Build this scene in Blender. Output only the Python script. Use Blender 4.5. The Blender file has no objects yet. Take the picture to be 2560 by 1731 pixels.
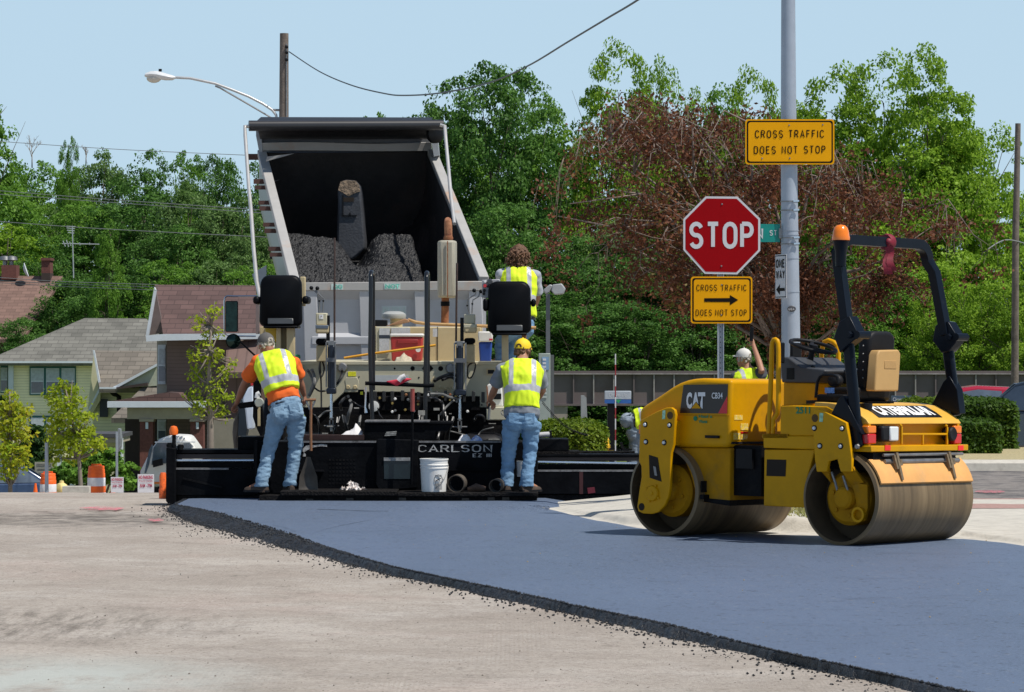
import bpy, bmesh, math, random
import numpy as np
from mathutils import Vector, Matrix, noise
R = math.radians
sc = bpy.context.scene
# ------------------------------------------------------------------ camera, sky, sun, exposure
F, CX, YH, EYE = 8000.0, 1280.0, 849.0, 1.8          # photo pixels (2560 wide), horizon row, eye height
cam = bpy.data.objects.new('camera', bpy.data.cameras.new('camera'))
sc.collection.objects.link(cam); sc.camera = cam
cam.location = (0, 0, EYE); cam.rotation_euler = (R(90), 0, 0)
cam.data.sensor_width = 36.0; cam.data.lens = 36.0*F/2560.0
cam.data.shift_y = -(865.5-YH)/2560.0
cam.data.clip_start = 0.5; cam.data.clip_end = 3000
SUN_EL, SUN_AZ = R(61), R(62)                          # azimuth: to the right of the direction back to the camera
SDIR = Vector((math.cos(SUN_EL)*math.sin(SUN_AZ), -math.cos(SUN_EL)*math.cos(SUN_AZ), math.sin(SUN_EL)))
w = bpy.data.worlds.new('World'); sc.world = w; w.use_nodes = True
nt = w.node_tree; bg = nt.nodes['Background']
sky = nt.nodes.new('ShaderNodeTexSky'); sky.sky_type = 'NISHITA'; sky.sun_disc = False
sky.sun_elevation = SUN_EL; sky.sun_rotation = R(180)-SUN_AZ
sky.air_density = 1.0; sky.dust_density = 0.2; sky.ozone_density = 3.0; sky.altitude = 0
hz_mix = nt.nodes.new('ShaderNodeMix'); hz_mix.data_type = 'RGBA'; geo = nt.nodes.new('ShaderNodeTexCoord'); sep = nt.nodes.new('ShaderNodeSeparateXYZ'); nt.links.new(geo.outputs['Generated'], sep.inputs[0])
mrz = nt.nodes.new('ShaderNodeMapRange'); mrz.interpolation_type = 'SMOOTHSTEP'; mrz.inputs[1].default_value = .11; mrz.inputs[2].default_value = .30; mrz.inputs[3].default_value = .90; mrz.inputs[4].default_value = .08
nt.links.new(sep.outputs[2], mrz.inputs[0]); nt.links.new(mrz.outputs[0], hz_mix.inputs[0])   # humid summer air: the sky near the horizon is nearly one pale blue, clear and deeper overhead
hz_mix.inputs[7].default_value = (6.5, 8.85, 10.8, 1); nt.links.new(sky.outputs[0], hz_mix.inputs[6]); nt.links.new(hz_mix.outputs[2], bg.inputs[0]); bg.inputs[1].default_value = 0.08
sun = bpy.data.objects.new('sun', bpy.data.lights.new('sun', 'SUN')); sc.collection.objects.link(sun)
sun.data.energy = 4.9; sun.data.angle = R(0.53); sun.data.color = (1.0, 0.95, 0.87)
sun.rotation_euler = SDIR.to_track_quat('Z', 'Y').to_euler(); sun.location = (20, -10, 40)
sc.view_settings.view_transform = 'Standard'; sc.view_settings.look = 'None'
sc.view_settings.exposure = 0.0; sc.view_settings.gamma = 1.0
try:
    sc.cycles.max_bounces = 6; sc.cycles.transparent_max_bounces = 8; sc.cycles.use_denoising = True
except Exception: pass

# ------------------------------------------------------------------ placing helpers
def P(u, v, D): return Vector(((u-CX)*D/F, D, EYE-(v-YH)*D/F))
def G(u, v, z=0.0):
    D = F*(EYE-z)/(v-YH); return Vector(((u-CX)*D/F, D, z))
def K(ox, oy, s): return lambda x, y: (ox+x/s, oy+y/s)
def mpp(D): return D/F                                  # metres per photo pixel
def smooth01(t): t = max(0., min(1., t)); return t*t*(3-2*t)
def crest(x): return 38.5 + 10.5*smooth01((x+2)/8.0)
def gz(x, y):
    d = y-crest(x); k = 2.5
    s = k*math.log1p(math.exp(max(-30, min(30, d/k))))
    s = min(s, 118+6*math.tanh((s-118)/6)) if s > 118 else s
    return -0.0535*s

# ------------------------------------------------------------------ materials
MATS = {}
def mat(name, col, rough=.6, metal=0., var=.12, vs=4., dirt=None, ds=3., da=.35, bump=0., bs=60., spec=.5, coat=0., alpha=None, emit=None, dsz=1.0):
    if name in MATS: return MATS[name]
    m = bpy.data.materials.new(name); m.use_nodes = True; n = m.node_tree.nodes; l = m.node_tree.links
    b = n['Principled BSDF']
    tc = n.new('ShaderNodeTexCoord')
    nz = n.new('ShaderNodeTexNoise'); nz.inputs['Scale'].default_value = vs; nz.inputs['Detail'].default_value = 6; nz.inputs['Roughness'].default_value = .65
    l.new(tc.outputs['Object'], nz.inputs['Vector'])
    mr = n.new('ShaderNodeMapRange'); mr.inputs[1].default_value = .3; mr.inputs[2].default_value = .7
    mr.inputs[3].default_value = 1-var; mr.inputs[4].default_value = 1+var
    l.new(nz.outputs['Fac'], mr.inputs[0])
    mx = n.new('ShaderNodeMix'); mx.data_type = 'RGBA'; mx.blend_type = 'MULTIPLY'; mx.inputs[0].default_value = 1
    mx.inputs[6].default_value = (*col, 1); l.new(mr.outputs[0], mx.inputs[7])
    out = mx.outputs[2]
    if dirt:
        n2 = n.new('ShaderNodeTexNoise'); n2.inputs['Scale'].default_value = ds; n2.inputs['Detail'].default_value = 8; n2.inputs['Roughness'].default_value = .7
        mp = n.new('ShaderNodeMapping'); mp.inputs['Scale'].default_value = (1, 1, dsz); mp.inputs['Location'].default_value = (3.1, 7.7, 1.3)
        l.new(tc.outputs['Object'], mp.inputs['Vector']); l.new(mp.outputs[0], n2.inputs['Vector'])
        m2 = n.new('ShaderNodeMapRange'); m2.inputs[1].default_value = .62-da*.3; m2.inputs[2].default_value = .78-da*.3; m2.inputs[4].default_value = min(1, da*2)
        l.new(n2.outputs['Fac'], m2.inputs[0])
        m3 = n.new('ShaderNodeMix'); m3.data_type = 'RGBA'; l.new(m2.outputs[0], m3.inputs[0]); l.new(out, m3.inputs[6]); m3.inputs[7].default_value = (*dirt, 1)
        out = m3.outputs[2]
        mrr = n.new('ShaderNodeMapRange'); mrr.inputs[3].default_value = rough; mrr.inputs[4].default_value = min(1, rough+.3)
        l.new(m2.outputs[0], mrr.inputs[0]); l.new(mrr.outputs[0], b.inputs['Roughness'])
    else:
        b.inputs['Roughness'].default_value = rough
    l.new(out, b.inputs['Base Color'])
    b.inputs['Metallic'].default_value = metal; b.inputs['Specular IOR Level'].default_value = spec
    b.inputs['Coat Weight'].default_value = coat; b.inputs['Coat Roughness'].default_value = .15
    if bump:
        n4 = n.new('ShaderNodeTexNoise'); n4.inputs['Scale'].default_value = bs; n4.inputs['Detail'].default_value = 4
        bm_ = n.new('ShaderNodeBump'); bm_.inputs['Strength'].default_value = bump; bm_.inputs['Distance'].default_value = .02
        l.new(tc.outputs['Object'], n4.inputs['Vector']); l.new(n4.outputs['Fac'], bm_.inputs['Height']); l.new(bm_.outputs[0], b.inputs['Normal'])
    if emit: b.inputs['Emission Color'].default_value = (*emit, 1); b.inputs['Emission Strength'].default_value = 1
    MATS[name] = m; return m
def glass(name, col, rough=.05):
    if name in MATS: return MATS[name]
    m = mat(name, col, rough=rough, var=.05, spec=.9); return m
def leafmat(name, c1, c2, c3=None, trans=.35, rough=.55):
    if name in MATS: return MATS[name]
    m = bpy.data.materials.new(name); m.use_nodes = True; n = m.node_tree.nodes; l = m.node_tree.links
    n.remove(n['Principled BSDF']); out = n['Material Output']
    g = n.new('ShaderNodeNewGeometry'); tc = n.new('ShaderNodeTexCoord')
    nz = n.new('ShaderNodeTexNoise'); nz.inputs['Scale'].default_value = .45; nz.inputs['Detail'].default_value = 3; l.new(tc.outputs['Object'], nz.inputs['Vector'])
    ad = n.new('ShaderNodeMath'); ad.operation = 'MULTIPLY_ADD'; ad.inputs[1].default_value = .55; l.new(g.outputs['Random Per Island'], ad.inputs[0])
    m2 = n.new('ShaderNodeMath'); m2.operation = 'MULTIPLY_ADD'; m2.inputs[1].default_value = 1.2; m2.inputs[2].default_value = -.38; l.new(nz.outputs['Fac'], m2.inputs[0]); l.new(m2.outputs[0], ad.inputs[2])
    cr = n.new('ShaderNodeValToRGB'); e = cr.color_ramp.elements
    e[0].color = (*c1, 1); e[0].position = .15; e[1].color = (*c2, 1); e[1].position = .75
    if c3: q = e.new(.97); q.color = (*c3, 1)
    l.new(ad.outputs[0], cr.inputs[0])
    d = n.new('ShaderNodeBsdfPrincipled'); d.inputs['Roughness'].default_value = rough; d.inputs['Specular IOR Level'].default_value = .22; l.new(cr.outputs[0], d.inputs['Base Color'])
    t = n.new('ShaderNodeBsdfTranslucent'); l.new(cr.outputs[0], t.inputs['Color'])
    ms = n.new('ShaderNodeMixShader'); ms.inputs[0].default_value = trans; l.new(d.outputs[0], ms.inputs[1]); l.new(t.outputs[0], ms.inputs[2]); l.new(ms.outputs[0], out.inputs[0])
    MATS[name] = m; return m

# ------------------------------------------------------------------ objects
def link(o): sc.collection.objects.link(o); return o
def tag(o, label=None, cat=None, group=None, kind=None):
    if label: o['label'] = label
    if cat: o['category'] = cat
    if group: o['group'] = group
    if kind: o['kind'] = kind
    return o
def thing(name, label, cat, loc=(0, 0, 0), rotz=0., group=None):
    o = bpy.data.objects.new(name, None); link(o); o.location = loc; o.rotation_euler = (0, 0, rotz); o.empty_display_size = .2
    return tag(o, label, cat, group)
def rootmat(o):
    while o.parent: o = o.parent
    return Matrix.Translation(o.location) @ o.rotation_euler.to_matrix().to_4x4() @ Matrix.Diagonal((*o.scale, 1))
def finish(me, mats, smooth=40):
    for m in (mats if isinstance(mats, (list, tuple)) else [mats]): me.materials.append(m)
    if smooth:
        me.polygons.foreach_set('use_smooth', [True]*len(me.polygons))
        if smooth < 180: me.set_sharp_from_angle(angle=R(smooth))
def bounds_base(vs):
    a = np.array([tuple(v) for v in vs]); mn = a.min(0); mx = a.max(0)
    return Vector(((mn[0]+mx[0])/2, (mn[1]+mx[1])/2, mn[2]))
class MB:
    def __init__(s, world=True): s.v = []; s.f = []; s.m = []; s.world = world; s.T = None; s.mi = 0
    def add(s, vs, fs, mi=None):
        b = len(s.v); mi = s.mi if mi is None else mi
        s.v += [(s.T @ Vector(p)) if s.T else Vector(p) for p in vs]
        s.f += [tuple(b+i for i in f) for f in fs]; s.m += [mi]*len(fs); return s
    def box(s, x0, x1, y0, y1, z0, z1, mi=None):
        return s.add([(x, y, z) for z in (z0, z1) for y in (y0, y1) for x in (x0, x1)],
                     [(0, 2, 3, 1), (4, 5, 7, 6), (0, 1, 5, 4), (2, 6, 7, 3), (0, 4, 6, 2), (1, 3, 7, 5)], mi)
    def pbox(s, u0, u1, v0, v1, D, dep, mi=None):          # a box whose near face covers photo pixels u0..u1, v0..v1 at distance D
        a = P(u0, v1, D); b = P(u1, v0, D); return s.box(a.x, b.x, D, D+dep, a.z, b.z, mi)
    def bar(s, p, q, w, h=None, up=(0, 0, 1), mi=None):    # rectangular bar from p to q
        p = Vector(p); q = Vector(q); h = h or w; t = (q-p).normalized(); up = Vector(up)
        if abs(t.dot(up)) > .98: up = Vector((0, 1, 0))
        a = t.cross(up).normalized(); b = a.cross(t); a *= w/2; b *= h/2
        vs = [c+i*a+j*b for c in (p, q) for i, j in ((-1, -1), (1, -1), (1, 1), (-1, 1))]
        return s.add(vs, [(0, 1, 2, 3), (7, 6, 5, 4), (0, 4, 5, 1), (1, 5, 6, 2), (2, 6, 7, 3), (3, 7, 4, 0)], mi)
    def loft(s, rings, cap=True, mi=None, closed=True):
        n = len(rings[0]); vs = [p for r in rings for p in r]; fs = []
        for i in range(len(rings)-1):
            for j in range(n if closed else n-1):
                k = (j+1) % n; fs.append((i*n+j, i*n+k, (i+1)*n+k, (i+1)*n+j))
        if cap and closed: fs += [tuple(reversed(range(n))), tuple((len(rings)-1)*n+j for j in range(n))]
        return s.add(vs, fs, mi)
    def tube(s, pts, r, n=8, mi=None, cap=True, squash=1.0, up=None):
        pts = [Vector(p) for p in pts]; rs = r if isinstance(r, (list, tuple)) else [r]*len(pts); rings = []
        T = [(pts[min(i+1, len(pts)-1)]-pts[max(i-1, 0)]).normalized() for i in range(len(pts))]
        a = Vector(up) if up else (Vector((0, 0, 1)) if abs(T[0].z) < .9 else Vector((1, 0, 0)))
        for i, p in enumerate(pts):
            a = (a-T[i]*a.dot(T[i])); a = a.normalized() if a.length > 1e-6 else T[i].orthogonal().normalized(); b = T[i].cross(a)
            rings.append([p+(a*math.cos(2*math.pi*j/n)+b*math.sin(2*math.pi*j/n)*squash)*rs[i] for j in range(n)])
        return s.loft(rings, cap, mi)
    def cyl(s, p, q, r, r2=None, n=16, mi=None): return s.tube([p, q], [r, r if r2 is None else r2], n, mi)
    def prism(s, poly, ext, mi=None):                       # polygon of 3D points pushed along a vector
        n = len(poly); e = Vector(ext); a = [Vector(p) for p in poly]
        nn = Vector((0, 0, 0))
        for i in range(n): nn += a[i].cross(a[(i+1) % n])
        if nn.dot(e) > 0: a.reverse()
        return s.add(a+[p+e for p in a], [tuple(range(n)), tuple(reversed(range(n, 2*n)))]+[(i, n+i, n+(i+1) % n, (i+1) % n) for i in range(n)], mi)
    def lathe(s, prof, o, ax=(0, 0, 1), n=24, mi=None, cap=True):
        o = Vector(o); ax = Vector(ax).normalized(); a = ax.orthogonal().normalized(); b = ax.cross(a)
        return s.loft([[o+ax*h+(a*math.cos(2*math.pi*j/n)+b*math.sin(2*math.pi*j/n))*r for j in range(n)] for r, h in prof], cap, mi)
    def ball(s, c, rx, ry=None, rz=None, nu=14, nv=9, mi=None, M=None):
        ry = ry or rx; rz = rz or rx; c = Vector(c); M = M or Matrix.Identity(3); rings = []
        for i in range(1, nv):
            th = math.pi*i/nv; rings.append([c+M @ Vector((rx*math.sin(th)*math.cos(2*math.pi*j/nu), ry*math.sin(th)*math.sin(2*math.pi*j/nu), -rz*math.cos(th))) for j in range(nu)])
        b = len(s.v); s.loft(rings, False, mi); top = c+M @ Vector((0, 0, rz)); bot = c-M @ Vector((0, 0, rz))
        mi = s.mi if mi is None else mi
        k = len(s.v); s.v += [(s.T @ bot) if s.T else bot, (s.T @ top) if s.T else top]; m = nv-2
        for j in range(nu):
            s.f.append((b+(j+1) % nu, b+j, k)); s.f.append((b+m*nu+j, b+m*nu+(j+1) % nu, k+1)); s.m += [mi, mi]
        return s
    def quad(s, a, b, c, d, mi=None): return s.add([a, b, c, d], [(0, 1, 2, 3)], mi)
    def mesh(s, name, off=None):
        me = bpy.data.meshes.new(name); vs = [off @ v for v in s.v] if off is not None else s.v
        me.from_pydata([tuple(v) for v in vs], [], s.f)
        if len(set(s.m)) > 1: me.polygons.foreach_set('material_index', s.m)
        me.update(); return me
    def part(s, name, mats, parent, bevel=0, smooth=40, seg=2, label=None):
        off = rootmat(parent).inverted() if s.world else None
        me = s.mesh(name, off); finish(me, mats, smooth)
        o = link(bpy.data.objects.new(name, me)); o.parent = parent
        if bevel: addbevel(o, bevel, seg)
        if label: o['label'] = label
        return o
    def single(s, name, mats, label=None, cat=None, group=None, kind=None, bevel=0, smooth=40):
        b = bounds_base(s.v); me = s.mesh(name, Matrix.Translation(-b)); finish(me, mats, smooth)
        o = link(bpy.data.objects.new(name, me)); o.location = b
        if bevel: addbevel(o, bevel)
        return tag(o, label, cat, group, kind)
def addbevel(o, w_, seg=2):
    m = o.modifiers.new('bevel', 'BEVEL'); m.width = w_; m.segments = seg; m.limit_method = 'ANGLE'; m.angle_limit = R(35); m.harden_normals = False
def struct(o): o['kind'] = 'structure'; return o
def copy_tree(o, parent=None):
    c = o.copy(); link(c)
    if parent: c.parent = parent
    for ch in list(o.children): copy_tree(ch, c)
    return c
def npmesh(name, V, Fq):                                    # fast mesh from numpy arrays; every face has the same number of corners
    me = bpy.data.meshes.new(name); n = len(Fq); k = Fq.shape[1]
    me.vertices.add(len(V)); me.vertices.foreach_set('co', V.astype(np.float32).ravel())
    me.loops.add(n*k); me.loops.foreach_set('vertex_index', Fq.astype(np.int32).ravel())
    me.polygons.add(n); me.polygons.foreach_set('loop_start', np.arange(0, n*k, k, dtype=np.int32)); me.polygons.foreach_set('loop_total', np.full(n, k, dtype=np.int32))
    me.update(calc_edges=True); me.validate(); return me
def remeshed(mb, voxel, smooth_it=3, name='body'):
    me = mb.mesh('tmp'); o = link(bpy.data.objects.new('tmp', me))
    m = o.modifiers.new('r', 'REMESH'); m.mode = 'VOXEL'; m.voxel_size = voxel
    if smooth_it: q = o.modifiers.new('s', 'SMOOTH'); q.factor = .5; q.iterations = smooth_it
    dg = bpy.context.evaluated_depsgraph_get(); dg.update()
    out = bpy.data.meshes.new_from_object(o.evaluated_get(dg)); out.name = name
    bpy.data.objects.remove(o); bpy.data.meshes.remove(me); return out
def mpart(name, me, mats, parent, smooth=180, label=None):
    finish(me, mats, smooth); o = link(bpy.data.objects.new(name, me)); o.parent = parent
    if label: o['label'] = label
    return o

# ------------------------------------------------------------------ lettering: a stroke alphabet like road-sign lettering, and the built-in typeface
def arc(cx, cy, rx, ry, a0, a1, n=9): return [(cx+rx*math.cos(R(a0+(a1-a0)*i/(n-1))), cy+ry*math.sin(R(a0+(a1-a0)*i/(n-1)))) for i in range(n)]
def SF():
    d = {}
    d['S'] = (.5, [arc(.25, .74, .25, .26, 20, 180)[0:] + arc(.25, .74, .25, .24, 180, 262, 5)[1:] + arc(.25, .25, .25, .26, 82, 0, 5) + arc(.25, .25, .25, .25, 0, -160)[1:]])
    d['T'] = (.5, [[(0, 1), (.5, 1)], [(.25, 1), (.25, 0)]])
    d['O'] = (.54, [arc(.27, .7, .27, .3, 0, 180)+arc(.27, .3, .27, .3, 180, 360)+[(.54, .7)]])
    d['P'] = (.48, [[(0, 0), (0, 1)], [(0, 1), (.26, 1)]+arc(.26, .74, .22, .26, 90, -90)[1:]+[(0, .48)]])
    d['R'] = (.5, [[(0, 0), (0, 1)], [(0, 1), (.27, 1)]+arc(.27, .74, .22, .26, 90, -90)[1:]+[(0, .48)], [(.24, .48), (.5, 0)]])
    d['C'] = (.5, [arc(.26, .7, .26, .3, 15, 180)+arc(.26, .3, .26, .3, 180, 345)])
    d['A'] = (.56, [[(0, 0), (.28, 1), (.56, 0)], [(.09, .3), (.47, .3)]])
    d['F'] = (.44, [[(0, 0), (0, 1), (.44, 1)], [(0, .52), (.36, .52)]])
    d['I'] = (.0, [[(0, 0), (0, 1)]])
    d['D'] = (.52, [[(0, 0), (0, 1)], [(0, 1), (.24, 1)]+arc(.24, .7, .28, .3, 90, 0, 5)[1:]+arc(.24, .3, .28, .3, 0, -90, 5)+[(0, 0)]])
    d['E'] = (.44, [[(.44, 1), (0, 1), (0, 0), (.44, 0)], [(0, .52), (.36, .52)]])
    d['N'] = (.52, [[(0, 0), (0, 1), (.52, 0), (.52, 1)]])
    d['W'] = (.76, [[(0, 1), (.19, 0), (.38, .8), (.57, 0), (.76, 1)]])
    d['Y'] = (.56, [[(0, 1), (.28, .46), (.56, 1)], [(.28, .46), (.28, 0)]])
    d['L'] = (.42, [[(0, 1), (0, 0), (.42, 0)]])
    d['H'] = (.52, [[(0, 0), (0, 1)], [(.52, 0), (.52, 1)], [(0, .52), (.52, .52)]])
    d['K'] = (.52, [[(0, 0), (0, 1)], [(.5, 1), (0, .4)], [(.17, .6), (.52, 0)]])
    d['G'] = (.54, [arc(.27, .7, .27, .3, 20, 180)+arc(.27, .3, .27, .3, 180, 360)+[(.54, .45), (.32, .45)]])
    d['U'] = (.52, [[(0, 1)]+arc(.26, .28, .26, .28, 180, 360)+[(.52, 1)]])
    d['B'] = (.48, [[(0, 0), (0, 1)], [(0, 1), (.24, 1)]+arc(.24, .77, .21, .23, 90, -90)[1:]+[(0, .54)], [(.24, .54)]+arc(.24, .27, .25, .27, 90, -90)[1:]+[(0, 0)]])
    d['3'] = (.48, [arc(.22, .75, .24, .25, 150, -80)+arc(.22, .27, .26, .27, 80, -150)])
    d['4'] = (.52, [[(.38, 0), (.38, 1), (0, .3), (.52, .3)]])
    d['2'] = (.48, [arc(.24, .73, .24, .27, 165, -20)+[(0, 0), (.48, 0)]])
    d['5'] = (.48, [[(.44, 1), (.06, 1), (.02, .52)]+arc(.22, .32, .26, .31, 120, -145)])
    d['1'] = (.18, [[(0, .78), (.18, 1), (.18, 0)]])
    d['7'] = (.46, [[(0, 1), (.46, 1), (.16, 0)]])
    d['M'] = (.64, [[(0, 0), (0, 1), (.32, .3), (.64, 1), (.64, 0)]])
    d['Z'] = (.48, [[(0, 1), (.48, 1), (0, 0), (.48, 0)]])
    d[' '] = (.22, [])
    return d
SFONT = SF()
def ribbon(mb, pts, wd, fn, lay, close=False):
    p = [Vector((a, b, 0)) for a, b in pts]; q = [p[0]]
    for a in p[1:]:
        if (a-q[-1]).length > 1e-5: q.append(a)
    p = q; n = len(p)
    if n < 2: return
    close = (p[0]-p[-1]).length < 1e-3
    L, Rr = [], []
    for i in range(n):
        d0 = (p[i]-p[i-1]).normalized() if i else ((p[-1]-p[-2]).normalized() if close else (p[1]-p[0]).normalized())
        d1 = (p[i+1]-p[i]).normalized() if i < n-1 else ((p[1]-p[0]).normalized() if close else (p[-1]-p[-2]).normalized())
        n0 = Vector((-d0.y, d0.x, 0)); n1 = Vector((-d1.y, d1.x, 0)); m = (n0+n1); m = m.normalized() if m.length > .1 else n1
        k = min(2.2, 1/max(.3, m.dot(n1))); L.append(p[i]+m*wd/2*k); Rr.append(p[i]-m*wd/2*k)
    for i in range(n-1):
        mb.add([fn(Rr[i], lay), fn(Rr[i+1], lay), fn(L[i+1], lay), fn(L[i], lay)], [(0, 1, 2, 3)])
def strokes(mb, text, o, ax, ay, width, height, sw=.15, gap=.2, off=.003, serif=0, only=None):
    """lettering of the stroke alphabet fitted into width x height, its lower left corner at o, lines along ax and up ay"""
    o = Vector(o); ax = Vector(ax).normalized(); ay = Vector(ay).normalized(); nz_ = ax.cross(ay)
    tot = sum(SFONT[c][0]+sw for c in text)+gap*(len(text)-1); kx = width/tot; ky = height/(1+sw); x = sw/2; lay = [0]
    for c in text:
        wv, ss = SFONT[c]
        for st in ss:
            lay[0] += 1
            def fn(v, l_, x=x): return o+ax*((v.x+x)*kx)+ay*((v.y+sw/2)*ky)+nz_*(off+.0006*(l_ % 4))
            pts = [(a, b) for a, b in st]
            ribbon(mb, [(a, b) for a, b in pts], sw, fn, lay[0])
            if serif:
                for (a, b) in (pts[0], pts[-1]):
                    if b in (0, 1): lay[0] += 1; ribbon(mb, [(a-serif, b), (a+serif, b)], sw*.45, fn, lay[0])
        x += wv+sw+gap
def text(body, o, ax, ay, width, height, m, parent, name='lettering', off=.003, bold=0., world=True):
    cu = bpy.data.curves.new('t', 'FONT'); cu.body = body; cu.offset = bold; cu.resolution_u = 3
    t = link(bpy.data.objects.new('t', cu)); dg = bpy.context.evaluated_depsgraph_get(); dg.update()
    me = bpy.data.meshes.new_from_object(t.evaluated_get(dg)); bpy.data.objects.remove(t)
    a = np.array([v.co[:] for v in me.vertices]); mn = a.min(0); mx = a.max(0)
    o = Vector(o); ax = Vector(ax).normalized(); ay = Vector(ay).normalized(); nz_ = ax.cross(ay)
    for v in me.vertices:
        v.co = o+ax*((v.co.x-mn[0])/(mx[0]-mn[0])*width)+ay*((v.co.y-mn[1])/(mx[1]-mn[1])*height)+nz_*off
    if world: me.transform(rootmat(parent).inverted())
    me.name = name; finish(me, m, 0); b = link(bpy.data.objects.new(name, me)); b.parent = parent; return b
# ------------------------------------------------------------------ ground, road, fresh asphalt, kerbs
def nodes_of(name):
    m = bpy.data.materials.new(name); m.use_nodes = True; n = m.node_tree.nodes; l = m.node_tree.links
    return m, n, l, n['Principled BSDF'], n.new('ShaderNodeTexCoord')
def nnoise(n, l, tc, scale, sc3=(1, 1, 1), rot=0., det=6, rough=.6, loc=(0, 0, 0)):
    mp = n.new('ShaderNodeMapping'); mp.inputs['Scale'].default_value = sc3; mp.inputs['Rotation'].default_value = (0, 0, rot); mp.inputs['Location'].default_value = loc
    z = n.new('ShaderNodeTexNoise'); z.inputs['Scale'].default_value = scale; z.inputs['Detail'].default_value = det; z.inputs['Roughness'].default_value = rough
    l.new(tc.outputs['Object'], mp.inputs[0]); l.new(mp.outputs[0], z.inputs['Vector']); return z.outputs['Fac']
def nramp(n, l, src, a, b, lo=0., hi=1.):
    r = n.new('ShaderNodeMapRange'); r.inputs[1].default_value = a; r.inputs[2].default_value = b; r.inputs[3].default_value = lo; r.inputs[4].default_value = hi
    l.new(src, r.inputs[0]); return r.outputs[0]
def nmix(n, l, fac, a, b, mode='MIX'):
    m = n.new('ShaderNodeMix'); m.data_type = 'RGBA'; m.blend_type = mode
    if isinstance(fac, float): m.inputs[0].default_value = fac
    else: l.new(fac, m.inputs[0])
    for i, x in ((6, a), (7, b)):
        if isinstance(x, tuple): m.inputs[i].default_value = (*x, 1)
        else: l.new(x, m.inputs[i])
    return m.outputs[2]
def nmath(n, l, op, a, b=0.):
    m = n.new('ShaderNodeMath'); m.operation = op
    for i, x in ((0, a), (1, b)):
        if isinstance(x, (int, float)): m.inputs[i].default_value = x
        else: l.new(x, m.inputs[i])
    return m.outputs[0]
def dirt_mat():
    m, n, l, b, tc = nodes_of('dusty_milled_road')
    big = nnoise(n, l, tc, .35, (1, 1, 1), .2); mid = nnoise(n, l, tc, 1.6, (1, 1, 1)); fine = nnoise(n, l, tc, 34, det=8, rough=.85)
    c = nmix(n, l, nramp(n, l, big, .35, .65), (0.392, 0.343, 0.298), (0.508, 0.455, 0.400))
    c = nmix(n, l, nramp(n, l, mid, .45, .72, 0, .5), c, (0.323, 0.277, 0.236)); c = nmix(n, l, nramp(n, l, nnoise(n, l, tc, .7, (1, 1, 1), loc=(5, 8, 0), det=8, rough=.7), .5, .66, 0, .5), c, (0.577, 0.533, 0.485)); c = nmix(n, l, nramp(n, l, nnoise(n, l, tc, .5, (1, 1, 1), loc=(15, 3, 0), det=5), .55, .68, 0, .4), c, (0.495, 0.395, 0.346))
    # sweeping wheel streaks: rings around a far centre
    mp = n.new('ShaderNodeMapping'); mp.inputs['Location'].default_value = (-3.5, -36.5, 0); l.new(tc.outputs['Object'], mp.inputs[0])
    vl = n.new('ShaderNodeVectorMath'); vl.operation = 'LENGTH'; l.new(mp.outputs[0], vl.inputs[0])
    cx = n.new('ShaderNodeCombineXYZ'); l.new(vl.outputs['Value'], cx.inputs[0]); l.new(nramp(n, l, big, 0, 1, 0, 2.5), cx.inputs[1])
    st = n.new('ShaderNodeTexNoise'); st.inputs['Scale'].default_value = 2.4; st.inputs['Detail'].default_value = 5; st.inputs['Roughness'].default_value = .6; l.new(cx.outputs[0], st.inputs['Vector'])
    c = nmix(n, l, nramp(n, l, st.outputs['Fac'], .54, .74, 0, .34), c, (0.213, 0.180, 0.154))
    c = nmix(n, l, nramp(n, l, st.outputs['Fac'], .44, .28, 0, .22), c, (0.508, 0.463, 0.420))
    # tread prints: fine ribs in patches
    tr = n.new('ShaderNodeTexWave'); tr.inputs['Scale'].default_value = 12; tr.inputs['Distortion'].default_value = 1.5; tr.inputs['Detail'].default_value = 2; l.new(tc.outputs['Object'], tr.inputs['Vector'])
    pm = nramp(n, l, nnoise(n, l, tc, .8, (1, .35, 1), .3, loc=(9, 2, 0)), .50, .62)
    c = nmix(n, l, nmath(n, l, 'MULTIPLY', pm, nramp(n, l, tr.outputs['Fac'], .5, .85, 0, .22)), c, (0.329, 0.277, 0.236))
    # oil and asphalt stains, grit
    sp = nramp(n, l, nnoise(n, l, tc, 2.3, (1, .6, 1), loc=(4, 4, 0), det=8, rough=.72), .615, .74, 0, .75)
    c = nmix(n, l, sp, c, (.10, .085, .07))
    sp2 = nramp(n, l, nnoise(n, l, tc, 11, loc=(1, 4, 0), det=6, rough=.75), .68, .76, 0, .65)
    c = nmix(n, l, sp2, c, (.11, .095, .08))
    c = nmix(n, l, nramp(n, l, fine, .32, .68, .66, 1.12), (0., 0., 0.), c, 'MIX')
    for sc_, thr, rr_ in ((4.5, .55, .07), (11, .7, .10)):       # scattered dark crumbs trodden into the surface
        v3 = n.new('ShaderNodeTexVoronoi'); v3.inputs['Scale'].default_value = sc_; l.new(tc.outputs['Object'], v3.inputs['Vector']); s3 = n.new('ShaderNodeSeparateColor'); l.new(v3.outputs['Color'], s3.inputs[0])
        c = nmix(n, l, nmath(n, l, 'MULTIPLY', nramp(n, l, v3.outputs['Distance'], rr_*.5, rr_, .8, 0), nramp(n, l, s3.outputs[0], thr, thr+.02)), c, (.07, .06, .05))
    c = nmix(n, l, nramp(n, l, nnoise(n, l, tc, 9, det=6, rough=.8), .35, .65, .84, 1.08), (0., 0., 0.), c)
    vo = n.new('ShaderNodeTexVoronoi'); vo.inputs['Scale'].default_value = 70; l.new(tc.outputs['Object'], vo.inputs['Vector'])
    sx = n.new('ShaderNodeSeparateColor'); l.new(vo.outputs['Color'], sx.inputs[0])
    c = nmix(n, l, nramp(n, l, sx.outputs[0], .9, 1, 0, .6), c, (.12, .10, .085))
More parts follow.
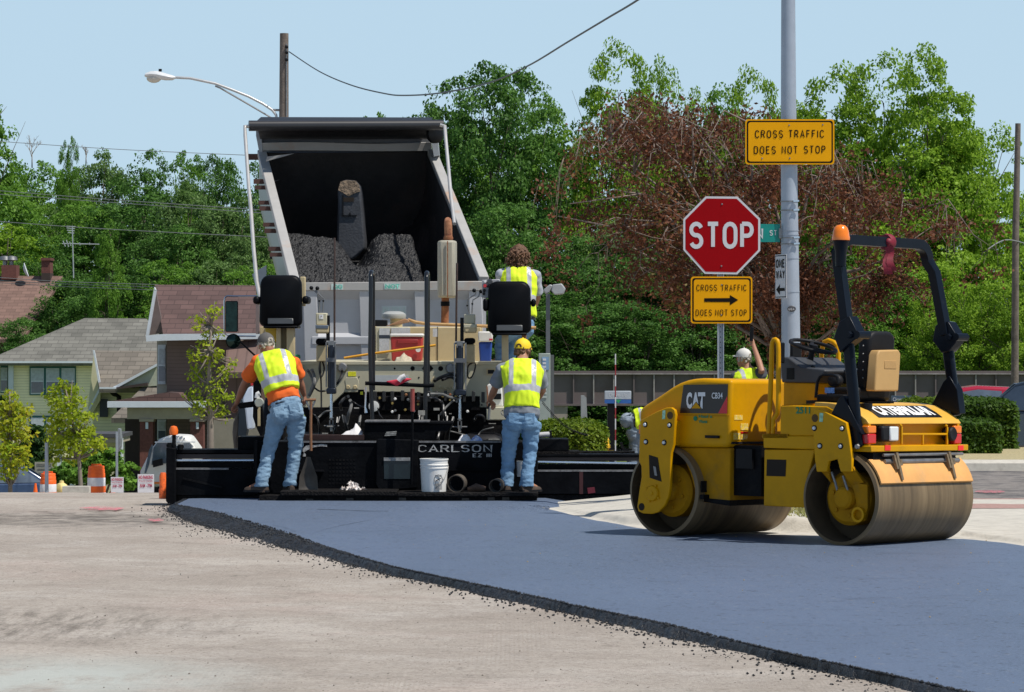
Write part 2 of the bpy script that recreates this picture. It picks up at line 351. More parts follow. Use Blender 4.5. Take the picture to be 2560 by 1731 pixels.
    for (u_, v_, rad, lo, col_, sc3, th) in ((60, 1700, 1.5, .45, (0.465, 0.491, 0.460), (1, .5, 1), .30), (120, 1560, 1.6, .52, (.11, .095, .08), (3.5, .5, 1), .45), (330, 1296, 2.2, .50, (.06, .055, .05), (1.2, 1.2, 1), .42), (90, 1290, 2.0, .52, (.08, .07, .06), (1, 1, 1), .42)):
        q_ = G(u_, v_); mp2 = n.new('ShaderNodeMapping'); mp2.inputs['Location'].default_value = (-q_.x, -q_.y, 0); l.new(tc.outputs['Object'], mp2.inputs[0]); v2 = n.new('ShaderNodeVectorMath'); v2.operation = 'LENGTH'; l.new(mp2.outputs[0], v2.inputs[0])
        k_ = nmath(n, l, 'MULTIPLY', nramp(n, l, v2.outputs['Value'], rad*.3, rad, 1, 0), nramp(n, l, nnoise(n, l, tc, 2.6, sc3, .2, det=8, rough=.7, loc=(u_*.1, 3, 0)), th, th+.22, 0, .85)); c = nmix(n, l, k_, c, col_)
    # black film swept off the mat near its edge and pale plaster-like smear low on the left
    l.new(c, b.inputs['Base Color']); b.inputs['Roughness'].default_value = .95; b.inputs['Specular IOR Level'].default_value = .2
    bp = n.new('ShaderNodeBump'); bp.inputs['Strength'].default_value = .8; bp.inputs['Distance'].default_value = .025
    h = nmath(n, l, 'ADD', nmath(n, l, 'MULTIPLY', fine, .5), nmath(n, l, 'ADD', mid, nmath(n, l, 'MULTIPLY', st.outputs['Fac'], .6)))
    l.new(h, bp.inputs['Height']); l.new(bp.outputs[0], b.inputs['Normal']); return m
def asphalt_mat():
    m, n, l, b, tc = nodes_of('fresh_asphalt')
    fine = nnoise(n, l, tc, 52, det=7, rough=.85); mid = nnoise(n, l, tc, .9, (1, .5, 1), det=7); big = nnoise(n, l, tc, .25, (1.4, .5, 1), loc=(2, 1, 0))
    c = nmix(n, l, nramp(n, l, fine, .35, .68), (.032, .044, .070), (.177, .236, .345))
    c = nmix(n, l, nramp(n, l, mid, .3, .7, .0, .35), c, (.068, .092, .145))
    c = nmix(n, l, nramp(n, l, big, .4, .62, .0, .45), c, (.122, .163, .25))
    vo = n.new('ShaderNodeTexVoronoi'); vo.inputs['Scale'].default_value = 38; l.new(tc.outputs['Object'], vo.inputs['Vector'])
    sx = n.new('ShaderNodeSeparateColor'); l.new(vo.outputs['Color'], sx.inputs[0])
    c = nmix(n, l, nramp(n, l, sx.outputs[0], .975, 1, 0, .6), c, (.20, .215, .24))
    c = nmix(n, l, nramp(n, l, sx.outputs[1], .94, 1, 0, .6), c, (.014, .016, .02))
    # thin roller-edge lines
    ln = nnoise(n, l, tc, 2.1, (.12, 1.5, 1), .25, det=3, rough=.4, loc=(0, .4, 0)); k = nmath(n, l, 'ABSOLUTE', nmath(n, l, 'SUBTRACT', ln, .5))
    c = nmix(n, l, nramp(n, l, k, .0, .006, .3, 0), c, (.02, .024, .032))
    l.new(c, b.inputs['Base Color']); b.inputs['Specular IOR Level'].default_value = .5
    l.new(nramp(n, l, mid, .3, .7, .50, .62), b.inputs['Roughness'])
    bp = n.new('ShaderNodeBump'); bp.inputs['Strength'].default_value = .45; bp.inputs['Distance'].default_value = .006
    l.new(nmath(n, l, 'ADD', fine, nmath(n, l, 'MULTIPLY', sx.outputs[1], .4)), bp.inputs['Height']); l.new(bp.outputs[0], b.inputs['Normal']); return m
M_DIRT = dirt_mat(); M_ASPH = asphalt_mat()
M_LOOSE = mat('loose_asphalt', (.012, .013, .016), rough=.4, var=.6, vs=40, bump=1., bs=90, spec=.6)
M_CONC = mat('kerb_concrete', (.50, .47, .41), rough=.9, var=.14, vs=6, dirt=(.22, .19, .16), ds=5, da=.22, bump=.3, bs=80)
M_DRY = mat('dry_grass_soil', (.40, .34, .19), rough=1, var=.3, vs=30, bump=.8, bs=60)
M_MILL = mat('milled_road', (.20, .18, .165), rough=.95, var=.3, vs=8, dirt=(.06, .06, .065), ds=2.5, da=.45, bump=.6, bs=50)
M_BRICKP = mat('brick_paving', (.36, .22, .19), rough=.9, var=.25, vs=20, bump=.3, bs=60)
def pink_mat():
    m, n, l, b, tc = nodes_of('pink_marking_paint'); z = nnoise(n, l, tc, 7, (1, .5, 1), det=8, rough=.75); b.inputs['Base Color'].default_value = (.60, .15, .19, 1); b.inputs['Roughness'].default_value = .9; l.new(nramp(n, l, z, .42, .60, 0, .85), b.inputs['Alpha']); return m
M_PINK = pink_mat()
M_GRASSF = mat('far_grass', (.10, .14, .04), rough=1, var=.35, vs=.6, bump=.5, bs=20)

def grid_sheet(name, xs, ys, zf, m):
    X, Y = np.meshgrid(xs, ys); Z = np.array([[zf(x, y) for x in xs] for y in ys])
    V = np.stack([X, Y, Z], -1).reshape(-1, 3); nx = len(xs); ny = len(ys)
    i, j = np.meshgrid(np.arange(ny-1), np.arange(nx-1), indexing='ij'); a = (i*nx+j).ravel()
    me = npmesh(name, V, np.stack([a, a+1, a+nx+1, a+nx], -1)); finish(me, m, 180)
    return link(bpy.data.objects.new(name, me))
def nz2(x, y, s): return noise.noise((x*s, y*s, .37))
def groundz(x, y): return gz(x, y)+(.012*nz2(x, y, .9)+.006*nz2(x, y, 3.1))*(1 if y < 60 else 2)
xs = np.unique(np.concatenate([np.linspace(-320, -12, 22), np.linspace(-12, 14, 105), np.linspace(14, 320, 22)]))
ys = np.unique(np.concatenate([np.linspace(1, 42, 165), np.linspace(42, 170, 60), np.linspace(170, 900, 14)]))
struct(grid_sheet('ground', xs, ys, groundz, M_DIRT))
# grassy ground of the yards down the hill, a sheet just above the dirt
struct(grid_sheet('yard_lawn', np.linspace(-320, 320, 41), np.linspace(96, 890, 60), lambda x, y: gz(x, y)+.09, M_GRASSF))

k5 = K(0, 1150, 1.8156); k6 = K(1280, 1150, 1.8156)
MATZ = .05
topE = [G(*k5(x, y), MATZ) for x, y in ((795, 203), (1000, 240), (1200, 300), (1350, 345), (1430, 378), (1600, 432), (1800, 490), (2000, 533))]
topE += [G(*k6(x, y), MATZ) for x, y in ((0, 597), (300, 665), (700, 745), (1200, 870), (1700, 975), (2060, 1055))]
botE = [G(*k5(x, y)) for x, y in ((775, 222), (900, 282), (1100, 340), (1250, 385), (1400, 418), (1600, 470), (1800, 522), (2000, 563))]
botE += [G(*k6(x, y)) for x, y in ((0, 637), (250, 690), (500, 745), (900, 840), (1300, 925), (1700, 1018), (1850, 1055))]
def interp(E):
    e = sorted(E, key=lambda p: p.y); yy = np.array([p.y for p in e]); xx = np.array([p.x for p in e])
    s0 = (xx[1]-xx[0])/(yy[1]-yy[0])
    return lambda y: float(np.interp(y, yy, xx)) if y >= yy[0] else float(xx[0]+s0*(y-yy[0]))
tX = interp(topE); bX = interp(botE)
kerbline = [G(1372, 1275), G(1565, 1318), G(1720, 1330), G(1983, 1337), G(2407, 1346), G(2560, 1366), Vector((6.5, 24.5, 0)), Vector((10.5, 22.5, 0)), Vector((22, 21.5, 0))]
def kerb_dist(x, y):                                        # distance in front of the kerb line, for the crossfall
    xx = [p.x for p in kerbline]; yy = [p.y for p in kerbline]
    return float(np.interp(x, xx, yy))-y if x > xx[0] else 9
def asphz(x, y):
    d = kerb_dist(x, y); f = smooth01(d/1.3)
    return .012+(MATZ-.012)*f+.003*nz2(x, y, 1.3)
def build_asphalt():
    ysr = np.concatenate([np.linspace(9, 30, 150), np.linspace(30.1, 35.9, 50)]); mb = MB(); rows = []
    for y in ysr:
        xl = tX(y)+.012*noise.noise((y*6, 1, 0)); xr = 24
        cols = [xl+(4.8-xl)*i/34 for i in range(35)]+[6, 9, 14, xr]
        rows.append([Vector((x, y, asphz(x, y) if i else MATZ-.006)) for i, x in enumerate(cols)])
    mb.loft(rows, False, 0, closed=False)
    er = []
    for y in np.concatenate([np.linspace(9, 14, 60), np.linspace(14.05, 35.2, 1100)]):
        a = tX(y); b = bX(y)-.05+.05*noise.noise((y*2.3, 4, 1))+.02*noise.noise((y*17, 4, 1)); r = []
        for i in range(9):
            t = i/8; x = b+(a-b)*t; z = MATZ*smooth01(t*1.15)-.004*(1-t)
            k = math.sin(math.pi*min(1, t+.1)); q = .010*noise.noise((x*11, y*11, 2))+.016*noise.noise((x*45, y*45, 5))+.012*noise.noise((x*95, y*95, 7))
            r.append(Vector((x+.02*noise.noise((y*14, 3, 1))*(1-t), y, max(-.01, z+q*k-(.004 if i == 8 else 0)))))
        er.append(r)
    mb.loft(er, False, 1, closed=False)
    o = mb.single('asphalt_road', [M_ASPH, M_LOOSE], kind='structure', smooth=180)
build_asphalt()
rng = random.Random(5); nrg = np.random.default_rng(5)
OCT = np.array([(1, 0, 0), (-1, 0, 0), (0, 1, 0), (0, -1, 0), (0, 0, 1), (0, 0, -1)], float); OCF = np.array([(0, 2, 4), (2, 1, 4), (1, 3, 4), (3, 0, 4), (2, 0, 5), (1, 2, 5), (3, 1, 5), (0, 3, 5)])
def stones(name, pts, sizes, m, label, cat):
    n = len(pts); V = OCT[None]*nrg.uniform(.55, 1.15, (n, 6, 1))*np.array(sizes)[:, None, None]
    a = nrg.uniform(0, 6.28, n); c, s = np.cos(a), np.sin(a); X = V[..., 0]*c[:, None]-V[..., 1]*s[:, None]; Y = V[..., 0]*s[:, None]+V[..., 1]*c[:, None]
    V = np.stack([X, Y, V[..., 2]*.75], -1)+np.array(pts)[:, None]
    me = npmesh(name, V.reshape(-1, 3), (OCF[None]+6*np.arange(n)[:, None, None]).reshape(-1, 3)); finish(me, m, 0)
    return tag(link(bpy.data.objects.new(name, me)), label, cat, kind='stuff')
pp, ss = [], []
for i in range(30000):
    y = 9+26.0*rng.random()**1.7; a = tX(y); b = bX(y); t = rng.gauss(.42, .36)
    if t > 1.05: continue
    x = b+(a-b)*t
    if rng.random() < .16: x = b-rng.expovariate(11); t = -1
    z = MATZ*smooth01(t*1.15)+.004 if t > 0 else .003
    pp.append((x, y, z)); ss.append(rng.uniform(.005, .016) if t > 0 else rng.uniform(.004, .014))
for i in range(420):
    u = rng.uniform(430, 900); v = 1262+abs(rng.gauss(0, 60)); p = G(u, v)
    if p.x < bX(p.y): pp.append((p.x, p.y, .001)); ss.append(rng.uniform(.003, .009))
stones('asphalt_crumbs', pp, ss, M_LOOSE, 'loose black asphalt crumbs along the edge of the new mat', 'asphalt crumbs')
pp, ss = [], []
for i in range(5200):                                       # rough uncompacted strip along the right of the platform
    u = 1640-560*abs(rng.gauss(0, .42)); v = rng.gauss(1270, 4.5)+abs(rng.gauss(0, 2)); p = G(u, v, .045); pp.append((p.x, p.y, asphz(p.x, p.y)-.001)); ss.append(rng.uniform(.003, .010))
stones('rough_asphalt', pp, ss, M_ASPH, 'rough uncompacted asphalt strip in front of the right end of the screed', 'asphalt')
pp, ss = [], []
for i in range(900):
    u = rng.uniform(-50, 2400); v = rng.uniform(1225, 1760); p = G(u, v)
    if p.x < bX(p.y)-.05: pp.append((p.x, p.y, groundz(p.x, p.y)-.0005)); ss.append(rng.choice((.003, .004, .005, .006, .009)))
stones('gravel', pp, ss, mat('gravel_stone', (.17, .145, .12), rough=.9, var=.5, vs=2), 'scattered dark grit and pebbles on the dusty milled road', 'gravel')

# stains and paint on the dirt: real thin patches
def blot(name, m, u, v, ru, rv, label=None, n=40, seed=0, z=.004, rag=.35):
    mb = MB(); ctr = G(u, v); pts = []
    for i in range(n):
        a = 2*math.pi*i/n; k = 1+rag*noise.noise((math.cos(a)*2+seed, math.sin(a)*2, seed*3.1))+rag*.6*noise.noise((math.cos(a)*6+seed, math.sin(a)*6, seed))
        pts.append(G(u+ru*k*math.cos(a), v+rv*k*math.sin(a)))
    for p in pts+[ctr]: p.z = groundz(p.x, p.y)+.014+z
    mb.add(pts+[ctr], [(i, (i+1) % n, n) for i in range(n)]); return struct(mb.single(name, m, smooth=180))
for i, (u, v, ru, rv) in enumerate(((255, 1271, 58, 5), (390, 1302, 20, 4))): blot('pink_paint_mark', M_PINK, u, v, ru, rv, seed=i+1)
M_SEAM = mat('seam_black', (.022, .027, .036), rough=.8, var=.4, vs=12)
for pts, w_ in (([(1402, 358), (1412, 345), (1440, 330), (1480, 316), (1540, 302), (1600, 290), (1650, 280), (1692, 272)], .012), ([(1440, 225), (1560, 229), (1660, 233), (1780, 234)], .018), ([(1240, 296), (1300, 310), (1350, 330)], .008)):
    mb = MB(); P3 = [G(*k5(x, y), MATZ) for x, y in pts]; sm = []
    for i in range(len(P3)-1): sm += [P3[i].lerp(P3[i+1], j/8) for j in range(8)]
    mb.loft([[Vector((p.x-.004, p.y+s_*w_*(1+1.2*noise.noise((p.x*9, p.y*9, 3))), asphz(p.x, p.y)+.004)) for s_ in (-1, 1)] for p in sm], False, closed=False); struct(mb.single('asphalt_seam', M_SEAM, smooth=180))
pp, ss = [], []
for i in range(70):
    p = G(rng.uniform(1000, 2560), rng.uniform(1300, 1731), MATZ)
    if p.x > tX(p.y)+.1: pp.append((p.x, p.y, asphz(p.x, p.y)+.003)); ss.append(rng.uniform(.003, .009))
stones('leaf_litter', pp, ss, mat('litter_tan', (.50, .36, .16), rough=.9, var=.5, vs=3), 'tiny tan leaf scraps and grit on the fresh asphalt', 'leaf scraps')

# kerb island on the right
def build_island():
    kx = [p.x for p in kerbline]; ky = [p.y for p in kerbline]; hs = [.02, .085, .15, .155, .06, .055, .055, .055, .055]; slo = [(ky[min(i+1, 8)]-ky[max(i-1, 0)])/(kx[min(i+1, 8)]-kx[max(i-1, 0)]) for i in range(9)]
    def hgt(x, y):                                          # gutter pan, rounded kerb face, concrete top: one cast surface
        d = (y-float(np.interp(x, kx, ky)))/math.sqrt(1+float(np.interp(x, kx, slo))**2)+.012*nz2(x, y, 1.7); h = float(np.interp(x, kx, hs))
        if x < kx[0]: d -= (kx[0]-x)*1.6
        if d < -.46: return -.06
        if d < 0: return .024+.002*nz2(x, y, 5)
        return .024+(h-.024)*math.sin(min(1, d/.11)*math.pi/2)+.004*nz2(x, y, 2.3)+0
    struct(grid_sheet('kerb', np.linspace(.2, 9, 300), np.concatenate([np.linspace(22, 28, 60), np.linspace(28.03, 34.9, 225)]), hgt, M_CONC))
    struct(grid_sheet('sidewalk', np.linspace(8.9, 24, 10), np.linspace(22.6, 33.2, 8), lambda x, y: .05, M_CONC))
    mb = MB(); mb.quad((3.5, 33.0, .058), (30, 33.0, .058), (30, 35.2, .050), (3.5, 35.2, .050)); struct(mb.single('brick_strip', M_BRICKP, smooth=0))
    struct(grid_sheet('crossing_road', np.linspace(2.2, 60, 40), np.linspace(35.2, 43.2, 14), lambda x, y: .03+.006*nz2(x, y, 2), M_MILL))
    mb = MB(); rows = []
    for x in np.linspace(2.2, 60, 40): rows.append([Vector((x, 43.1, .02)), Vector((x, 43.12, .13)), Vector((x, 43.2, .165)), Vector((x, 43.4, .17)), Vector((x, 43.46, .12))])
    mb.loft(rows, False, 0, closed=False); struct(mb.single('far_kerb', M_CONC, smooth=50))
    struct(grid_sheet('dry_verge', np.linspace(2.2, 60, 40), np.linspace(43.4, 49, 10), lambda x, y: .15+.01*nz2(x, y, 2), M_DRY))
build_island()
for u, v, a, b_ in ((2475, 1229, 38, 3.2), (1010, 1152, 1, 1)): 
    if a > 2:
        mb = MB(); pts = [G(u+a*(1+.2*noise.noise((i, 1, 2)))*math.cos(i*.21), v+b_*math.sin(i*.21), .045) for i in range(30)]
        mb.add(pts, [tuple(range(30))]); struct(mb.single('pink_paint_mark', M_PINK, smooth=0))
mb = MB()                                                  # tufts of dry grass on the island
for i in range(1500):
    x = rng.uniform(2.1, 4.0); y0 = float(np.interp(x, [p.x for p in kerbline], [p.y for p in kerbline]))+.24
    y = y0+rng.random()*2.2; a = rng.uniform(0, 3.14); h = rng.uniform(.02, .07); d = Vector((math.cos(a), math.sin(a), 0))*.012
    p = Vector((x, y, .1 if x > 3.3 else .14)); mb.add([p-d, p+d, p+Vector((rng.gauss(0, .02), rng.gauss(0, .02), h))], [(0, 1, 2)])
mb.single('dry_grass', leafmat('dry_blade', (.42, .36, .16), (.30, .33, .10)), 'short dry grass growing on the kerbed island', 'grass', kind='stuff', smooth=0)
# ------------------------------------------------------------------ tandem roller
YEL = mat('machine_yellow', (.62, .30, .001), rough=.38, var=.09, vs=3, dirt=(.36, .18, .012), ds=2.2, da=.22, spec=.16)
YELT = mat('glare_dust_yellow', (.66, .37, .05), rough=.45, var=.08, vs=3, dirt=(.72, .50, .20), ds=1.6, da=.30, spec=.4)  # sun glare on the hood top put into the pale colour, with dust
YELD = mat('machine_yellow_dusty', (.46, .215, .006), rough=.65, var=.15, vs=5, dirt=(.28, .16, .035), ds=3, da=.35, spec=.1)
BLKP = mat('black_paint', (.007, .0075, .009), rough=.4, var=.3, vs=5, spec=.15)
BLKM = mat('black_grime', (.006, .006, .007), rough=.6, var=.4, vs=8, dirt=(.028, .025, .022), ds=6, da=.25, bump=.3, bs=40, spec=.10)
RUB = mat('black_rubber', (.010, .010, .012), rough=.55, spec=.2, var=.2)
STEELD = mat('drum_steel', (.20, .135, .066), rough=.55, metal=.0, var=.12, vs=3, dirt=(.10, .075, .045), ds=2.2, da=.4, dsz=.25)
def drum_mat():
    m, n, l, b, tc = nodes_of('worn_drum_steel'); z = nnoise(n, l, tc, 5, (.02, 1, .02), det=8, rough=.7); z2 = nnoise(n, l, tc, 2.4, (.5, 1, .5), det=7, rough=.7, loc=(3, 1, 2))
    c = nmix(n, l, nramp(n, l, z, .3, .7), (.105, .066, .030), (.285, .20, .105)); c = nmix(n, l, nramp(n, l, z2, .45, .72, 0, .7), c, (.085, .06, .035)); z3 = nnoise(n, l, tc, 26, (.03, 1, .03), det=3); c = nmix(n, l, nramp(n, l, z3, .35, .65, .75, 1.1), (0., 0., 0.), c)
    l.new(c, b.inputs['Base Color']); l.new(nramp(n, l, z, .3, .7, .62, .42), b.inputs['Roughness']); b.inputs['Metallic'].default_value = .15; return m
STEELD = drum_mat()
DRUMIN = mat('drum_inside', (.075, .05, .025), rough=.8, var=.3, vs=6)
ORANGE = mat('orange_lens', (.85, .20, .01), rough=.2, spec=.7, var=.1)
REDL = mat('red_lens', (.55, .01, .015), rough=.25, spec=.7, var=.1)
WHITE = mat('white_paint', (.78, .78, .77), rough=.5, var=.05)
LENSW = mat('headlamp_glass', (.72, .74, .72), rough=.15, spec=.8, var=.08)
TANP = mat('tan_plastic', (.50, .30, .11), rough=.55, var=.06)
GREYP = mat('grey_plastic', (.045, .048, .055), rough=.5, var=.1)
CHROME = mat('bright_metal', (.62, .64, .68), rough=.2, metal=1, var=.1)
STEEL = mat('dull_steel', (.25, .25, .25), rough=.45, metal=.7, var=.25, vs=10)
GREEN = mat('green_decal', (.0, .22, .10), rough=.6, var=.2)
RW = R(137.0); RA0 = 27.18
rO = Vector(((2099-CX)*RA0/F, RA0, .05)); rU = Vector((math.cos(RW), math.sin(RW), 0)); rR = Vector((math.sin(RW), -math.cos(RW), 0))
roller = thing('tandem_roller', 'yellow tandem drum roller with black roll bar parked on the fresh asphalt', 'road roller', rO, RW)
roller.rotation_euler = (R(.9), 0, RW)
def rl(uv, t, z0=True):                                    # photo pixel on the plane at depth t across the roller -> (s, z)
    k = (uv[0]-CX)/F; s = (k*(rO.y+rR.y*t)-(rO.x+rR.x*t))/(rU.x-k*rU.y); D = rO.y+rR.y*t+rU.y*s
    return s, EYE-(uv[1]-YH)*D/F-.05+.0157*t
def rd(uv, s):                                             # photo pixel on the cross plane at s -> (t, z)
    k = (uv[0]-CX)/F; t = (k*(rO.y+rU.y*s)-(rO.x+rU.x*s))/(rR.x-k*rR.y); D = rO.y+rR.y*t+rU.y*s
    return t, EYE-(uv[1]-YH)*D/F-.05+.0157*t
def q(s, t, z): return Vector((s, -t, z))
def RP(uv, t): s, z = rl(uv, t); return q(s, t, z)
def RS(uv, s): t, z = rd(uv, s); return q(s, t, z)
kA = K(1540, 900, 3.273); kB = K(1880, 800, 4.007); kC = K(2020, 1100, 5.236); kD = K(1960, 760, 6.546); kE = K(1940, 540, 1.827); kV = K(0, 0, .9075)
L = lambda: MB(False)
DW = 1.4; RAD = .40; WB = math.hypot(*(Vector(((1642-CX)*28.46/F-rO.x, 28.46-rO.y))))
def across(pts, k, t0, t1): return [RP(k(*p), t0) for p in pts], Vector((0, -(t1-t0), 0))
def side(mb, pts, k, t0, t1, mi=None): a, e = across(pts, k, t0, t1); return mb.prism(a, e, mi)
for s0 in (0, WB):
    d = L(); c = q(s0, 0, RAD)
    d.lathe([(RAD-.03, .0), (RAD, .012), (RAD, DW-.012), (RAD-.03, DW)], c, (0, -1, 0), 72, cap=False)
    dr = d.part('drum', STEELD, roller, smooth=50)
    i_ = L(); i_.lathe([(RAD-.03, 0), (RAD-.035, .28), (.0001, .281)], c, (0, -1, 0), 48, cap=False); i_.lathe([(.0001, DW-.3), (RAD-.035, DW-.3), (RAD-.03, DW)], c, (0, -1, 0), 48, cap=False)
    i_.part('drum_inside', DRUMIN, dr)
    h = L(); h.lathe([(.0001, .10), (.20, .10), (.235, .13), (.235, .279)], c, (0, -1, 0), 32, cap=False)
    h.lathe([(.0001, .0), (.075, .0), (.095, .02), (.10, .10)], c+q(0, .02, 0), (0, -1, 0), 20, cap=False)
    for i in range(6):
        a = i*1.047+.3; h.cyl(c+q(.15*math.cos(a), .085, .15*math.sin(a)), c+q(.15*math.cos(a), .105, .15*math.sin(a)), .018, n=6)
    h.part('hub', YELD, dr)
# front module: hood, skirt
hd = L(); side(hd, [(178, 505), (176, 425), (195, 392), (240, 358), (350, 288), (450, 218), (505, 188), (560, 168), (620, 156), (690, 150), (930, 163), (922, 690), (890, 718), (440, 715), (430, 600)], kA, .06, 1.34)
hood = hd.part('hood', YEL, roller, bevel=.035, seg=3)
b = L(); side(b, [(177, 505), (440, 600), (440, 512), (178, 430)], kA, .05, .06); 
sk = L(); side(sk, [(445, 716), (925, 721), (925, 1190), (700, 1165), (655, 1120), (600, 930), (540, 790)], kA, .10, .95); sk.part('front_frame', YELD, roller, bevel=.012)
gr = L(); side(gr, [(640, 1115), (700, 1160), (926, 1195), (926, 1150), (820, 1140), (700, 1130)], kA, .094, .7); gr.part('grease_patch', BLKM, roller)
rc = L(); x0, z0 = rl(kA(930, 700), .1); rc.box(x0-.30, x0+.02, -1.2, -.16, .38, z0-.0); rc.part('articulation_housing', BLKM, roller)
# rear face of the hood: join strip, decals
ln = L(); s_h, _ = rl(kA(925, 300), .06); ln.box(s_h-.006, s_h+.3, -1.3, -.09, z0+.012, z0+.032); ln.part('hood_seal', RUB, roller)
hz = L(); s1, z1 = rl(kA(585, 715), .06); hz.box(rl(kA(920, 440), .06)[0], rl(kA(500, 440), .06)[0], -.0605, -.0535, rl(kA(700, 452), .06)[1]-.006, rl(kA(700, 452), .06)[1]); hz.part('panel_seam', YELD, hood)
hl = L(); p = RP(kA(730, 640), .052); p2 = RP(kA(838, 620), .052); hl.box(p2.x, p.x, -.06, -.03, p.z, p2.z); hl.part('latch_handle', BLKP, hood, bevel=.004)
def decal(name, pts, k, t, m, parent, th=.003): mb = L(); a, e = across(pts, k, t, t+th); mb.prism(a, e); return mb.part(name, m, parent, smooth=0)
def sidetext(body, k, x0, y0, x1, y1, t, m, parent, bold=0., slant=0.):      # lettering on the near side
    a = RP(k(x0, y1), t); b_ = RP(k(x1, y1), t); c = RP(k(x0, y0), t)
    return text(body, a, (b_-a), Vector((0, 0, 1)), (b_-a).length, c.z-a.z, m, parent, off=.0025, bold=bold, world=False)
DECB = mat('black_decal', (.012, .012, .013), rough=.3, var=.1)
dc = decal('maker_decal', [(540, 205), (902, 200), (897, 440), (512, 435)], kA, .054, DECB, hood)
sidetext('C', kA, 566, 266, 612, 400, .053, WHITE, dc, bold=.05); sidetext('A', kA, 612, 266, 672, 400, .053, WHITE, dc, bold=.05); sidetext('T', kA, 660, 266, 720, 400, .053, WHITE, dc, bold=.05)
decal('triangle_mark', [(598, 401), (644, 340), (692, 401)], kA, .0485, DECB, dc, .002); decal('triangle_mark', [(606, 398), (644, 348), (684, 398)], kA, .046, YEL, dc, .002)
sidetext('CB34', kA, 773, 268, 862, 318, .053, WHITE, dc, bold=.015)
decal('red_slash', [(897, 300), (897, 440), (868, 439), (825, 439)], kA, .0515, mat('decal_red', (.62, .012, .03), rough=.35), dc, .002)
sidetext('Haul a', kA, 668, 450, 778, 475, .054, GREEN, hood, bold=.03); sidetext('Waste', kA, 668, 492, 738, 518, .054, GREEN, hood, bold=.03)
mb = L(); c = RP(kA(640, 480), .056); mb.lathe([(.0001, .004), (.022, .003), (.022, 0)], c, (0, 1, 0), 16); mb.part('round_decal', GREEN, hood)
STK = mat('warning_sticker', (.80, .55, .05), rough=.5, var=.25, vs=40, dirt=(.75, .72, .6), ds=60, da=.4)
for (xa, ya, xb, yb) in ((957, 452, 1025, 492), (1010, 520, 1070, 575), (955, 598, 1008, 652), (1015, 610, 1065, 652)):
    ta, za = rd(kA(xa, yb), s_h); tb, zb = rd(kA(xb, ya), s_h); mb = L(); mb.box(s_h-.003, s_h+.01, -tb, -ta, za, zb); mb.part('warning_sticker', STK, hood, smooth=0)
ta, za = rd(kA(1012, 602), s_h); tb, zb = rd(kA(1070, 588), s_h); mb = L(); mb.box(s_h-.004, s_h+.01, -tb, -ta, za, zb); mb.part('warning_sticker', REDL, hood, smooth=0)
ln_ = L(); c = RP(kA(1010, 800), .2); ln_.box(s_h-.2, s_h-.02, -.42, -.12, .62, z0-.03); ln_.part('work_lamp_recess', BLKP, roller); ln_ = L(); ln_.lathe([(.0001, .0), (.05, .01), (.06, .04)], q(s_h-.21, .24, z0-.16), (1, 0, 0), 16); ln_.part('work_lamp', mat('dark_lens', (.02, .02, .025), rough=.08, spec=.9), roller)
# yokes: front plate, rear plate with crank down to the hub
fy = L(); side(fy, [(190, 495), (330, 420), (400, 392), (440, 390), (468, 410), (476, 450), (470, 500), (462, 690), (442, 760), (440, 840), (438, 1040), (425, 1120), (395, 1190), (345, 1245), (290, 1262), (220, 1258), (180, 1240), (170, 1200), (185, 1080), (203, 960), (200, 870), (180, 830), (182, 700)], kA, -.055, -.02)
fyo = fy.part('front_yoke', YEL, roller, bevel=.006)
mb = L(); side(mb, [(188, 700), (460, 700), (470, 500), (190, 500)], kA, -.025, .11); mb.part('yoke_spacer', YEL, fyo)
mb = L(); side(mb, [(262, 778), (335, 800), (350, 900), (368, 998), (270, 965)], kA, -.058, -.052); mb.part('yoke_opening', mat('deep_recess', (.02, .012, .006), rough=.9), fyo)
mb = L(); side(mb, [(298, 870), (318, 876), (330, 950), (310, 945)], kA, -.066, -.059); mb.part('hose', STEEL, fyo)
mb = L(); c = RP(kA(298, 1092), -.055); mb.lathe([(.0001, .022), (.062, .022), (.070, .012), (.070, 0)], c, (0, 1, 0), 24); mb.lathe([(.0001, .03), (.02, .028), (.02, .02)], c, (0, 1, 0), 12)
for i in range(4): a = i*1.57+.5; cc = c+q(.08*math.cos(a), 0, .08*math.sin(a)); mb.cyl(cc, cc+q(0, -.014, 0), .011, n=6)
mb.part('hub_cover', YEL, fyo)
mb = L(); c = RP(kA(207, 1203), -.0565); mb.lathe([(.0001, .001), (.034, .001), (.034, 0)], c, (0, 1, 0), 20); mb.part('tow_hole', MATS['deep_recess'], fyo)
def bolts(pts, k, t, parent):
    for p in pts:
        c = RP(k(*p), t); mb = L(); mb.lathe([(.0001, .017), (.014, .017), (.016, .008), (.016, .004)], c, (0, 1, 0), 6); bo = mb.part('bolt', WHITE, parent, smooth=20)
        mb = L(); mb.lathe([(.0001, .004), (.026, .004), (.026, 0)], c, (0, 1, 0), 16); mb.part('washer', BLKP, bo)
bolts([(231, 530), (430, 535), (238, 671), (388, 677)], kA, -.055, fyo)
mb = L(); c = RP(kA(432, 455), -.0562); mb.lathe([(.0001, .001), (.034, .001), (.034, 0)], c, (0, 1, 0), 20); mb.part('lifting_eye', mat('eye_shadow', (.10, .05, .01), rough=.8), fyo)
STKG = mat('green_white_sticker', (.35, .62, .42), rough=.5, var=.5, vs=60)
decal('sticker', [(370, 415), (393, 413), (390, 485), (367, 485)], kA, -.058, STKG, fyo)
mb = L(); side(mb, [(178, 530), (190, 530), (190, 605), (178, 605)], kA, .0, .055); mb.part('marker_lamp', ORANGE, roller)
